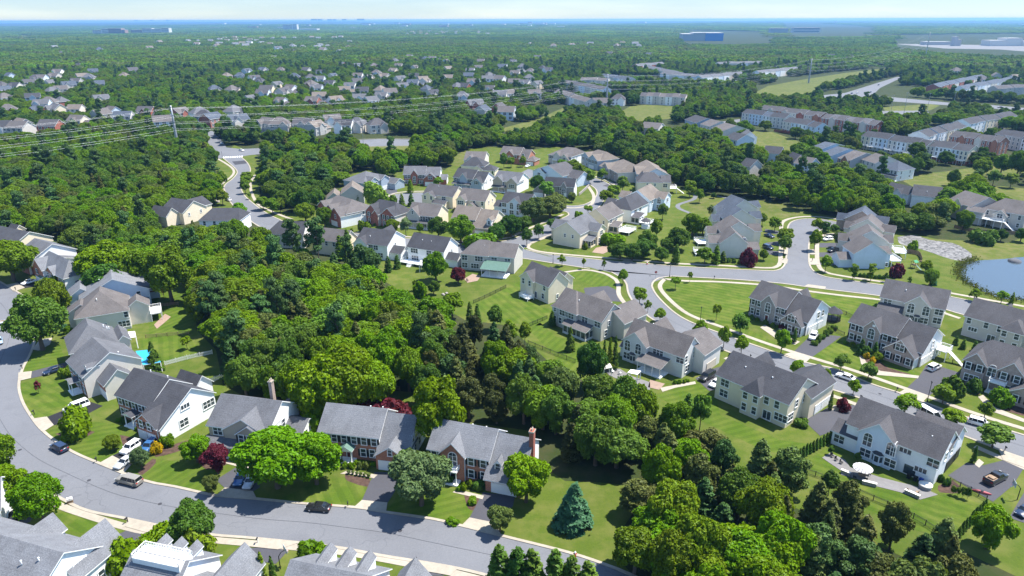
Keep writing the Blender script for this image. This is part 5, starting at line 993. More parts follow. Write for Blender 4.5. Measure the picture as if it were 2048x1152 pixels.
def blobs_crown(rs, nb, rz=1.0, zc=1.25, br=(.30, .46), top=1.0, squash=1.0):
    C = []
    for i in range(nb*6):
        d = rs.normal(size=3); d /= np.linalg.norm(d); d[2] = abs(d[2])*(1 if rs.random() < .72 else -.8); q = rs.uniform(.45, .86)
        r = rs.uniform(*br)
        taper = max(.15, 1-.35*max(0, d[2])**(2 if top == 1 else 1)*top)
        c = np.array([d[0]*q*taper, d[1]*q*taper, d[2]*q*rz])
        if all(np.linalg.norm(c-k[:3]) > .30*(20/max(20, nb))**.5 for k in C): C.append(np.array([*c, r]))
        if len(C) >= nb: break
    C.append(np.array([0, 0, 0, .5]))
    return np.array(C), zc
def crown_mesh(name, seed, n, size, nb=20, mat=None, flat=.35, **k):
    rs = np.random.RandomState(seed); C, zc = blobs_crown(rs, nb, **k)
    w = C[:, 3]**2; idx = rs.choice(len(C), n*3, p=w/w.sum()); d = rs.normal(size=(n*3, 3)); d /= np.linalg.norm(d, axis=1, keepdims=True)
    flip = (d[:, 2] < -.3) & (rs.random(n*3) < .7); d[flip, 2] *= -1
    lump = 1+.16*np.sin(d[:, 0]*7+idx)*np.sin(d[:, 1]*6+idx*2.)
    rad = C[idx, 3]*rs.uniform(.70, 1.06, n*3)*lump; P = C[idx, :3]+d*rad[:, None]
    dist = np.linalg.norm(P[:, None, :]-C[None, :, :3], axis=2)/C[None, :, 3]; dist[np.arange(len(P)), idx] = 9
    keep = dist.min(1) > .78; P = P[keep][:n]; d = d[keep][:n]
    N = d+rs.normal(size=d.shape)*flat+np.array([0, 0, .35]); P[:, 2] += zc
    return leaf_mesh(name, P, N, size, mat or LEAF, rs)
def cone_mesh(name, seed, n, size, H=2.6, R=1.0, tiers=9, rag=.25, mat=None, pw=1.0, z0=.12, droop=.35):
    """conifer: boughs in whorls that droop at the tip"""
    rs = np.random.RandomState(seed); P = []; N = []
    nbough = tiers*9
    for b in range(nbough):
        t = (b+rs.random())/nbough; z = z0+(H-z0)*t; L = R*((1-t)**pw)*(1-rag*rs.random())+.05; a = rs.uniform(0, 2*math.pi); m = max(3, int(n/nbough*1.6*(1-t*.75)))
        q = rs.uniform(.15, 1, m)**.7; wd = rs.normal(0, .16, m)*L*q+rs.normal(0, .03, m)
        x = math.cos(a)*L*q-math.sin(a)*wd; y = math.sin(a)*L*q+math.cos(a)*wd; zz = z-droop*L*q*q+rs.normal(0, .035, m)+.10*q*(1-t)
        P.append(np.stack([x, y, zz], 1)); nn = np.stack([math.cos(a)*(.35+.3*q), math.sin(a)*(.35+.3*q), np.full(m, .9)], 1)+rs.normal(size=(m, 3))*.35; N.append(nn)
    return leaf_mesh(name, np.concatenate(P), np.concatenate(N), size, mat or NEEDLE, rs, 1.9)
def pine_mesh(name, seed, n, size):
    rs = np.random.RandomState(seed); P = []; N = []; m = n//26
    for i in range(26):
        t = i/25; z = 1.3+1.35*t; L = rs.uniform(.35, 1.0)*(1-.62*t); a = rs.uniform(0, 6.28); c = np.array([math.cos(a)*L, math.sin(a)*L, z]); r = rs.uniform(.16, .32)
        d = rs.normal(size=(m, 3)); d /= np.linalg.norm(d, axis=1, keepdims=True); P.append(c+d*r*np.array([1.25, 1.25, .55])*rs.uniform(.6, 1.05, (m, 1))); N.append(d+np.array([0, 0, .7])+rs.normal(size=(m, 3))*.4)
    return leaf_mesh(name, np.concatenate(P), np.concatenate(N), size, NEEDLE, rs, 2.0)
def trunk_mesh(name, seed, top=1.7, r=.075, limbs=5, lo=.7):
    rs = random.Random(seed); m = MB(); pts = [(rs.uniform(-.03, .03)*i, rs.uniform(-.03, .03)*i, top*i/4-.02) for i in range(5)]; m.chain(pts, [r*1.25, r, r*.8, r*.5, r*.2], 7)
    for i in range(limbs):
        z = rs.uniform(lo, top*.75); a = rs.uniform(0, 6.28); L = rs.uniform(.4, .75); m.chain([(0, 0, z), (math.cos(a)*L*.5, math.sin(a)*L*.5, z+L*.35), (math.cos(a)*L, math.sin(a)*L, z+L*.8)], [r*.5, r*.32, r*.1], 5)
    return m.mesh(name, BARK)
KIT = {}
def kit(kind, crown, trunk, cat, h): KIT[kind] = (crown, trunk, cat, h)
TR = [trunk_mesh('trunk', s) for s in (1, 2, 3)]; TRS = trunk_mesh('trunk', 9, 1.9, .05, 4, .8); TRC = trunk_mesh('trunk', 7, 2.3, .06, 0); TRP = trunk_mesh('trunk', 8, 2.6, .045, 7, 1.3)
kit('broadleaf', [crown_mesh('crown', s, 15000, .074, nb, None, .7, br=(.20, .36)) for s, nb in ((1, 44), (2, 34), (3, 52), (4, 30))], TR, 'broadleaf_tree', 2.4)
kit('midleaf', [crown_mesh('crown', s, 5000, .12, nb, None, .6, br=(.22, .40)) for s, nb in ((11, 34), (12, 26), (13, 40))], TR, 'broadleaf_tree', 2.4)
kit('oval', [crown_mesh('crown', s, 2400, .15, 16, rz=1.05, zc=1.75, br=(.3, .42)) for s in (21, 22)], [TRS], 'street_tree', 2.85)
kit('young', [crown_mesh('crown', s, 700, .2, 12, rz=1.2, zc=1.9, br=(.25, .4)) for s in (25, 26)], [TRS], 'young_tree', 3.1)
kit('column', [crown_mesh('crown', s, 1600, .19, 16, rz=2.3, zc=2.7, br=(.34, .5)) for s in (31,)], [TRS], 'columnar_tree', 5.1)
kit('spruce', [cone_mesh('crown', s, 9000, .10, 2.6, 1.0, 13, .14, None, .8) for s in (41, 42)], [TRC], 'spruce_tree', 2.6)
kit('cedar', [crown_mesh('crown', s, 11000, .075, 46, NEEDLE, .8, rz=1.55, zc=1.5, br=(.18, .32), top=1.9) for s in (45,)]+[cone_mesh('crown', s, 9000, .085, 3.0, .92, 18, .45, None, .6, .2, .02) for s in (47, 48)], [TRC], 'cedar_tree', 3.0)
kit('arb', [cone_mesh('crown', s, 4500, .13, 5.0, 1.0, 16, .15, None, .55, .1, -.15) for s in (51, 52)], [TRC], 'arborvitae', 5.0)
kit('pine', [pine_mesh('crown', s, 3600, .085) for s in (61, 62)], [TRP], 'pine_tree', 2.75)
kit('willow', [crown_mesh('crown', 71, 3600, .13, 18, rz=1.0, zc=1.1)], TR, 'willow_tree', 2.1)
kit('shrub', [crown_mesh('foliage', s, 1300, .19, 14, rz=.75, zc=.42, br=(.32, .5)) for s in (81, 82, 83)], None, 'shrub', 1.1)
COLR = {'g': (0.122, 0.191, 0.025), 'dg': (0.069, 0.128, 0.025), 'yg': (0.129, 0.225, 0.015), 'br': (0.119, 0.213, 0.021), 'ol': (0.108, 0.144, 0.043), 'bs': (0.07, 0.155, 0.075), 'mr': (0.104, 0.025, 0.035), 'ce': (0.091, 0.103, 0.031), 'gg': (0.119, 0.17, 0.072), 'pi': (0.064, 0.114, 0.037), 'go': (0.47, 0.32, 0.012), 'mg': (0.097, 0.16, 0.031), 'lg': (0.125, 0.219, 0.039), 'wt': (0.392, 0.42, 0.28), 'dc': (0.058, 0.068, 0.022)}
CW = {'g': 'green', 'dg': 'dark green', 'yg': 'yellow green', 'br': 'bright green', 'ol': 'olive green', 'bs': 'blue green', 'mr': 'dark maroon', 'ce': 'brownish green', 'gg': 'grey green', 'pi': 'dusky green', 'dc': 'dark brownish', 'go': 'golden yellow', 'mg': 'deep green', 'lg': 'light green', 'wt': 'whitish'}
KW = {'broadleaf': ('broadleaf tree', 'tree'), 'midleaf': ('broadleaf tree', 'tree'), 'oval': ('street tree', 'tree'), 'young': ('young tree', 'tree'), 'column': ('narrow pointed tree', 'tree'), 'spruce': ('conical spruce', 'tree'), 'cedar': ('ragged cedar', 'tree'), 'arb': ('slim evergreen', 'evergreen'), 'pine': ('tall pine', 'tree'), 'willow': ('drooping willow', 'tree'), 'shrub': ('rounded shrub', 'shrub')}
NTREE = 0; TREES = []
def tree(kind, base, R, H, col, label=None, group=None, seed=None):
    global NTREE
    NTREE += 1; rr = random.Random(NTREE if seed is None else seed); cr, tr, nm, h = KIT[kind]; cm = rr.choice(cr); c = (*COLR[col], 1)
    if tr is None:
        o = put(nm, cm, None, base, rr.uniform(0, 6.28), (R, R, H/h)); o.color = c
        tag(o, label, KW[kind][1], group); TREES.append((base.x, base.y, R)); return o
    root = empty(nm, base, rr.uniform(0, 6.28), label, KW[kind][1], group); root.scale = (R*rr.uniform(.93, 1.07), R*rr.uniform(.93, 1.07), H/h)
    t = put('trunk', rr.choice(tr), root); o = put('crown', cm, root); o.color = c; TREES.append((base.x, base.y, R)); return root
def near_what(p, n=1):
    best = sorted(((h[0].location.to_2d()-p.to_2d()).length, h[3]) for h in HOUSES)[:n]
    s = best[0][1]
    for cut in (' with ', ' by ', ',', ' and ', ' in ', ' at ', ' squeezed', ' half ', ' between ', ' behind ', ' beside '):
        if cut in s and len(s.split(cut)[0].split()) >= 3: s = s.split(cut)[0]
    w = s.split()[:7]
    while w[-1] in ('with', 'and', 'in', 'on', 'its', 'the', 'a', 'by', 'at', 'of', 'to', 'white', 'grey', 'small', 'dark', 'two', 'roof'): w = w[:-1]
    return ' '.join(w)
USEDL = {}
def px_tree(kind, x, by, ty, w, col, label=None, group=None, z=0.0):
    b = G(x, by, z); q = PX(b+Vector((1, 0, 0))); s = abs(q[0]-PX(b)[0]); R = w/2/s
    lo, hi = 0.3, 40.0
    for _ in range(30):
        m = (lo+hi)/2
        if PX(b+Vector((0, 0, m)))[1] > ty: lo = m
        else: hi = m
    H = max(.5, lo)
    if kind == 'shrub' and H > 2.0*R: kind = 'broadleaf' if R > 1.2 else 'oval'
    if label is None:
        sz = 'tall ' if H > 11 else 'low ' if H < 1.6 and kind == 'shrub' else 'small ' if H < 5 else ''
        label = sz+CW[col]+' '+KW[kind][0]+' near the '+near_what(b)
        n = USEDL.get(label, 0); USEDL[label] = n+1
        if n: label = (['', 'second ', 'third ', 'fourth ', 'fifth ', 'sixth ', 'seventh ', 'eighth '][min(n, 7)])+label
        label = ' '.join(label.split()[:16])
    return tree(kind, b, R, H, col, label, group, seed=int(x*31+by))
YT = '''
broadleaf 86 700 585 98 mg|broadleaf 114 640 554 64 g|broadleaf 28 562 478 90 g|shrub 120 579 546 30 mg|broadleaf 108 516 483 38 dg|broadleaf 222 572 476 98 yg|broadleaf 225 600 522 90 dg|broadleaf 290 585 494 74 g|broadleaf 345 606 488 92 g|spruce 312 742 685 36 dg|young 375 699 672 20 yg|young 78 787 762 15 mr|shrub 140 674 651 17 g|shrub 132 668 648 15 bs|shrub 133 754 735 24 g|shrub 152 872 830 58 yg|broadleaf 20 1012 930 84 yg|broadleaf 88 1043 948 86 yg|broadleaf 0 960 858 76 g|broadleaf 390 1092 1002 84 dg|shrub 330 1092 1055 60 yg|shrub 297 1104 1072 42 yg|shrub 255 1138 1094 62 br|shrub 280 1120 1085 44 yg|shrub 394 1118 1076 62 g|arb 529 1170 1104 22 g|arb 549 1172 1112 18 dg|shrub 631 1120 1088 54 br|arb 1000 1206 1092 66 dg|arb 1036 1212 1096 72 dg|arb 1064 1214 1099 66 mg|arb 1108 1214 1101 72 dg|arb 1141 1218 1112 68 dg|arb 1173 1222 1123 66 mg
broadleaf 556 975 858 140 br|broadleaf 634 968 868 106 br|shrub 437 948 888 50 mr|shrub 425 988 948 30 ol|shrub 396 924 872 58 yg|shrub 284 934 892 36 gg|shrub 228 900 870 32 g|shrub 314 906 889 20 go|shrub 334 892 872 24 br|broadleaf 843 1010 902 122 gg|broadleaf 818 946 898 50 br|broadleaf 1052 1004 908 94 yg|shrub 1000 1064 1010 48 ol|spruce 1147 1050 968 88 bs|broadleaf 878 895 746 120 yg|broadleaf 650 840 704 116 yg|broadleaf 702 826 686 116 yg|broadleaf 748 820 714 80 yg|shrub 750 835 802 66 mr|shrub 800 842 806 50 mr|cedar 543 806 726 42 g|cedar 570 806 740 32 yg|shrub 627 858 812 54 br|shrub 706 818 788 66 yg|shrub 690 936 926 12 br|shrub 703 936 925 14 br|shrub 720 937 927 12 ol|shrub 732 938 928 12 ol|shrub 698 948 940 8 ol|shrub 706 949 941 8 ol|shrub 714 951 943 8 ol|shrub 722 952 944 8 ol|shrub 730 953 945 8 ol|shrub 738 955 947 9 ol|shrub 918 980 972 12 br|shrub 928 980 969 14 br|shrub 905 1048 1040 24 br|shrub 945 1005 995 20 yg|shrub 957 975 962 24 dg
broadleaf 1180 775 680 62 dg|arb 1207 740 680 15 mg|arb 1218 742 676 15 g|arb 1229 740 672 15 mg|arb 1104 653 621 17 dg|arb 1372 852 787 36 dg|oval 1398 864 788 40 lg|oval 1279 608 574 28 g|young 1295 626 600 16 g|oval 1320 644 617 25 g|oval 1400 680 641 31 br|oval 1446 697 652 30 g|oval 1482 710 672 28 br|oval 1480 668 629 36 mg|young 1432 641 607 18 g|oval 1561 708 659 36 br|oval 1680 742 708 29 mg|oval 1735 759 725 34 mg|oval 1591 754 720 28 br|oval 1650 768 737 21 yg|oval 1705 791 759 27 br|oval 1808 828 789 46 br|oval 1884 808 769 40 g|oval 1967 838 805 32 g|oval 1901 854 819 46 yg|oval 1984 896 849 64 mg|broadleaf 1972 1098 1012 74 br|oval 1656 992 943 38 dg|shrub 1684 820 803 26 mr|shrub 1600 852 838 24 mg|arb 1505 628 605 12 dg|shrub 1731 712 698 26 dg|arb 1721 708 678 16 dg|arb 1748 712 684 14 dg|shrub 1755 722 704 20 g|shrub 1731 715 704 14 go|shrub 1745 726 717 12 go|shrub 1900 795 762 44 dg|shrub 1945 782 764 30 dg|shrub 2000 810 785 40 yg|shrub 1562 662 648 14 mr|arb 1587 686 656 12 dg|arb 1659 820 782 10 dg|arb 1945 926 892 12 dg|shrub 1350 768 762 8 yg|shrub 1358 768 761 9 br|shrub 1368 766 760 8 yg|shrub 1375 764 758 8 br
young 1124 533 509 19 g|young 1167 538 515 11 g|young 1207 540 519 10 g|oval 1246 569 539 22 g|young 1350 579 552 19 g|young 1379 565 542 10 g|oval 1568 488 456 31 g|oval 1567 508 470 29 mg|young 1567 501 484 15 g|oval 1628 502 460 28 br|column 1648 475 441 19 dg|oval 1634 466 437 28 g|oval 1668 470 449 20 mg|oval 1678 497 462 30 ol|oval 1650 544 511 24 g|column 1704 560 526 19 g|column 1741 562 525 19 g|column 1770 564 544 7 mg|column 1818 570 552 8 mg|shrub 1495 532 506 28 mr|shrub 1792 554 533 27 mr|arb 1431 528 491 19 g|arb 1445 525 502 17 mg|shrub 1526 521 498 18 g|oval 1408 528 495 38 g|oval 1549 463 434 26 g|oval 1524 452 427 22 g|arb 1351 528 489 21 mg|broadleaf 1356 500 452 46 mg|broadleaf 1384 472 424 44 g|broadleaf 1335 502 472 32 mg|broadleaf 1322 524 492 30 mg|broadleaf 1294 508 459 38 mg|broadleaf 1286 516 476 46 dg|broadleaf 1240 518 484 46 mg|broadleaf 1264 520 484 42 mg|shrub 1228 489 468 38 br|shrub 1207 486 472 20 br|oval 1312 480 438 27 g|oval 1325 440 407 23 mg|young 1420 438 409 15 ol|oval 1398 406 377 17 g|oval 1379 394 360 26 g|shrub 1427 397 384 11 dg|shrub 1170 498 489 12 g|broadleaf 1405 470 432 34 g
oval 1054 492 456 24 dg|oval 1078 479 448 22 dg|oval 1104 464 437 20 dg|young 1176 431 409 19 g|shrub 1158 437 423 15 yg|oval 1213 408 381 32 g|oval 1226 394 369 26 g|oval 1244 386 352 28 mg|oval 1203 363 337 21 g|broadleaf 1155 360 324 36 g|broadleaf 1172 367 336 36 lg|oval 1145 342 319 30 g|oval 1125 340 319 22 br|oval 1094 398 362 30 lg|broadleaf 1100 436 388 62 ol|broadleaf 1066 444 392 50 ol|broadleaf 1112 422 384 40 ol|broadleaf 1075 385 349 32 dg|shrub 1143 405 383 17 ol|broadleaf 877 478 432 42 dg|broadleaf 922 486 426 50 g|broadleaf 994 484 443 38 dg|broadleaf 1022 474 428 42 dg|broadleaf 1046 466 430 40 dg|shrub 964 494 467 58 br|broadleaf 872 562 499 48 br|broadleaf 732 566 486 62 pi|arb 777 544 512 18 dg|arb 795 537 510 17 dg|shrub 917 568 532 30 mr|arb 682 520 471 25 g|arb 697 512 458 23 mg|arb 707 500 456 18 g|pine 592 540 436 46 pi|pine 640 542 436 48 pi|pine 700 560 470 40 pi
willow 752 417 365 48 lg|arb 717 410 384 16 mg|arb 700 402 384 14 dg|arb 804 414 387 16 g|arb 823 412 387 16 dg|shrub 785 409 394 19 g|arb 821 386 359 15 br|oval 876 376 354 19 g|broadleaf 650 454 411 30 g|broadleaf 612 444 404 36 g|shrub 730 464 443 22 g|shrub 786 465 437 28 g|oval 812 472 435 25 gg|shrub 840 466 445 15 g|oval 446 376 343 24 g|oval 446 410 378 28 g|oval 496 364 343 23 g|oval 494 375 351 23 g|oval 491 388 361 21 g|young 500 399 385 8 g|oval 480 434 405 28 br|oval 527 420 393 28 g|oval 546 430 395 30 g|oval 561 426 397 24 g|spruce 1866 570 546 15 bs|shrub 1858 572 535 26 lg|shrub 1850 544 519 22 g|shrub 1825 504 486 22 g|broadleaf 1925 462 418 34 g|shrub 1962 486 460 42 dg|shrub 2001 483 457 22 dg|shrub 2040 484 455 26 dg|young 1946 602 577 21 g|young 2001 608 581 25 g|arb 2022 608 584 10 g|arb 1910 690 672 12 dg|arb 1925 698 678 14 dg|arb 1948 702 682 12 dg|shrub 1016 362 340 22 mg|shrub 1034 366 344 22 g|oval 1008 338 306 18 mg|oval 1022 335 314 16 g|oval 1046 334 312 16 g|spruce 985 362 342 10 dg
shrub 1880 962 952 12 dg|shrub 1892 970 960 14 dg|shrub 1905 990 972 10 mg|shrub 1914 992 974 10 mg|shrub 1924 996 974 11 mg|shrub 1934 999 976 11 dg|shrub 1712 925 905 14 mg|shrub 1660 910 892 12 dg|shrub 872 370 354 14 g|shrub 1000 372 352 18 gg|broadleaf 1010 470 440 30 dg|young 830 582 560 12 g|shrub 840 594 570 26 yg|shrub 868 590 560 24 mg|oval 905 634 585 40 br|arb 940 648 604 18 dg|arb 955 652 608 20 dg|oval 990 662 610 36 mg|oval 1020 690 640 34 g|oval 1050 690 644 26 g|young 1062 742 700 26 g|spruce 1140 702 655 24 mg
broadleaf 420 512 448 56 g|broadleaf 452 506 440 52 mg|broadleaf 478 500 436 46 g|broadleaf 395 506 446 46 ol|oval 1940 380 352 22 g|oval 1985 372 340 24 mg|oval 2020 376 346 26 g|broadleaf 1960 352 312 34 g|broadleaf 2000 350 306 36 lg|broadleaf 2032 356 300 40 g|broadleaf 1905 372 336 24 mg|young 1995 412 390 14 g|young 1968 406 392 12 mg|broadleaf 1760 330 300 26 mg|broadleaf 1710 304 280 22 g|broadleaf 1690 300 278 22 mg|broadleaf 1650 285 262 24 dg|broadleaf 1590 278 252 26 mg|broadleaf 1530 262 240 26 g|broadleaf 1830 318 282 34 dg|broadleaf 1890 330 300 32 mg|broadleaf 1700 254 236 20 g
'''
NO_OCC = []
for ln in YT.strip().split('\n'):
    for it in ln.split('|'):
        k, x, by, ty, w, c = it.split(); px_tree(k, float(x), float(by), float(ty), float(w), c)
# hedges of small evergreens behind the white house: each plant by itself
def rowof(kind, p0, p1, n, hpx, wpx, col, lab, grp):
    for i in range(n):
        t = i/(n-1); x, y = lerp(p0[0], p1[0], t), lerp(p0[1], p1[1], t); px_tree(kind, x, y, y-hpx*random.uniform(.9, 1.12), wpx, col, lab, grp)
rowof('arb', (1598,918), (1672,876), 12, 22, 11, 'dg', 'small dark evergreen in the hedge row left of the stone patio', 'evergreens in the hedge left of the patio')
rowof('arb', (1916,1074), (1968,1020), 9, 24, 12, 'dg', 'small dark evergreen in the hedge row right of the white house lawn', 'evergreens in the hedge right of the lawn')
rowof('shrub', (1628,690), (1668,660), 6, 10, 12, 'mg', 'clipped green shrub beside the garage wall of the grey stone house', 'shrubs along the stone house wall')
rowof('shrub', (1712,553), (1766,558), 8, 6, 8, 'dg', 'clipped dark shrub under the pale blue blank gable', 'shrubs under the pale blue gable')
rowof('shrub', (1445,524), (1490,527), 5, 6, 9, 'dg', 'low shrub under the blank beige gable by the court', 'shrubs under the beige gable')

# planting along the foot of some house fronts
for key, n, lab in (('red brick house with pale grey roof', 7, 'the brick house with two white garage doors'), ('red brick house with tall brick chimney', 6, 'the brick house with the tall chimney'), ('brick fronted house with charcoal roof', 6, 'the house with the huge white gable'), ('grey stone house with dark roof', 7, 'the grey stone house'), ('sandy brick house with black shutters', 7, 'the sandy brick house'), ('pinkish brick house with white balcony', 7, 'the balcony house'), ('small red brick house with brick garage', 5, 'the brick house at the round court'), ('dark brick house with white entry', 5, 'the dark brick house'), ('greige house with white entry', 5, 'the greige portico house'), ('red brick house with dark hip', 5, 'the brick house with white corner trim')):
    for root, W, D, l in HOUSES:
        if l.startswith(key):
            M = Matrix.Translation(root.location) @ Matrix.Rotation(root.rotation_euler.z, 4, 'Z')
            for i in range(n):
                u = W*(i+.5)/n+random.uniform(-.4, .4)
                if abs(u-W*.5) < 1.3: continue
                p = M @ Vector((u, -1.5-random.uniform(0, .5), 0)); r_ = random.uniform(.5, .85); tree('shrub', p, r_, r_*1.5, random.choice(['g', 'dg', 'mg', 'yg', 'br']), 'clipped shrub at the foot of '+lab, 'foundation shrubs of '+lab)
# ------------------------------------------------------------------ vehicles
TYRE = M_plain('tyre_rubber', (.012, .012, .013), .8); RIM = M_plain('alloy_rim', (.45, .46, .48), .35, .7); CGLASS = M_glass('car_glass', (.012, .016, .02), .05)
HEADL = M_plain('headlight_lens', (.75, .78, .8), .15, 0, .02); TAILL = M_plain('tail_light_lens', (.35, .01, .01), .2, 0, .02)
PAINT = {k: M_paint('car_paint_'+k, c) for k, c in {'white': (.80, .80, .79), 'black': (.012, .012, .014), 'navy': (.015, .028, .065), 'blue': (.03, .10, .24), 'silver': (.42, .44, .46), 'tan': (.22, .20, .17), 'lightblue': (.30, .40, .50), 'grey': (.12, .125, .135)}.items()}
#        L    W    H    hood  bonnet_len  cabin base x0,x1  roof x0,x1
CT = {'sedan': (4.85, 1.86, 1.46, .95, (.95, -1.75), (.30, -1.10)), 'suv': (4.75, 1.95, 1.75, 1.10, (1.15, -2.2), (.55, -2.0)), 'long_suv': (5.6, 2.06, 1.92, 1.18, (1.35, -2.66), (.75, -2.48)), 'van': (5.9, 2.05, 2.25, 1.25, (2.1, -2.85), (1.25, -2.78)), 'pickup': (6.0, 2.05, 1.9, 1.2, (1.45, -.55), (.75, -.45))}
CARM = {}
def car_meshes(typ):
    if typ in CARM: return CARM[typ]
    L, W, H, hd, (c0, c1), (r0, r1) = CT[typ]; w = W/2; f, b = L/2, -L/2
    st = [(f, .80, .42, hd-.32), (f-.12, .92, .30, hd-.20), (f-.45, .98, .24, hd-.10), (c0, 1.0, .22, hd), (0, 1.0, .22, hd+.02), (c1 if typ != 'pickup' else b+.8, 1.0, .22, hd+.03), (b+.35, .99, .24, hd+.02), (b+.08, .95, .32, hd-.04), (b, .86, .42, hd-.12)]
    m = MB(); n = 10; k = 0
    for x, ws, z0, z1 in st:
        ww = w*ws
        for y, z in ((-ww*.85, z0), (-ww, z0+.16), (-ww*1.0, (z0+z1)/2), (-ww*.97, z1-.10), (-ww*.86, z1), (ww*.86, z1), (ww*.97, z1-.10), (ww, (z0+z1)/2), (ww, z0+.16), (ww*.85, z0)): m.v.append((x, y, z))
    for i in range(len(st)-1):
        for j in range(n):
            a = i*n+j; q = i*n+(j+1) % n; m.f.append((a, q, q+n, a+n)); m.m.append(0); m.sm.append(j not in (9,))
    m.f.append(tuple(range(n))[::-1]); m.f.append(tuple((len(st)-1)*n+j for j in range(n))); m.m += [0, 0]; m.sm += [False, False]
    wb, wt = w*.93, w*.74
    # roof panel and pillars
    def P(x, y, z): return (x, y, z)
    zt = H-.05; zb = hd-.02
    m.face([(r0+.03,-wt-.02,zt),(r0+.03,wt+.02,zt),(r0-.2,wt*.94,H),(r0-.2,-wt*.94,H)], 0, True); m.face([(r0-.2,-wt*.94,H),(r0-.2,wt*.94,H),(r1+.15,wt*.94,H),(r1+.15,-wt*.94,H)], 0, True); m.face([(r1+.15,-wt*.94,H),(r1+.15,wt*.94,H),(r1-.03,wt+.02,zt-.02),(r1-.03,-wt-.02,zt-.02)], 0, True)
    for s in (-1, 1):
        m.face([(r0+.03,s*(wt+.02),zt),(r0-.2,s*wt*.94,H),(r1+.15,s*wt*.94,H),(r1-.03,s*(wt+.02),zt-.02)][::s], 0)
        bars = [(c0, r0), (c1, r1), ((c0*.55+c1*.45), (r0*.55+r1*.45))]+([(c0*.2+c1*.8, r0*.2+r1*.8)] if typ in ('long_suv', 'suv', 'van') else [])
        for xb, xr in bars: m.tube((xb, s*(wb-.0), zb), (xr, s*(wt+.01), zt), .055, .05, 5, 0, False)
        m.box(c0-.25, c0-.05, s*(w+.02)-.09, s*(w+.02)+.09, hd+.03, hd+.18)
    if typ == 'pickup':
        for s in (-1, 1): m.box(b+.1, c1, s*(w*.93)-.05, s*(w*.93)+.05, hd, hd+.32)
        m.box(b+.1, b+.2, -w*.9, w*.9, hd, hd+.32)
    body = m
    g = MB(); A = [(c0,-wb,zb),(c0,wb,zb),(c1,wb,zb),(c1,-wb,zb)]; B = [(r0,-wt,zt),(r0,wt,zt),(r1,wt,zt),(r1,-wt,zt)]
    for i in range(4): j = (i+1) % 4; g.face([A[i], A[j], B[j], B[i]])
    wh = MB(); wh.tube((0, -.12, 0), (0, .12, 0), .35, .35, 16); rm = MB(); rm.tube((0, -.125, 0), (0, .125, 0), .21, .21, 10)
    hl = MB(); hl.box(-.06, .03, -.2, .2, -.09, .09); 
    CARM[typ] = dict(body=body, glass=g.mesh('window', CGLASS), wheel=wh.mesh('wheel', TYRE), rim=rm.mesh('rim', RIM), head=hl.mesh('headlight', HEADL), tail=hl.mesh('tail_light', TAILL), cache={}); return CARM[typ]
def car(typ, col, f, r, label, cat='car', name='parked_car', group=None, z=.05):
    a, b = G(*f, .4), G(*r, .4); d = a-b; c = (a+b)/2; M = car_meshes(typ); L, W, H, hd = CT[typ][:4]
    root = empty(name, (c.x, c.y, z), math.atan2(d.y, d.x), label, cat, group)
    if col not in M['cache']: M['cache'][col] = M['body'].mesh('body', PAINT[col])
    put('body', M['cache'][col], root); put('window', M['glass'], root)
    for x in (L/2-.95, -L/2+1.0):
        for s in (-1, 1): w = put('wheel', M['wheel'], root, (x, s*(W/2-.13), .35)); put('rim', M['rim'], w)
    for s in (-1, 1): put('headlight', M['head'], root, (L/2-.10, s*(W/2-.32), hd-.30)); put('tail_light', M['tail'], root, (-L/2+.04, s*(W/2-.28), hd-.14))
    if typ == 'pickup':
        ld = MB(); ld.box(-2.8, -.7, -.85, .85, hd, hd+.12); ld.box(-2.2, -1.1, -.6, .5, hd+.1, hd+.4); ld.build('load', WOOD, root)
    return root
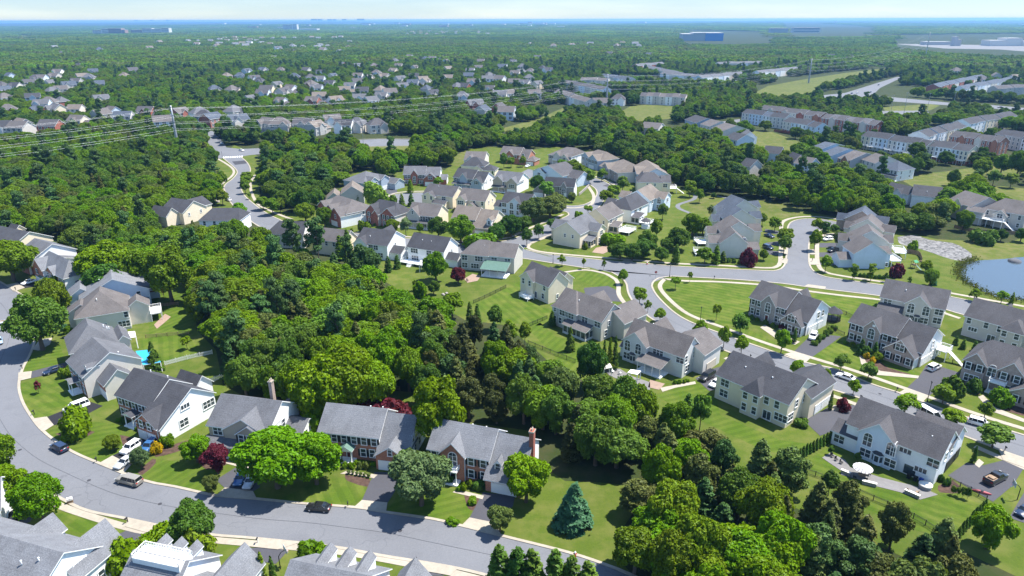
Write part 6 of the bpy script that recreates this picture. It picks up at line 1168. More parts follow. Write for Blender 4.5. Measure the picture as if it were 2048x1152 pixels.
for t_, c_, f_, r_, l_ in (('suv','navy',(105,889),(133,904),'dark blue car driving along the curved street at the left'), ('long_suv','tan',(234,957),(284,969),'tan grey long estate car parked at the far kerb below the silver car'), ('sedan','black',(614,1014),(660,1018),'black saloon parked at the kerb in front of the big light green trees'),
     ('suv','white',(240,912),(284,882),'white people carrier in the driveway beside the blue one, brick house'), ('sedan','silver',(232,938),(268,913),'silver saloon at the foot of the driveway, nearest to the road'), ('suv','blue',(284,908),(314,880),'blue car tight beside the brick garage and the yellow bush'), ('long_suv','white',(128,825),(178,806),'large white off-roader on the dark driveway of the brick fronted house'), ('sedan','navy',(89,748),(125,736),'dark blue saloon alone on the driveway left of the brick fronted house'),
     ('pickup','silver',(4,668),(4,640),'silver pickup at the left picture edge, parked on the far lane'), ('sedan','lightblue',(-2,692),(-1,674),'pale blue car cut by the left picture edge'), ('sedan','white',(45,569),(70,561),'white car in shade on the drive before the bay windowed brick house'), ('suv','black',(13,1046),(60,1018),'black car under the flowering yellow green tree, lower left'), ('sedan','blue',(474,972),(488,944),'dark blue car half hidden under the big light green tree'), ('sedan','silver',(494,976),(508,952),'silver car half hidden under the big light green tree'),
     ('suv','white',(1621,684),(1631,664),'white off-roader with dark roof on the driveway of the grey stone house'), ('suv','white',(1882,729),(1853,743),'white car on the driveway beside the sandy brick house'), ('sedan','white',(1674,749),(1709,761),'white saloon at the kerb below the sandy brick house lawn'), ('van','white',(1881,846),(1838,821),'white van parked behind the charcoal roof of the white house'), ('suv','white',(1982,854),(1936,841),'white car on the street in front of the balcony house'), ('pickup','black',(2015,946),(1965,972),'dark pickup with loaded open bed on the wide driveway'), ('sedan','navy',(2034,1034),(2064,1012),'dark blue car cut by the right picture edge'),
     ('long_suv','black',(1400,763),(1428,746),'black estate car on the drive by the light grey house'), ('sedan','white',(1420,775),(1444,760),'white car next to the black estate car'), ('sedan','navy',(1546,475),(1531,470),'navy car on the upper driveway at the left of the court'), ('suv','navy',(1547,500),(1525,492),'dark blue off-roader on the lower driveway at the left of the court'), ('suv','white',(1645,481),(1666,477),'white car on the uppermost driveway right of the court'), ('suv','black',(1654,504),(1677,500),'black car on the middle driveway right of the court'), ('sedan','silver',(1659,520),(1680,517),'silver car on the lowest driveway right of the court'),
     ('sedan','white',(489,302),(477,300),'white car crossing the far junction'), ('sedan','silver',(446,290),(440,285),'silver car waiting at the far junction'), ('sedan','grey',(397,277),(390,272),'grey car in the far side street left of the junction'), ('sedan','white',(452,398),(462,402),'white car parked under trees on the boulevard'), ('suv','navy',(1060,325),(1068,321),'dark blue car on the drive of the brown brick house'), ('sedan','white',(1051,334),(1059,331),'white car at the end of the brown brick house drive'), ('sedan','white',(937,477),(947,472),'white car before the white garage with the arched dormer'), ('suv','white',(1672,338),(1680,334),'white car on the little court among trees at the right'),
     ('sedan','navy',(1700,188),(1707,186),'dark car first in the queue at the far highway junction'), ('sedan','silver',(1711,187),(1718,185),'silver car second in the queue at the far highway junction'), ('sedan','black',(1736,186),(1746,183),'dark car turning at the far highway junction'), ('sedan','black',(1754,171),(1760,169),'dark car on the far highway approach'), ('sedan','black',(1996,215),(2004,215),'dark car on the highway near the right edge'), ('suv','grey',(2030,218),(2040,219),'grey car on the highway at the right edge')):
    car(t_, c_, f_, r_, l_, 'car' if t_ not in ('van', 'pickup') else t_.replace('pickup', 'pickup truck'), 'parked_car' if t_ not in ('van', 'pickup') else {'van': 'parked_van', 'pickup': 'pickup_truck'}[t_])
# ------------------------------------------------------------------ street furniture
def mailbox(x, y, lab, post='black'):
    g = G(x, y); r = empty('mailbox', g, random.uniform(-.4, .4), lab, 'mailbox'); m = MB(); m.box(-.06, .06, -.06, .06, 0, 1.15); m.box(-.05, .05, -.45, .1, .95, 1.05); m.build('post', TRIM if post == 'white' else DARK, r)
    b = MB(); b.box(-.11, .11, -.52, .06, 1.06, 1.2)
    for i in range(6):
        a0, a1 = math.pi*i/6, math.pi*(i+1)/6; b.face([(.11*math.cos(a0),-.52,1.2+.11*math.sin(a0)),(.11*math.cos(a0),.06,1.2+.11*math.sin(a0)),(.11*math.cos(a1),.06,1.2+.11*math.sin(a1)),(.11*math.cos(a1),-.52,1.2+.11*math.sin(a1))])
    b.face([(.11*math.cos(math.pi*i/6),-.52,1.2+.11*math.sin(math.pi*i/6)) for i in range(7)]); b.build('box', DARK, r)
for x, y, p, l in ((256,1045,'black','black mailbox on the verge left of the dark round tree'), (516,1086,'white','mailbox on white post below the light green trees'), (833,1126,'white','mailbox on white post above the three dormers'), (696,1013,'black','black mailbox beside the brick house driveway'), (69,829,'black','mailbox near the drive of the large white off-roader'), (45,738,'black','mailbox near the drive of the dark blue saloon'), (194,924,'black','mailbox on the lawn edge near the tan estate car'), (32,581,'black','mailbox near the shaded white car'),
                   (1327,648,'black','mailbox behind the light grey house'), (1500,717,'black','mailbox behind the cream corner bay house'), (1793,783,'black','mailbox by the apron of the sandy brick house'), (1720,799,'black','mailbox opposite the sandy brick house'), (2009,902,'black','mailbox near the dark pickup driveway'), (1428,558,'black','mailbox on the verge of the big corner lawn'), (1567,519,'black','mailbox at the left court pavement'), (1624,523,'black','mailbox at the right court pavement')): mailbox(x, y, l, p)
r = empty('twin_mailbox', G(141,1006), .5, 'white and brown double mailbox at the kerb by the flowering tree', 'mailbox'); m = MB(); m.box(-.5,.5,-.25,.25,0,.7); m.build('base', WOOD, r); m = MB(); m.box(-.48,-.02,-.3,.3,.72,1.2); m.box(.02,.48,-.3,.3,.72,1.2); m.build('box', TRIM, r)
def lamp(x, y, ty, lab):
    b = G(x, y); lo, hi = 1, 14
    for _ in range(25):
        q = (lo+hi)/2
        if PX(b+Vector((0, 0, q)))[1] > ty: lo = q
        else: hi = q
    H = lo; r = empty('street_lamp', b, 0, lab, 'street lamp'); m = MB(); m.lathe([(.16, 0), (.16, .5), (.09, .7), (.06, H-.7), (.09, H-.65), (.05, H-.6)], 10); m.build('post', DARK, r)
    m = MB(); m.lathe([(.1, H-.62), (.19, H-.25), (.2, H-.2)], 8); m.build('lantern', CGLASS, r); m = MB(); m.lathe([(.26, H-.2), (.16, H-.08), (.03, H)], 8); m.build('cap', DARK, r)
for x, y, t_, l in ((1854,804,762,'black street lamp between the sandy brick and balcony houses'), (1400,646,613,'black street lamp on the big corner lawn verge'), (1106,527,508,'dark street lamp by the road north of the cream corner house'), (1339,554,528,'tall dark lamp post at the road junction'), (1126,421,399,'street lamp at the bend in the middle of the neighbourhood'), (445,317,303,'lamp at the far junction by the zebra crossing')): lamp(x, y, t_, l)
# stop sign
b = G(1311, 558); r = empty('stop_sign', b, -.15, 'red stop sign at the junction of the two right hand streets', 'road sign'); m = MB(); m.tube((0, .03, 0), (0, .03, 2.9), .04, .04, 8); m.build('post', GREYM, r)
SIGNR = M_plain('sign_red', (.42, .012, .015), .5); m = MB(); o8 = [(.48*math.cos(math.pi/8+i*math.pi/4), .48*math.sin(math.pi/8+i*math.pi/4)) for i in range(8)]; m.face([(x*1.07, -.012, 2.6+z*1.07) for x, z in o8], 1); m.face([(x, -.02, 2.6+z) for x, z in o8], 0); m.build('plate', [SIGNR, TRIM], r)
fc = bpy.data.curves.new('lettering', 'FONT'); fc.body = 'STOP'; fc.size = .34; fc.align_x = 'CENTER'; fc.align_y = 'CENTER'; fc.materials.append(TRIM); fo = put('lettering_curve', fc); bpy.context.view_layer.update(); lm = bpy.data.meshes.new_from_object(fo.evaluated_get(bpy.context.evaluated_depsgraph_get())); bpy.data.objects.remove(fo); fo = put('lettering', lm, r, (0, -.026, 2.6)); fo.rotation_euler = (math.pi/2, 0, 0)
for x, y, l in ((1150,1112,'red fire hydrant with white cap on the grass verge by the road'), (1294,529,'small red fire hydrant on the verge at the road junction')):
    r = empty('fire_hydrant', G(x, y), 0, l, 'hydrant'); s = 1.25; r.scale = (s, s, s); m = MB(); m.lathe([(.2, 0), (.2, .06), (.13, .08), (.13, .5), (.17, .52), (.17, .57)], 12); m.tube((-.26, 0, .4), (.26, 0, .4), .07, .07, 8); m.tube((0, -.24, .36), (0, 0, .36), .09, .09, 8); m.build('body', SIGNR, r); m = MB(); m.lathe([(.16, .57), (.15, .68), (.09, .76), (.04, .8), (.03, .86)], 12); m.build('cap', TRIM, r)
def hoop(x, y, rz, H, lab):
    r = empty('basketball_hoop', G(x, y), rz, lab, 'basketball hoop'); m = MB(); m.chain([(0, 0, 0), (0, 0, H*.75), (0, -.5, H*.92), (0, -1.1, H*.95)], [.09, .08, .07, .06], 8); m.build('pole', DARK, r); m = MB(); m.box(-.9, .9, -1.22, -1.17, H*.85, H*.85+1.05); m.build('backboard', M_glass('clear_board', (.3, .36, .36), .2), r)
    m = MB(); q = [(.23*math.cos(i*math.pi/8), -1.48+.23*math.sin(i*math.pi/8), H*.88) for i in range(17)]; m.chain(q, [.02]*17, 5); m.build('rim', SIGNR, r); m = MB(); m.lathe([(.23, 0), (.16, -.3), (.17, -.4)], 10, 0, (0, -1.48, H*.88)); m.build('net', TRIM, r)
hoop(561, 1138, 2.2, 3.6, 'basketball hoop on the driveway between the two dormered roofs'); hoop(2034, 1000, -1.9, 3.6, 'basketball hoop on the lawn near the dark pickup')
# ------------------------------------------------------------------ fences
def fence(px, kind, lab, z=1.2, mat=None, name='fence'):
    P = spline(gl(px), 2.4) if len(px) > 2 else spline(gl(px), 2.4); root = empty(name, P[0], 0, lab, 'fence'); O = P[0]; m = MB(); q = MB(); mat = mat or DARK
    for i, p in enumerate(P):
        c = p-O; q.box(c.x-.06, c.x+.06, c.y-.06, c.y+.06, 0, z+.12)
        if i+1 < len(P):
            d = P[i+1]-p; L = d.length; M = Matrix.Translation(c) @ Matrix.Rotation(math.atan2(d.y, d.x), 4, 'Z')
            if kind == 'rail':
                for k in range(3): m.box(0, L, -.03, .03, .3+k*.38, .42+k*.38, 0, M)
            elif kind == 'bars':
                m.box(0, L, -.02, .02, z-.06, z, 0, M); m.box(0, L, -.02, .02, z-.26, z-.21, 0, M); m.box(0, L, -.02, .02, .1, .15, 0, M)
                for k in range(int(L/.16)): m.box(k*.16, k*.16+.022, -.012, .012, .1, z, 0, M)
            elif kind == 'picket':
                m.box(0, L, -.02, .02, .25, .33, 0, M); m.box(0, L, -.02, .02, z-.3, z-.22, 0, M)
                for k in range(int(L/.2)): m.box(k*.2, k*.2+.1, -.035, -.015, .08, z, 0, M)
            else:
                for k in range(int(L/.15)): m.box(k*.15, k*.15+.14, -.015, .015, .05, z+.04*math.sin(k*5), 0, M)
    m.build('panel', mat, root); q.build('posts', mat, root)
fence([(330,731),(375,719),(425,708)], 'picket', 'white picket fence running from the blue canopy towards the wood', 1.25, TRIM); fence([(407,770),(430,762),(452,754)], 'picket', 'short white picket fence behind the huge white gable house', 1.25, TRIM)
fence([(274,616),(315,614),(357,611)], 'rail', 'weathered rail fence between the upper back lawns', 1.2, WOOD); fence([(292,677),(335,673),(378,669)], 'rail', 'weathered rail fence below the striped back lawn', 1.2, WOOD)
fence([(1056,654),(1075,646),(1094,638)], 'bars', 'black metal fence left of the taupe sunroom house'); fence([(1056,688),(1100,706),(1150,726)], 'bars', 'black metal fence along the lower edge of the striped lawn'); fence([(947,607),(980,592),(1012,576)], 'bars', 'black metal fence between the two lawns near the green porch roof')
fence([(1611,946),(1650,960),(1692,977),(1746,1001),(1800,1024),(1850,1051),(1886,1076)], 'bars', 'long black metal fence below the white house lawn'); fence([(1898,966),(1940,984),(1972,1002)], 'bars', 'black metal fence beside the wide driveway of the pickup'); fence([(1678,624),(1706,637)], 'bars', 'short black metal fence behind the grey stone house'); fence([(1653,655),(1688,672)], 'bars', 'short black metal fence between grey stone and sandy brick houses'); fence([(1904,727),(1929,735)], 'bars', 'short black metal fence left of the balcony house')
fence([(1804,506),(1835,510),(1843,524)], 'board', 'dark brown board fence behind the pale blue gable house', 1.7, WOOD); fence([(1548,263),(1580,268),(1612,276)], 'board', 'reddish board fence below the white town houses', 1.8, REDWOOD); fence([(1908,456),(1960,466),(2048,470)], 'board', 'grey board fence under the white stilted deck', 1.6, WOOD); fence([(736,778),(760,779),(800,782)], 'rail', 'thin rail fence at the dark wood edge behind the garden beds', 1.1, WOOD); fence([(384,905),(402,898),(420,890)], 'rail', 'light wooden rail fence beside the huge white gable', 1.1, WOOD)
m = MB(); W1 = spline(gl([(1158,391),(1164,386),(1178,373)]), 2)
for i in range(len(W1)-1):
    d = W1[i+1]-W1[i]; m.box(0, d.length+.05, -.2, .2, 0, 1.3, 0, Matrix.Translation(W1[i]) @ Matrix.Rotation(math.atan2(d.y, d.x), 4, 'Z'))
tag(m.build('garden_wall', WALL['st']), 'grey stone retaining wall beside the bright white end wall', 'wall')
# ------------------------------------------------------------------ garden things
def gazebo(x, y, R, H, roof, wood, lab, z=0):
    r = empty('gazebo', G(x, y), .2, lab, 'gazebo'); m = MB(); m.lathe([(R, 0), (R, z+.3)], 8, smooth=False); m.build('floor', wood, r); P = [(R*.92*math.cos(i*math.pi/4), R*.92*math.sin(i*math.pi/4)) for i in range(8)]
    m = MB()
    for (px_, py_) in P: m.box(px_-.08, px_+.08, py_-.08, py_+.08, z+.3, z+H)
    m.build('posts', wood, r); m = MB(); rail_geo(m, P+[P[0]], z+.3, .9, .3); m.build('railing', wood, r)
    m = MB(); m.lathe([(R*1.15, H+z-.05), (R*1.12, H+z+.05), (R*.3, H+z+1.25), (.05, H+z+1.7)], 8, smooth=False); m.build('roof', ROOF[roof], r)
gazebo(589, 826, 2.1, 2.4, 'mg', WOOD, 'grey roofed wooden gazebo behind the tan house with the porch', .6); gazebo(1664, 640, 2.4, 2.6, 'dk', BLACKM, 'dark roofed gazebo behind the grey stone house', .4); gazebo(300, 588, 2.6, 2.4, 'mg', REDWOOD, 'grey roofed brown gazebo on stilts behind the pale blue grey house', 3.0); gazebo(1291, 456, 2.0, 2.4, 'bd', TRIM, 'small white gazebo with grey roof beside the white house', .8)
BLUE = M_plain('blue_canopy_roof', (.03, .30, .50), .5, 0, .05); CANV = M_plain('pale_canvas', (.72, .68, .60), .8, 0, .05)
def canopy(px, H, mat, lab, slope=.6, name='canopy'):
    P = gl(px, H); c = sum(P, Vector())/4; r = empty(name, (c.x, c.y, 0), 0, lab, 'canopy'); m = MB()
    Q_ = [Vector((p.x-c.x, p.y-c.y, H)) for p in P]; roof_slab(m, [tuple(Q_[0]), tuple(Q_[1]), tuple(Q_[2]+Vector((0, 0, slope))), tuple(Q_[3]+Vector((0, 0, slope)))], .15)
    if m: m.build('roof', [mat, TRIM], r)
    q = MB()
    for k, v in enumerate(Q_): q.box(v.x*.94-.09, v.x*.94+.09, v.y*.94-.09, v.y*.94+.09, 0, H-.1+(slope*.9 if k > 1 else 0))
    q.build('posts', TRIM, r)
canopy([(286,730),(322,724),(302,703),(272,706)], 3.0, BLUE, 'bright blue canopy roof with white posts behind the beige gabled house'); canopy([(838,528),(858,526),(860,520),(841,521)], 3.4, TRIM, 'white pergola canopy on the deck of the white house', .1); canopy([(1208,738),(1224,734),(1220,729),(1206,732)], 2.6, CANV, 'pale sun sail behind the light grey house', .3); canopy([(1255,745),(1275,749),(1282,742),(1262,739)], 2.5, TRIM, 'white pergola frame beside the light grey house porch', .05); canopy([(247,676),(272,674),(270,664),(250,666)], 3.6, CANV, 'pale grill canopy on the deck above the blue one', .3)
# parasol with table
r = empty('parasol', G(1722, 954), .3, 'striped white parasol over a round brown table on the stone patio', 'parasol'); ST = NT('striped_canvas'); 
tc = ST.n('TexCoord'); sx = ST.n('SeparateXYZ'); ST.l(tc.outputs['Object'], sx.inputs[0]); an = ST.math('ARCTAN2', sx.outputs[1], sx.outputs[0]); fr_ = ST.math('FRACT', ST.math('MULTIPLY', an, 16/6.2832))
STR = ST.bsdf(ST.ramp(fr_, [(0, (.74, .72, .68)), (.49, (.74, .72, .68)), (.52, (.25, .24, .25)), (1, (.25, .24, .25))]), .8)
m = MB(); m.lathe([(1.9, 2.2), (1.0, 2.65), (.05, 2.9)], 16, smooth=False); m.build('shade', STR, r); m = MB(); m.tube((0, 0, 0), (0, 0, 2.9), .04); m.build('pole', GREYM, r)
r = empty('patio_table', G(1723, 955), 0, 'round brown table under the striped parasol', 'table'); m = MB(); m.lathe([(.8, .70), (.8, .75)], 20); m.build('tabletop', WOOD, r); m = MB()
m.lathe([(.3, 0), (.06, .1), (.06, .7)], 10); m.build('leg', WOOD, r)
def chair(x, y, rz, lab, mat=BLACKM, grp='patio chairs'):
    r = empty('patio_chair', G(x, y, .09), rz, lab, 'chair', grp); m = MB(); m.box(-.28, .28, -.28, .28, .38, .45); m.build('seat', mat, r); m = MB(); m.box(-.28, .28, .24, .3, .45, .95); m.build('backrest', mat, r)
    for a in (-.24, .24):
        for b_ in (-.24, .24): m = MB(); m.box(a-.025, a+.025, b_-.025, b_+.025, 0, .38); m.build('leg', mat, r)
for i, (x, y, a, l) in enumerate(((1709,957,1.2,'dark patio chair left of the striped parasol'), (1730,962,3.4,'dark patio chair in front of the striped parasol'), (1737,951,5,'dark patio chair right of the striped parasol'), (1672,921,.3,'dark lounge chair at the far left end of the stone patio'), (1682,927,.6,'second dark lounge chair on the left part of the stone patio'), (1664,914,.2,'dark chair nearest the hedge on the stone patio'), (1816,984,2,'wicker chair at the low stone wall'), (1834,987,4,'wicker chair near the round covered tub'), (935,562,1,'garden chair on the pinkish terrace by the green porch'), (1240,748,2,'white garden chair on the terrace of the light grey house'), (1226,745,1,'white garden chair farther left on that terrace'))): chair(x, y, a, l, WOOD if 'wicker' in l else TRIM if 'white' in l else BLACKM)
r = empty('hot_tub', G(1850, 975, .09), 0, 'round beige covered tub at the corner of the white house', 'hot tub'); m = MB(); m.lathe([(1.15, 0), (1.2, .7)], 24); m.build('side', WALL['st'], r); m = MB(); m.lathe([(1.25, .7), (1.25, .82), (.6, .95), (.02, 1.0)], 24); m.build('cover', CANV, r)
def bin_(x, y, mat, lab):
    r = empty('wheeled_bin', G(x, y), .6, lab, 'bin'); m = MB(); m.v = [(-.24,-.26,.05),(.24,-.26,.05),(.24,.26,.05),(-.24,.26,.05),(-.3,-.34,1.0),(.3,-.34,1.0),(.3,.34,1.0),(-.3,.34,1.0)]
    for q in ((0,3,2,1),(0,1,5,4),(1,2,6,5),(2,3,7,6),(3,0,4,7)): m.f.append(q); m.m.append(0); m.sm.append(False)
    m.build('body', mat, r); m = MB(); m.box(-.32, .32, -.36, .38, 1.0, 1.08); m.build('lid', mat, r); m = MB(); m.tube((-.3, .3, .12), (.3, .3, .12), .12); m.build('wheels', TYRE, r)
BBLUE = M_plain('blue_plastic', (.01, .05, .26), .5)
bin_(1619, 664, BBLUE, 'blue wheeled bin by the garage of the grey stone house'); bin_(1817, 957, BLACKM, 'black wheeled bin on the patio against the white house'); bin_(1830, 962, BLACKM, 'second black wheeled bin, next to the blue one on the patio'); bin_(1841, 966, BBLUE, 'blue wheeled bin on the patio beside the covered tub')
for i, (q, l) in enumerate(((((1682,945),(1699,952)), 'low pale stone wall at the left of the striped parasol'), (((1724,967),(1752,974)), 'low pale stone wall below the striped parasol'), (((1809,985),(1838,998)), 'low pale stone wall at the far right patio corner'))):
    a, b = gl(q); d = b-a; r = empty('patio_wall', a, math.atan2(d.y, d.x), l, 'wall'); m = MB(); m.box(0, d.length, -.25, .25, 0, .75); m.build('stonework', WALL['st'], r); m = MB(); m.box(-.06, d.length+.06, -.32, .32, .75, .85); m.build('coping', CANV, r)
r = empty('kayak', G(1963, 986), -.5, 'red kayak lying on the driveway behind the pickup', 'kayak'); m = MB(); m.chain([(-1.7, 0, .25), (-1.2, 0, .22), (-.4, 0, .2), (.4, 0, .2), (1.2, 0, .22), (1.7, 0, .25)], [.03, .25, .36, .36, .25, .03], 10); m.build('hull', M_plain('faded_red_plastic', (.32, .06, .07), .5), r); m = MB(); m.lathe([(.3, .5), (.26, .58)], 14); m.build('cockpit', BLACKM, r)
for q, l in (([(737,795),(752,799),(760,788),(746,786)], 'left raised wooden garden bed on the lawn behind the brick house'), ([(758,799),(776,800),(778,788),(766,787)], 'right raised wooden garden bed on the lawn behind the brick house')):
    P = gl(q); c = sum(P, Vector())/4; r = empty('raised_bed', (c.x, c.y, 0), 0, l, 'garden bed'); m = MB()
    for i in range(4):
        a, b = P[i]-c, P[(i+1) % 4]-c; d = b-a; m.box(0, d.length, -.06, .06, 0, .45, 0, Matrix.Translation((a.x, a.y, 0)) @ Matrix.Rotation(math.atan2(d.y, d.x), 4, 'Z'))
    m.build('frame', WOOD, r); m = MB(); poly_sheet(m, [p-c for p in P], .40); m.build('soil', LAWN[1], r)
def playset(x, y, col, lab):
    r = empty('play_set', G(x, y), .5, lab, 'play set'); m = MB()
    for a in (-.8, .8):
        for b in (-.8, .8): m.box(a-.07, a+.07, b-.07, b+.07, 0, 2.4)
    m.box(-.85, .85, -.85, .85, 1.3, 1.42); m.tube((.8, 0, 2.3), (4.2, 0, 2.3), .07); m.tube((4.2, 0, 2.3), (4.2, -.9, 0), .06); m.tube((4.2, 0, 2.3), (4.2, .9, 0), .06); m.build('frame', WOOD, r)
    m = MB(); roof_slab(m, [(-1, -1, 2.4), (1, -1, 2.4), (1, 0, 3.1), (-1, 0, 3.1)], .06); roof_slab(m, [(-1, 0, 3.1), (1, 0, 3.1), (1, 1, 2.4), (-1, 1, 2.4)], .06); m.build('roof', [col, col], r)
    for q in (2, 3.2): m = MB(); m.box(q-.25, q+.25, -.1, .1, .5, .55); m.tube((q-.22, 0, .5), (q-.22, 0, 2.3), .015); m.tube((q+.22, 0, .5), (q+.22, 0, 2.3), .015); m.build('swing', BLACKM, r)
    m = MB(); m.face([(-.3, -.85, 1.4), (.3, -.85, 1.4), (.3, -3, .1), (-.3, -3, .1)]); m.build('slide', ROOF['gn'], r)
playset(1827, 536, M_plain('green_tarp', (.03, .22, .10), .6), 'play set with green roof on the lawn right of the pale blue gable'); playset(1388, 472, WOOD, 'wooden play set between the trees and the beige gable house'); playset(548, 430, WOOD, 'play set behind the boulevard trees') if False else None
for i, (x, y) in enumerate(((886,590),(893,588),(899,591),(890,593))):
    o = MB(); o.lathe([(.5, 0), (.62, .2), (.45, .55), (.1, .7)], 7); o = o.build('boulder', WALL['st'], None, G(x, y), i*1.3); tag(o, 'pale boulder in the small group on the lawn left of the green porch', 'boulder', 'boulders on the back lawn')
o = MB(); o.lathe([(2.4, -.2), (2.2, .5), (1.3, .9), (.2, 1.0)], 11); o = o.build('rock_mound', ROOF['mg'], None, G(2029, 523), 0); tag(o, 'round grey rock mound standing in the pond', 'rock')
# reeds along the pond bank
rs2 = np.random.RandomState(8); bank = W_([(1950,519),(1925,529),(1917,545),(1929,563),(1960,581),(2000,598),(2060,604)], .5); P = []; N = []
for p in bank:
    for k in range(16):
        a, b = rs2.normal(0, 1.1, 2); P.append((p.x+a, p.y+b, rs2.uniform(.1, 1.3))); N.append((rs2.normal(), rs2.normal()-.5, .1))
o = put('reeds', leaf_mesh('reeds', np.array(P), np.array(N), .55, LEAF, rs2, .6)); o.color = (.10, .12, .035, 1); tag(o, kind='stuff')
# ------------------------------------------------------------------ power line
def hgt(b, ty):
    lo, hi = 1, 90
    for _ in range(30):
        q = (lo+hi)/2
        if PX(b+Vector((0, 0, q)))[1] > ty: lo = q
        else: hi = q
    return lo
PY = [(G(-560, 440), 36, None), (G(358, 306), 0, 211), (G(1213, 208), 0, 148), (G(1617, 166), 0, 117), (G(1850, 118), 0, 64)]
PYL = []; WIREM = M_plain('aluminium_wire', (.62, .64, .66), .4, .3)
for i, (b, H, ty) in enumerate(PY):
    H = H or min(hgt(b, ty), 62)
    q = PY[min(i+1, 4)][0]-PY[max(i-1, 0)][0]; rz = math.atan2(q.y, q.x); arms = [(.97, 2.6), (.80, 4.6), (.66, 5.2), (.52, 4.6)]
    PYL.append((b, H, rz, arms))
    if i == 0: continue
    r = empty('power_pylon', b, rz, ['', 'tall grey steel power pylon rising from the wood left of the boulevard', 'grey steel power pylon among the middle town houses', 'power pylon standing on the mown clearing', 'far power pylon near the quarry plant'][i], 'power pylon')
    m = MB(); m.lathe([(1.2, 0), (1.0, H*.35), (.75, H*.7), (.45, H)], 12); m.build('pole', GREYM, r)
    for f, w in arms:
        m = MB(); m.chain([(0, -w, H*f+.5), (0, -w*.4, H*f+.1), (0, 0, H*f-.2), (0, w*.4, H*f+.1), (0, w, H*f+.5)], [.16, .22, .3, .22, .16], 6); a_ = m.build('crossarm', GREYM, r)
        for s in (-1, 1): k = MB(); k.lathe([(.05, 0), (.14, -.2), (.06, -.4), (.14, -.6), (.06, -.8), (.14, -1.0), (.05, -1.3)], 8, 0, (0, s*w, H*f+.45)); k.build('insulator', CGLASS, a_)
for lv in range(4):
    for s in (-1, 1):
        pts = []
        for i in range(len(PYL)-1):
            def tip(k): b, H, rz, arms = PYL[k]; f, w = arms[lv]; return b+Vector((-math.sin(rz)*s*w, math.cos(rz)*s*w, H*f-.8))
            a, c = tip(i), tip(i+1); n = 22; L = (c-a).length
            for k in range(n): t_ = k/n; p = a.lerp(c, t_); p.z -= 4*t_*(1-t_)*L*.016; pts.append(p)
        pts.append(tip(len(PYL)-1)); m = MB(); m.chain(pts, [.038]*len(pts), 4)
        tag(m.build('power_line', WIREM), 'thin pale power cable strung between the grey steel pylons', 'power cable', 'power cables between the pylons')
for x, y, ty, l in ((727,292,262,'wooden utility pole before the cross road'), (609,288,262,'slim pole at the cross road left of the trees'), (788,300,276,'utility pole at the open cross road strip'), (1805,240,184,'floodlight mast at the parking lot below the highway'), (1852,232,186,'second floodlight mast at the highway lot'), (1782,222,190,'slim mast left of the highway lot'), (1908,204,184,'lamp mast at the highway bend')):
    b = G(x, y); H = hgt(b, ty); r = empty('utility_pole', b, 0, l, 'pole'); m = MB(); m.chain([(0, 0, 0), (0, 0, H*.5), (0, 0, H)], [.2, .16, .11], 7); m.build('pole', GREYM, r); m = MB(); m.box(-1.2, 1.2, -.12, .12, H-.7, H-.5); m.build('crossarm', GREYM, r)
# ------------------------------------------------------------------ far landmarks
FARM = {'conc': M_plain('far_concrete', (.42, .41, .40), .8), 'pale': M_plain('far_pale', (.62, .60, .56), .8), 'brick': M_plain('far_brick', (.30, .19, .15), .8), 'blue': M_plain('blue_cladding', (.02, .16, .46), .5), 'grey': M_plain('grey_cladding', (.26, .29, .33), .6), 'glass': M_plain('dark_band', (.09, .11, .14), .3)}
def far_block(name, x0, x1, y, ty, mat, lab, cat, D=30, floors=4, steps=(), mat2=None, group=None, split=None):
    """a long far building: body in steps, window bands, roof slab"""
    a, b = G(x0, y), G(x1, y); z = hill((a.x+b.x)/2, (a.y+b.y)/2); d = b-a; W = d.length; H = max(6, min(420, hgt(Vector((*((a+b)/2).to_2d(), 0)), ty))); r = empty(name, (a.x, a.y, z-2), math.atan2(d.y, d.x), lab, cat, group)
    seg = [(0, 1, 1.0)] if not steps else steps
    for i, (s0, s1, hh) in enumerate(seg):
        mm = FARM[mat2 if split and i >= split else mat]; m = MB(); m.box(W*s0+.1, W*s1-.1, (i % 2)*3, D, 0, H*hh+2); m.build('wall', mm, r); m = MB(); m.box(W*s0-.5, W*s1+.5, (i % 2)*3-.6, D+.6, H*hh+2.02, H*hh+3.2); m.build('roof', FARM['conc'], r)
        if floors:
            m = MB()
            for f in range(floors): m.box(W*s0+W*(s1-s0)*.04, W*s1-W*(s1-s0)*.04, (i % 2)*3-.25, (i % 2)*3-.05, 2+H*hh*(f+.3)/floors, 2+H*hh*(f+.75)/floors)
            m.build('window_band', FARM['glass'], r)
    return r
far_block('apartment_block', 186, 250, 68, 55, 'pale', 'long stepped apartment block on the far left ridge', 'apartment block', 40, 4, [(0,.28,.75),(.28,.5,.95),(.5,.9,1.0),(.9,1,.8)], 'brick', None, 2); far_block('apartment_block', 262, 338, 66, 54, 'brick', 'second apartment block of the far left ridge, pale right half', 'apartment block', 40, 4, [(0,.3,.7),(.3,.55,.95),(.55,.8,.85),(.8,1,1.0)], 'pale', None, 1)
far_block('office_block', 566, 594, 59, 47, 'pale', 'white office block on the skyline left of the centre', 'office block', 40, 5, [(0,.7,.95),(.7,1,1.0)]); far_block('warehouse', 598, 634, 60, 55, 'pale', 'low white warehouse beside the white office block', 'warehouse', 60, 0)
far_block('data_hall', 1365, 1446, 82, 66, 'grey', 'big hall with bright blue right end among the far trees', 'warehouse', 120, 0, [(0,.26,.85),(.26,.56,1.0),(.56,1,.98)], 'blue', None, 2); far_block('construction_hall', 1540, 1575, 70, 57, 'grey', 'grey hall at the red soil building site', 'warehouse', 60, 0); far_block('construction_hall', 1585, 1640, 66, 56, 'conc', 'unfinished frame hall on the red soil building site', 'warehouse', 60, 2); 
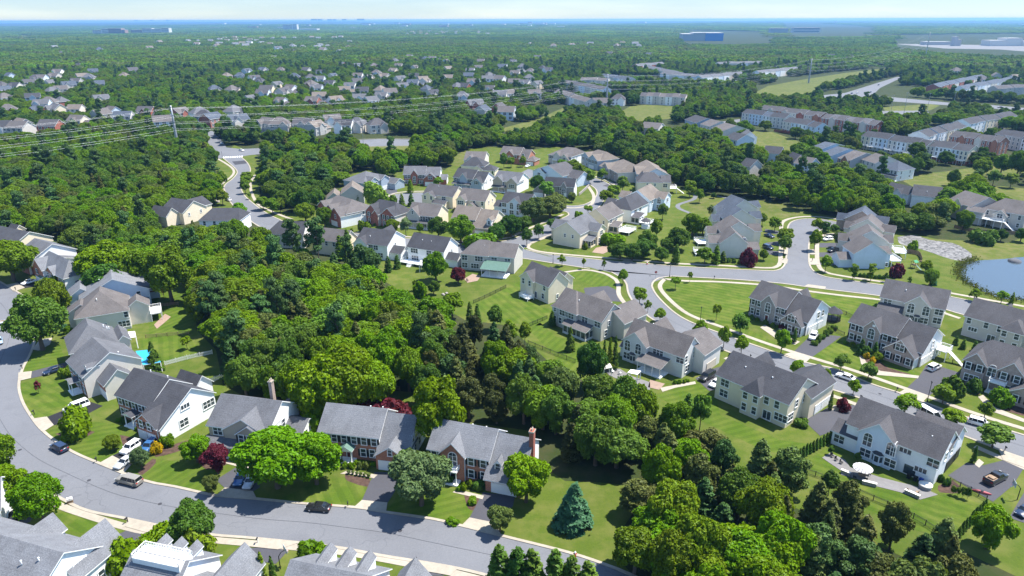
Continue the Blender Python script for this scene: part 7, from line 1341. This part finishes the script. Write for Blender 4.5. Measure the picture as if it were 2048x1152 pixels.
far_block('quarry_plant', 1906, 1922, 92, 74, 'conc', 'pale processing tower of the far quarry plant', 'industrial plant', 20, 0, [(0,.5,1.0),(.5,1,.7)]); far_block('quarry_plant', 1980, 2060, 92, 77, 'pale', 'wide pale plant building at the right edge', 'industrial plant', 60, 0, [(0,.4,.7),(.4,.8,1.0),(.8,1,.6)]); far_block('quarry_plant', 1850, 1900, 90, 84, 'conc', 'low grey plant sheds left of the processing tower', 'industrial plant', 40, 0)
for i, (x0, x1, ty, l) in enumerate(((622,634,34,'pale tower group on the skyline, left part'), (636,644,35,'slim hazy tower right of the left skyline group'), (655,664,34,'hazy tower in the middle of the skyline'), (666,672,35.5,'small hazy tower right of the middle one'), (684,692,36,'low hazy tower between the skyline groups'), (714,720,32,'left half of the tallest skyline tower pair'), (721,728,30,'tallest hazy tower on the skyline'), (268,276,37.5,'tiny hazy tower on the left horizon'), (300,306,38,'smallest hazy block on the left horizon'), (332,338,37,'hazy tower over the apartment ridge'))):
    a = G(x0, 43.5); far_block('skyline_tower', x0, x1, 43.5, ty, 'conc', l, 'tower', 60, 6)
for i in range(46):
    x = random.choice([random.uniform(690, 1000), random.uniform(1000, 1130), random.uniform(380, 720), random.uniform(1000, 2040)]); y = random.uniform(48, 58) if x < 1150 else random.uniform(45, 52); w = random.uniform(6, 22)
    far_block('warehouse', x, x+w, y, y-random.uniform(2, 4.5), random.choice(['pale', 'pale', 'conc', 'brick']), 'low pale commercial building on the hazy plain near the horizon', 'building', random.uniform(30, 80), 0, (), None, 'commercial buildings near the horizon')
# ------------------------------------------------------------------ the woods: every spot that is not lawn, road or house
rs = np.random.RandomState(3)
ROADPOLY = [KA_in+KA_out[::-1], KB_far+KB_near[::-1], KC_n1+KC_n2+KC_s[::-1]+KB_near[:2], KE_n+KD_w+KD_e[::-1]+KE_s[::-1], K4_w+K4_e[::-1]]
FOOTA = [(c.x, c.y, d.x, d.y, n.x, n.y, hw, hd) for c, d, n, hw, hd in FOOT]; FA = np.array(FOOTA); FP_ = np.array(FARP)
def inpoly(X, Y, poly):
    P = np.array(poly, float); c = np.zeros(len(X), bool); j = len(P)-1
    for i in range(len(P)):
        xi, yi = P[i]; xj, yj = P[j]
        if yi != yj: c ^= ((yi > Y) != (yj > Y)) & (X < (xj-xi)*(Y-yi)/(yj-yi)+xi)
        j = i
    return c
def project(P):
    A = np.array(CRI); Q_ = (P-np.array([0, 0, CH])) @ A.T; z = -Q_[:, 2]; z = np.where(z < 1, 1, z); return 1024+FP*Q_[:, 0]/z, 576-FP*Q_[:, 1]/z, z
EXTRA_CLEAR = [[(405,258),(432,258),(455,292),(560,290),(560,300),(500,304),(520,330),(500,372),(520,400),(600,430),(600,450),(480,440),(430,410),(425,330),(415,300)], [(1560,40),(1760,55),(1765,72),(1560,72)], [(1360,60),(1545,64),(1550,86),(1360,86)], [(1780,70),(2100,66),(2100,112),(1900,104),(1785,94)], [(1634,184),(1690,178),(1800,150),(1812,158),(1752,188),(1745,204),(1640,206)], [(1500,176),(1600,152),(1780,132),(1786,142),(1650,176),(1560,198)],
   [(1745,186),(1916,203),(2110,213),(2110,232),(1960,224),(1900,215),(1745,203)], [(1756,216),(1890,206),(1902,226),(1862,244),(1760,242)], [(1970,219),(2060,219),(2064,236),(1976,234)], [(714,274),(832,272),(832,296),(714,300)], [(1430,480),(1900,470),(2100,480),(2100,640),(1430,600)], [(1310,255),(1490,232),(1490,248),(1320,272)]]
def place(step, r0, r1, top=10.0, foot=4.5, rtop=None):
    """jittered grid of spots in the view fan between r0 and r1"""
    M = 42; xs = np.arange(-r1, r1, step); ys = np.arange(20, r1, step); X, Y = np.meshgrid(xs, ys); X = X.ravel()+rs.uniform(-.46, .46, X.size)*step; Y = Y.ravel()+rs.uniform(-.46, .46, Y.size)*step
    r = np.hypot(X, Y); ok = (r >= r0) & (r < r1) & (np.abs(np.arctan2(X, Y)) < math.radians(M)); X, Y = X[ok], Y[ok]
    hz = np.array([hill(a, b) for a, b in zip(X, Y)]) if r1 > 3500 else np.zeros(len(X))
    u, v, z = project(np.stack([X, Y, hz], 1)); tp = np.where(u > 1480, 4.0, 8.5) if top == 5.0 else top; u2, v2, _ = project(np.stack([X, Y, hz+tp], 1)); um, vm, _ = project(np.stack([X, Y, hz+top*.5], 1))
    ok = v < 1330; u3, v3, _ = project(np.stack([X, Y, hz+(rtop or top)], 1))
    lawn = LAWNS+MEAD+[RIPQ, [(1900,520),(2300,500),(2300,640),(1930,570)]]
    for q in lawn:
        ok &= ~inpoly(u, v, q); ok &= ~inpoly(u2, v2, q); ok &= ~inpoly(um, vm, q)
    ok &= ~inpoly(u, v, JX)
    for q in ROADPOLY+EXTRA_CLEAR:
        ok &= ~inpoly(u, v, q); ok &= ~inpoly(u3, v3, q)
    for c in FOOTA:
        a = (X-c[0])*c[2]+(Y-c[1])*c[3]; b = (X-c[0])*c[4]+(Y-c[1])*c[5]; ok &= ~((np.abs(a) < c[6]+foot) & (np.abs(b) < c[7]+foot))
        # leave the side towards the camera open so that the house shows
        dd = math.hypot(c[0], c[1]); fx, fy = -c[0]/dd, -c[1]/dd; L = max(c[6], c[7])
        al = (X-c[0])*fx+(Y-c[1])*fy; la = np.abs(-(X-c[0])*fy+(Y-c[1])*fx); ok &= ~((al > 0) & (al < L+min(34, dd*.10)) & (la < c[6]+1))
    for (hx, hy) in FARP:
        dd = math.hypot(hx, hy); fx, fy = -hx/dd, -hy/dd; al = (X-hx)*fx+(Y-hy)*fy; la = np.abs(-(X-hx)*fy+(Y-hy)*fx); ok &= ~((al > -10) & (al < 18+dd*.045) & (la < 10.5))
    X, Y, hz = X[ok], Y[ok], hz[ok]
    return X, Y, hz
# -- nearest woods: single trees
X, Y, Z = place(6.0, 60, 330, 5.0, 3.0)
keep = np.ones(len(X), bool)
for (tx, ty, tr) in TREES: keep &= np.hypot(X-tx, Y-ty) > tr*.8
X, Y = X[keep], Y[keep]; order = np.argsort(np.hypot(X, Y)); X, Y = X[order], Y[order]
WP = list(zip(X, Y)); NB = sum(1 for o in COL.objects if o.name.startswith('broadleaf_tree')); NCED = 0
def mood(x, y):
    """which kind of wood stands here, from where the photo shows it"""
    u, v = PX((x, y, 8)); n = noise.noise(Vector((x/26, y/26, 2.2))); n2 = noise.noise(Vector((x/11, y/11, 8.2)))
    if u > 1380 and v > 860: ced = .78
    elif 900 < u < 1190 and 600 < v < 900:
        if random.random() < .78: return 'cedar', random.choice(['dc', 'dc', 'ce', 'pi'])
        ced = 0
    elif u > 1180 and v > 800: ced = .25
    else: ced = .10
    bright = 1225 < u < 1610 and v > 985+(u-1235)*.16
    if bright: ced = .0
    r = random.random()
    if r < ced: return 'cedar', random.choice(['ce', 'ce', 'ol', 'pi'])
    if r < ced+.06 and v < 700: return 'pine', 'pi'
    if bright: return 'broadleaf', random.choice(['br', 'br', 'g'])
    if 1080 < u < 1330 and 760 < v < 900: return 'broadleaf', random.choice(['mg', 'mg', 'g'])
    if n > .18: return 'broadleaf', random.choice(['lg', 'br', 'yg', 'br'])
    if n < -.2: return 'broadleaf', random.choice(['dg', 'mg', 'dg'])
    return 'broadleaf', random.choice(['g', 'g', 'mg', 'br', 'mg', 'ol'])
def wood_name(x, y):
    u, v = PX((x, y, 6))
    if u > 1180 and v > 780: return 'in the wood at the bottom right corner' if v > 1000 else 'in the wood below the cream bay house' if u < 1420 else 'at the wood edge below the white house'
    if u > 860: return 'in the dark part of the wood behind the chimney house'
    if v > 700: return 'in the wood right behind the brick houses'
    if u < 430 and v < 520: return 'in the big wood left of the boulevard'
    if v < 560: return 'in the wood below the beige houses'
    return 'in the wood beside the striped back lawns'
NCNT = {'broadleaf': NB, 'cedar': 0, 'pine': 0}; REST = []; SRC = {}
for (x, y) in WP:
    k, c = mood(x, y); dist = math.hypot(x, y)
    if NCNT['broadleaf'] >= 298 and k == 'broadleaf' or NCNT.get(k, 0) >= 150: REST.append((x, y)); continue
    NCNT[k] = NCNT.get(k, 0)+1
    big = random.uniform(.8, 1.25); R = {'broadleaf': 4.3, 'cedar': 3.3, 'pine': 3.4}[k]*big; H = {'broadleaf': 12.0, 'cedar': 10.5, 'pine': 15}[k]*random.uniform(.78, 1.18)
    szw = 'tall' if H > 11 else 'short'
    rt = tree(k if dist < 210 or k != 'broadleaf' else 'midleaf', Vector((x, y, 0)), R, H, c, '%s %s %s %s' % (szw, CW[c], KW[k][0], wood_name(x, y)), 'trees '+wood_name(x, y))
    if dist > 120: SRC.setdefault((k, c), rt)
# -- the rest of the woods: one mass of instanced crowns
def crown_of(kind, col):
    for (k, c), r in SRC.items():
        if k == kind and c == col:
            return [ch for ch in r.children if ch.name.startswith('crown')][0]
DK = 1.0
def scatter(name, pts, scl, zs, idx, sources, cols, kind='stuff'):
    n = len(pts); me = bpy.data.meshes.new(name); me.vertices.add(n); me.vertices.foreach_set('co', np.asarray(pts, np.float32).ravel())
    for nm, typ, dat in (('sc', 'FLOAT_VECTOR', np.stack([scl, scl, zs], 1)), ('rot', 'FLOAT', rs.uniform(0, 6.28, n)), ('idx', 'INT', np.asarray(idx, np.int32))):
        at = me.attributes.new(nm, typ, 'POINT'); at.data.foreach_set('vector' if typ == 'FLOAT_VECTOR' else 'value', np.ascontiguousarray(dat, np.int32 if typ == 'INT' else np.float32).ravel())
    ta = me.attributes.new('tint', 'FLOAT_COLOR', 'POINT'); ta.data.foreach_set('color', np.array([(*[v*DK for v in COLR[c]], 1) for c in cols], np.float32).ravel())
    o = link(bpy.data.objects.new(name, me)); tag(o, kind=kind)
    ng = bpy.data.node_groups.new(name, 'GeometryNodeTree'); ng.interface.new_socket('Geometry', in_out='INPUT', socket_type='NodeSocketGeometry'); ng.interface.new_socket('Geometry', in_out='OUTPUT', socket_type='NodeSocketGeometry')
    N = ng.nodes; L = ng.links; gi = N.new('NodeGroupInput'); go = N.new('NodeGroupOutput'); iop = N.new('GeometryNodeInstanceOnPoints'); g2i = N.new('GeometryNodeGeometryToInstance')
    for s in sources[::-1]:
        oi = N.new('GeometryNodeObjectInfo'); oi.inputs['Object'].default_value = s; oi.inputs['As Instance'].default_value = True; oi.transform_space = 'ORIGINAL'; L.new(oi.outputs['Geometry'], g2i.inputs[0])
    def attr(nm, ty):
        a = N.new('GeometryNodeInputNamedAttribute'); a.data_type = ty; a.inputs['Name'].default_value = nm; return a.outputs[0]
    cx = N.new('ShaderNodeCombineXYZ'); L.new(attr('rot', 'FLOAT'), cx.inputs[2])
    L.new(gi.outputs[0], iop.inputs['Points']); L.new(g2i.outputs[0], iop.inputs['Instance']); iop.inputs['Pick Instance'].default_value = True
    L.new(attr('idx', 'INT'), iop.inputs['Instance Index']); L.new(cx.outputs[0], iop.inputs['Rotation']); L.new(attr('sc', 'FLOAT_VECTOR'), iop.inputs['Scale']); L.new(iop.outputs[0], go.inputs[0])
    md = o.modifiers.new('scatter', 'NODES'); md.node_group = ng; return o
srcs = []
for k, c in (('broadleaf','g'), ('broadleaf','mg'), ('broadleaf','br'), ('broadleaf','dg'), ('broadleaf','ol'), ('broadleaf','yg'), ('broadleaf','lg'), ('cedar','ce'), ('pine','pi')):
    s = crown_of(k, c)
    if s: srcs.append((k, c, s))
X2, Y2, Z2 = place(7.4, 330, 1500, 7.0, 3.0, 3.0)
X2 = np.concatenate([[p[0] for p in REST], X2]); Y2 = np.concatenate([[p[1] for p in REST], Y2]); n = len(X2)
XS, YS, SS, ZZ, II, CC = [], [], [], [], [], []
for x, y in zip(X2, Y2):
    nz = noise.noise(Vector((x/60, y/60, 4.4)))+.5*noise.noise(Vector((x/17, y/17, 1.4))); r = random.random()
    if r < .06: k = 'pine'; cc = 'pi'
    elif r < .12: k = 'cedar'; cc = 'ce'
    elif nz > .30: k = 'broadleaf'; cc = random.choice(['br', 'lg', 'yg', 'g'])
    elif nz < -.25: k = 'broadleaf'; cc = random.choice(['dg', 'mg', 'dg', 'mg'])
    else: k = 'broadleaf'; cc = random.choice(['g', 'mg', 'g', 'ol', 'br'])
    i = next((j for j, s in enumerate(srcs) if s[0] == k and s[1] == cc), 0); R = {'broadleaf': 4.9, 'cedar': 3.5, 'pine': 3.8}[k]*random.uniform(.75, 1.3); H = {'broadleaf': 4.6, 'cedar': 3.6, 'pine': 5.6}[k]*random.uniform(.75, 1.2)
    XS.append(x); YS.append(y); SS.append(R); ZZ.append(H); II.append(i); CC.append(cc)
scatter('woodland', np.stack([XS, YS, np.zeros(len(XS))], 1), np.array(SS), np.array(ZZ), II, [s[2] for s in srcs], CC)
# -- far off: patches of canopy, coarser with distance
def patch_mesh(seed, nt, n, size):
    r2 = np.random.RandomState(seed); P = []; N = []
    for i in range(nt):
        c = np.array([r2.uniform(-1, 1), r2.uniform(-1, 1), 0]); R = r2.uniform(.18, .30); h = r2.uniform(.55, 1.0)
        d = r2.normal(size=(n, 3)); d[:, 2] = np.abs(d[:, 2]); d /= np.linalg.norm(d, axis=1, keepdims=True); P.append(c+d*np.array([R, R, R*1.0])*r2.uniform(.8, 1.05, (n, 1))+np.array([0, 0, h*.55])); N.append(d+r2.normal(size=(n, 3))*.4+np.array([0, 0, .2]))
    return leaf_mesh('canopy_patch', np.concatenate(P), np.concatenate(N), size, LEAF, r2, 1.3)
def far_wood(name, step, r0, r1, unit, nt, nl, size, clear):
    # the canopy of the patch itself is the first patch standing in the mass
    X3, Y3, Z3 = place(step, r0, r1, 12.0, 2.0)
    pm = [patch_mesh(s, nt, nl, size) for s in (5, 6, 7)]
    src = []
    for j, (m, c) in enumerate(zip(pm+pm[:2], ('g', 'mg', 'dg', 'br', 'ol'))):
        o = put('canopy_patch', m, None, (X3[j], Y3[j], Z3[j])); o.scale = (unit, unit, 14); o.color = (*COLR[c], 1); tag(o, kind='stuff'); src.append(o)
    idx = []
    for x, y in zip(X3, Y3):
        nz = noise.noise(Vector((x/260, y/260, 6.4))); idx.append(random.choice([0, 3, 4]) if nz > .15 else random.choice([1, 2, 2]) if nz < -.15 else random.choice([0, 1, 2, 0, 3]))
    o = scatter(name, np.stack([X3, Y3, Z3], 1)[5:], rs.uniform(.9, 1.25, len(X3)-5)*unit, rs.uniform(11, 17, len(X3)-5), idx[5:], src, [('g', 'mg', 'dg', 'br', 'ol')[i] for i in idx[5:]])
    for q in src: q.parent = o
DK = .9
far_wood('far_woodland', 26, 1500, 3600, 17, 12, 60, .13, 0)
far_wood('horizon_woodland', 95, 3600, 13500, 60, 40, 16, .12, 0)
print('TREES', NCNT, len(REST), len(XS), 'objects', len(COL.objects))
# ------------------------------------------------------------------ light, sky, render settings
HAZE = 7e-5
SUN_AZ = Vector((0.95, 0.31)); SUN_EL = math.radians(63)
sd = bpy.data.lights.new('sun', 'SUN'); so = bpy.data.objects.new('sun', sd); link(so)
sd.energy = 5.0; sd.angle = math.radians(.5); sd.color = (1.0, .955, .88)
dirv = Vector((SUN_AZ.x*math.cos(SUN_EL), SUN_AZ.y*math.cos(SUN_EL), math.sin(SUN_EL)))
so.rotation_euler = dirv.to_track_quat('Z', 'Y').to_euler(); so.location = (200, 100, 300)
wd = bpy.data.worlds.new('World'); SC.world = wd; wd.use_nodes = True
nt = wd.node_tree; nt.nodes.clear()
wo = nt.nodes.new('ShaderNodeOutputWorld'); bg = nt.nodes.new('ShaderNodeBackground'); sk = nt.nodes.new('ShaderNodeTexSky')
sk.sky_type = 'NISHITA'; sk.sun_disc = False; sk.sun_elevation = SUN_EL; sk.sun_rotation = math.atan2(SUN_AZ.x, SUN_AZ.y)
sk.altitude = 100; sk.air_density = 1.0; sk.dust_density = 0.0; sk.ozone_density = 3.0
# sky colour dimmed and blued low down, with thin high cloud
N_ = nt.nodes.new; K_ = nt.links.new
tcw = N_('ShaderNodeTexCoord'); sxw = N_('ShaderNodeSeparateXYZ'); K_(tcw.outputs['Generated'], sxw.inputs[0])
rw = N_('ShaderNodeValToRGB'); rw.color_ramp.elements[0].position = 0.0; rw.color_ramp.elements[0].color = (.35, .42, .565, 1); rw.color_ramp.elements[1].position = .30; rw.color_ramp.elements[1].color = (1, 1, 1, 1); e_ = rw.color_ramp.elements.new(.05); e_.color = (.31, .395, .545, 1)
K_(sxw.outputs[2], rw.inputs[0])
mpw = N_('ShaderNodeMapping'); mpw.inputs['Scale'].default_value = (3, 3, 26); K_(tcw.outputs['Generated'], mpw.inputs[0])
nzw = N_('ShaderNodeTexNoise'); nzw.inputs['Scale'].default_value = 1.6; nzw.inputs['Detail'].default_value = 6; K_(mpw.outputs[0], nzw.inputs['Vector'])
rc = N_('ShaderNodeValToRGB'); rc.color_ramp.elements[0].position = .45; rc.color_ramp.elements[0].color = (1, 1, 1, 1); rc.color_ramp.elements[1].position = .72; rc.color_ramp.elements[1].color = (1.22, 1.14, 1.06, 1); K_(nzw.outputs['Fac'], rc.inputs[0])
mw = N_('ShaderNodeMixRGB'); mw.blend_type = 'MULTIPLY'; mw.inputs[0].default_value = 1; K_(sk.outputs[0], mw.inputs[1]); K_(rw.outputs[0], mw.inputs[2])
mw2 = N_('ShaderNodeMixRGB'); mw2.blend_type = 'MULTIPLY'; mw2.inputs[0].default_value = 1; K_(mw.outputs[0], mw2.inputs[1]); K_(rc.outputs[0], mw2.inputs[2])
K_(mw2.outputs[0], bg.inputs[0]); bg.inputs[1].default_value = .132; nt.links.new(bg.outputs[0], wo.inputs[0])
SC.view_settings.view_transform = 'Standard'; SC.view_settings.look = 'None'; SC.view_settings.gamma = 1; SC.view_settings.exposure = 1.15
SC.view_settings.use_curve_mapping = False
SC.cycles.max_bounces = 6; SC.cycles.diffuse_bounces = 3; SC.cycles.glossy_bounces = 2; SC.cycles.transmission_bounces = 2; SC.cycles.transparent_max_bounces = 4; SC.cycles.volume_bounces = 0
SC.cycles.use_denoising = True; SC.cycles.caustics_reflective = False; SC.cycles.caustics_refractive = False

# ------------------------------------------------------------------ the air
hz = MB(); hz.box(-31000, 31000, -31000, 31000, -1.2, 96)
t = NT('haze_air'); pv = t.n('VolumePrincipled'); pv.inputs['Color'].default_value = (.27, .56, .94, 1); pv.inputs['Density'].default_value = HAZE; pv.inputs['Anisotropy'].default_value = .25
t.l(pv.outputs[0], t.out.inputs['Volume'])
tag(hz.build('haze', t.m), kind='stuff')
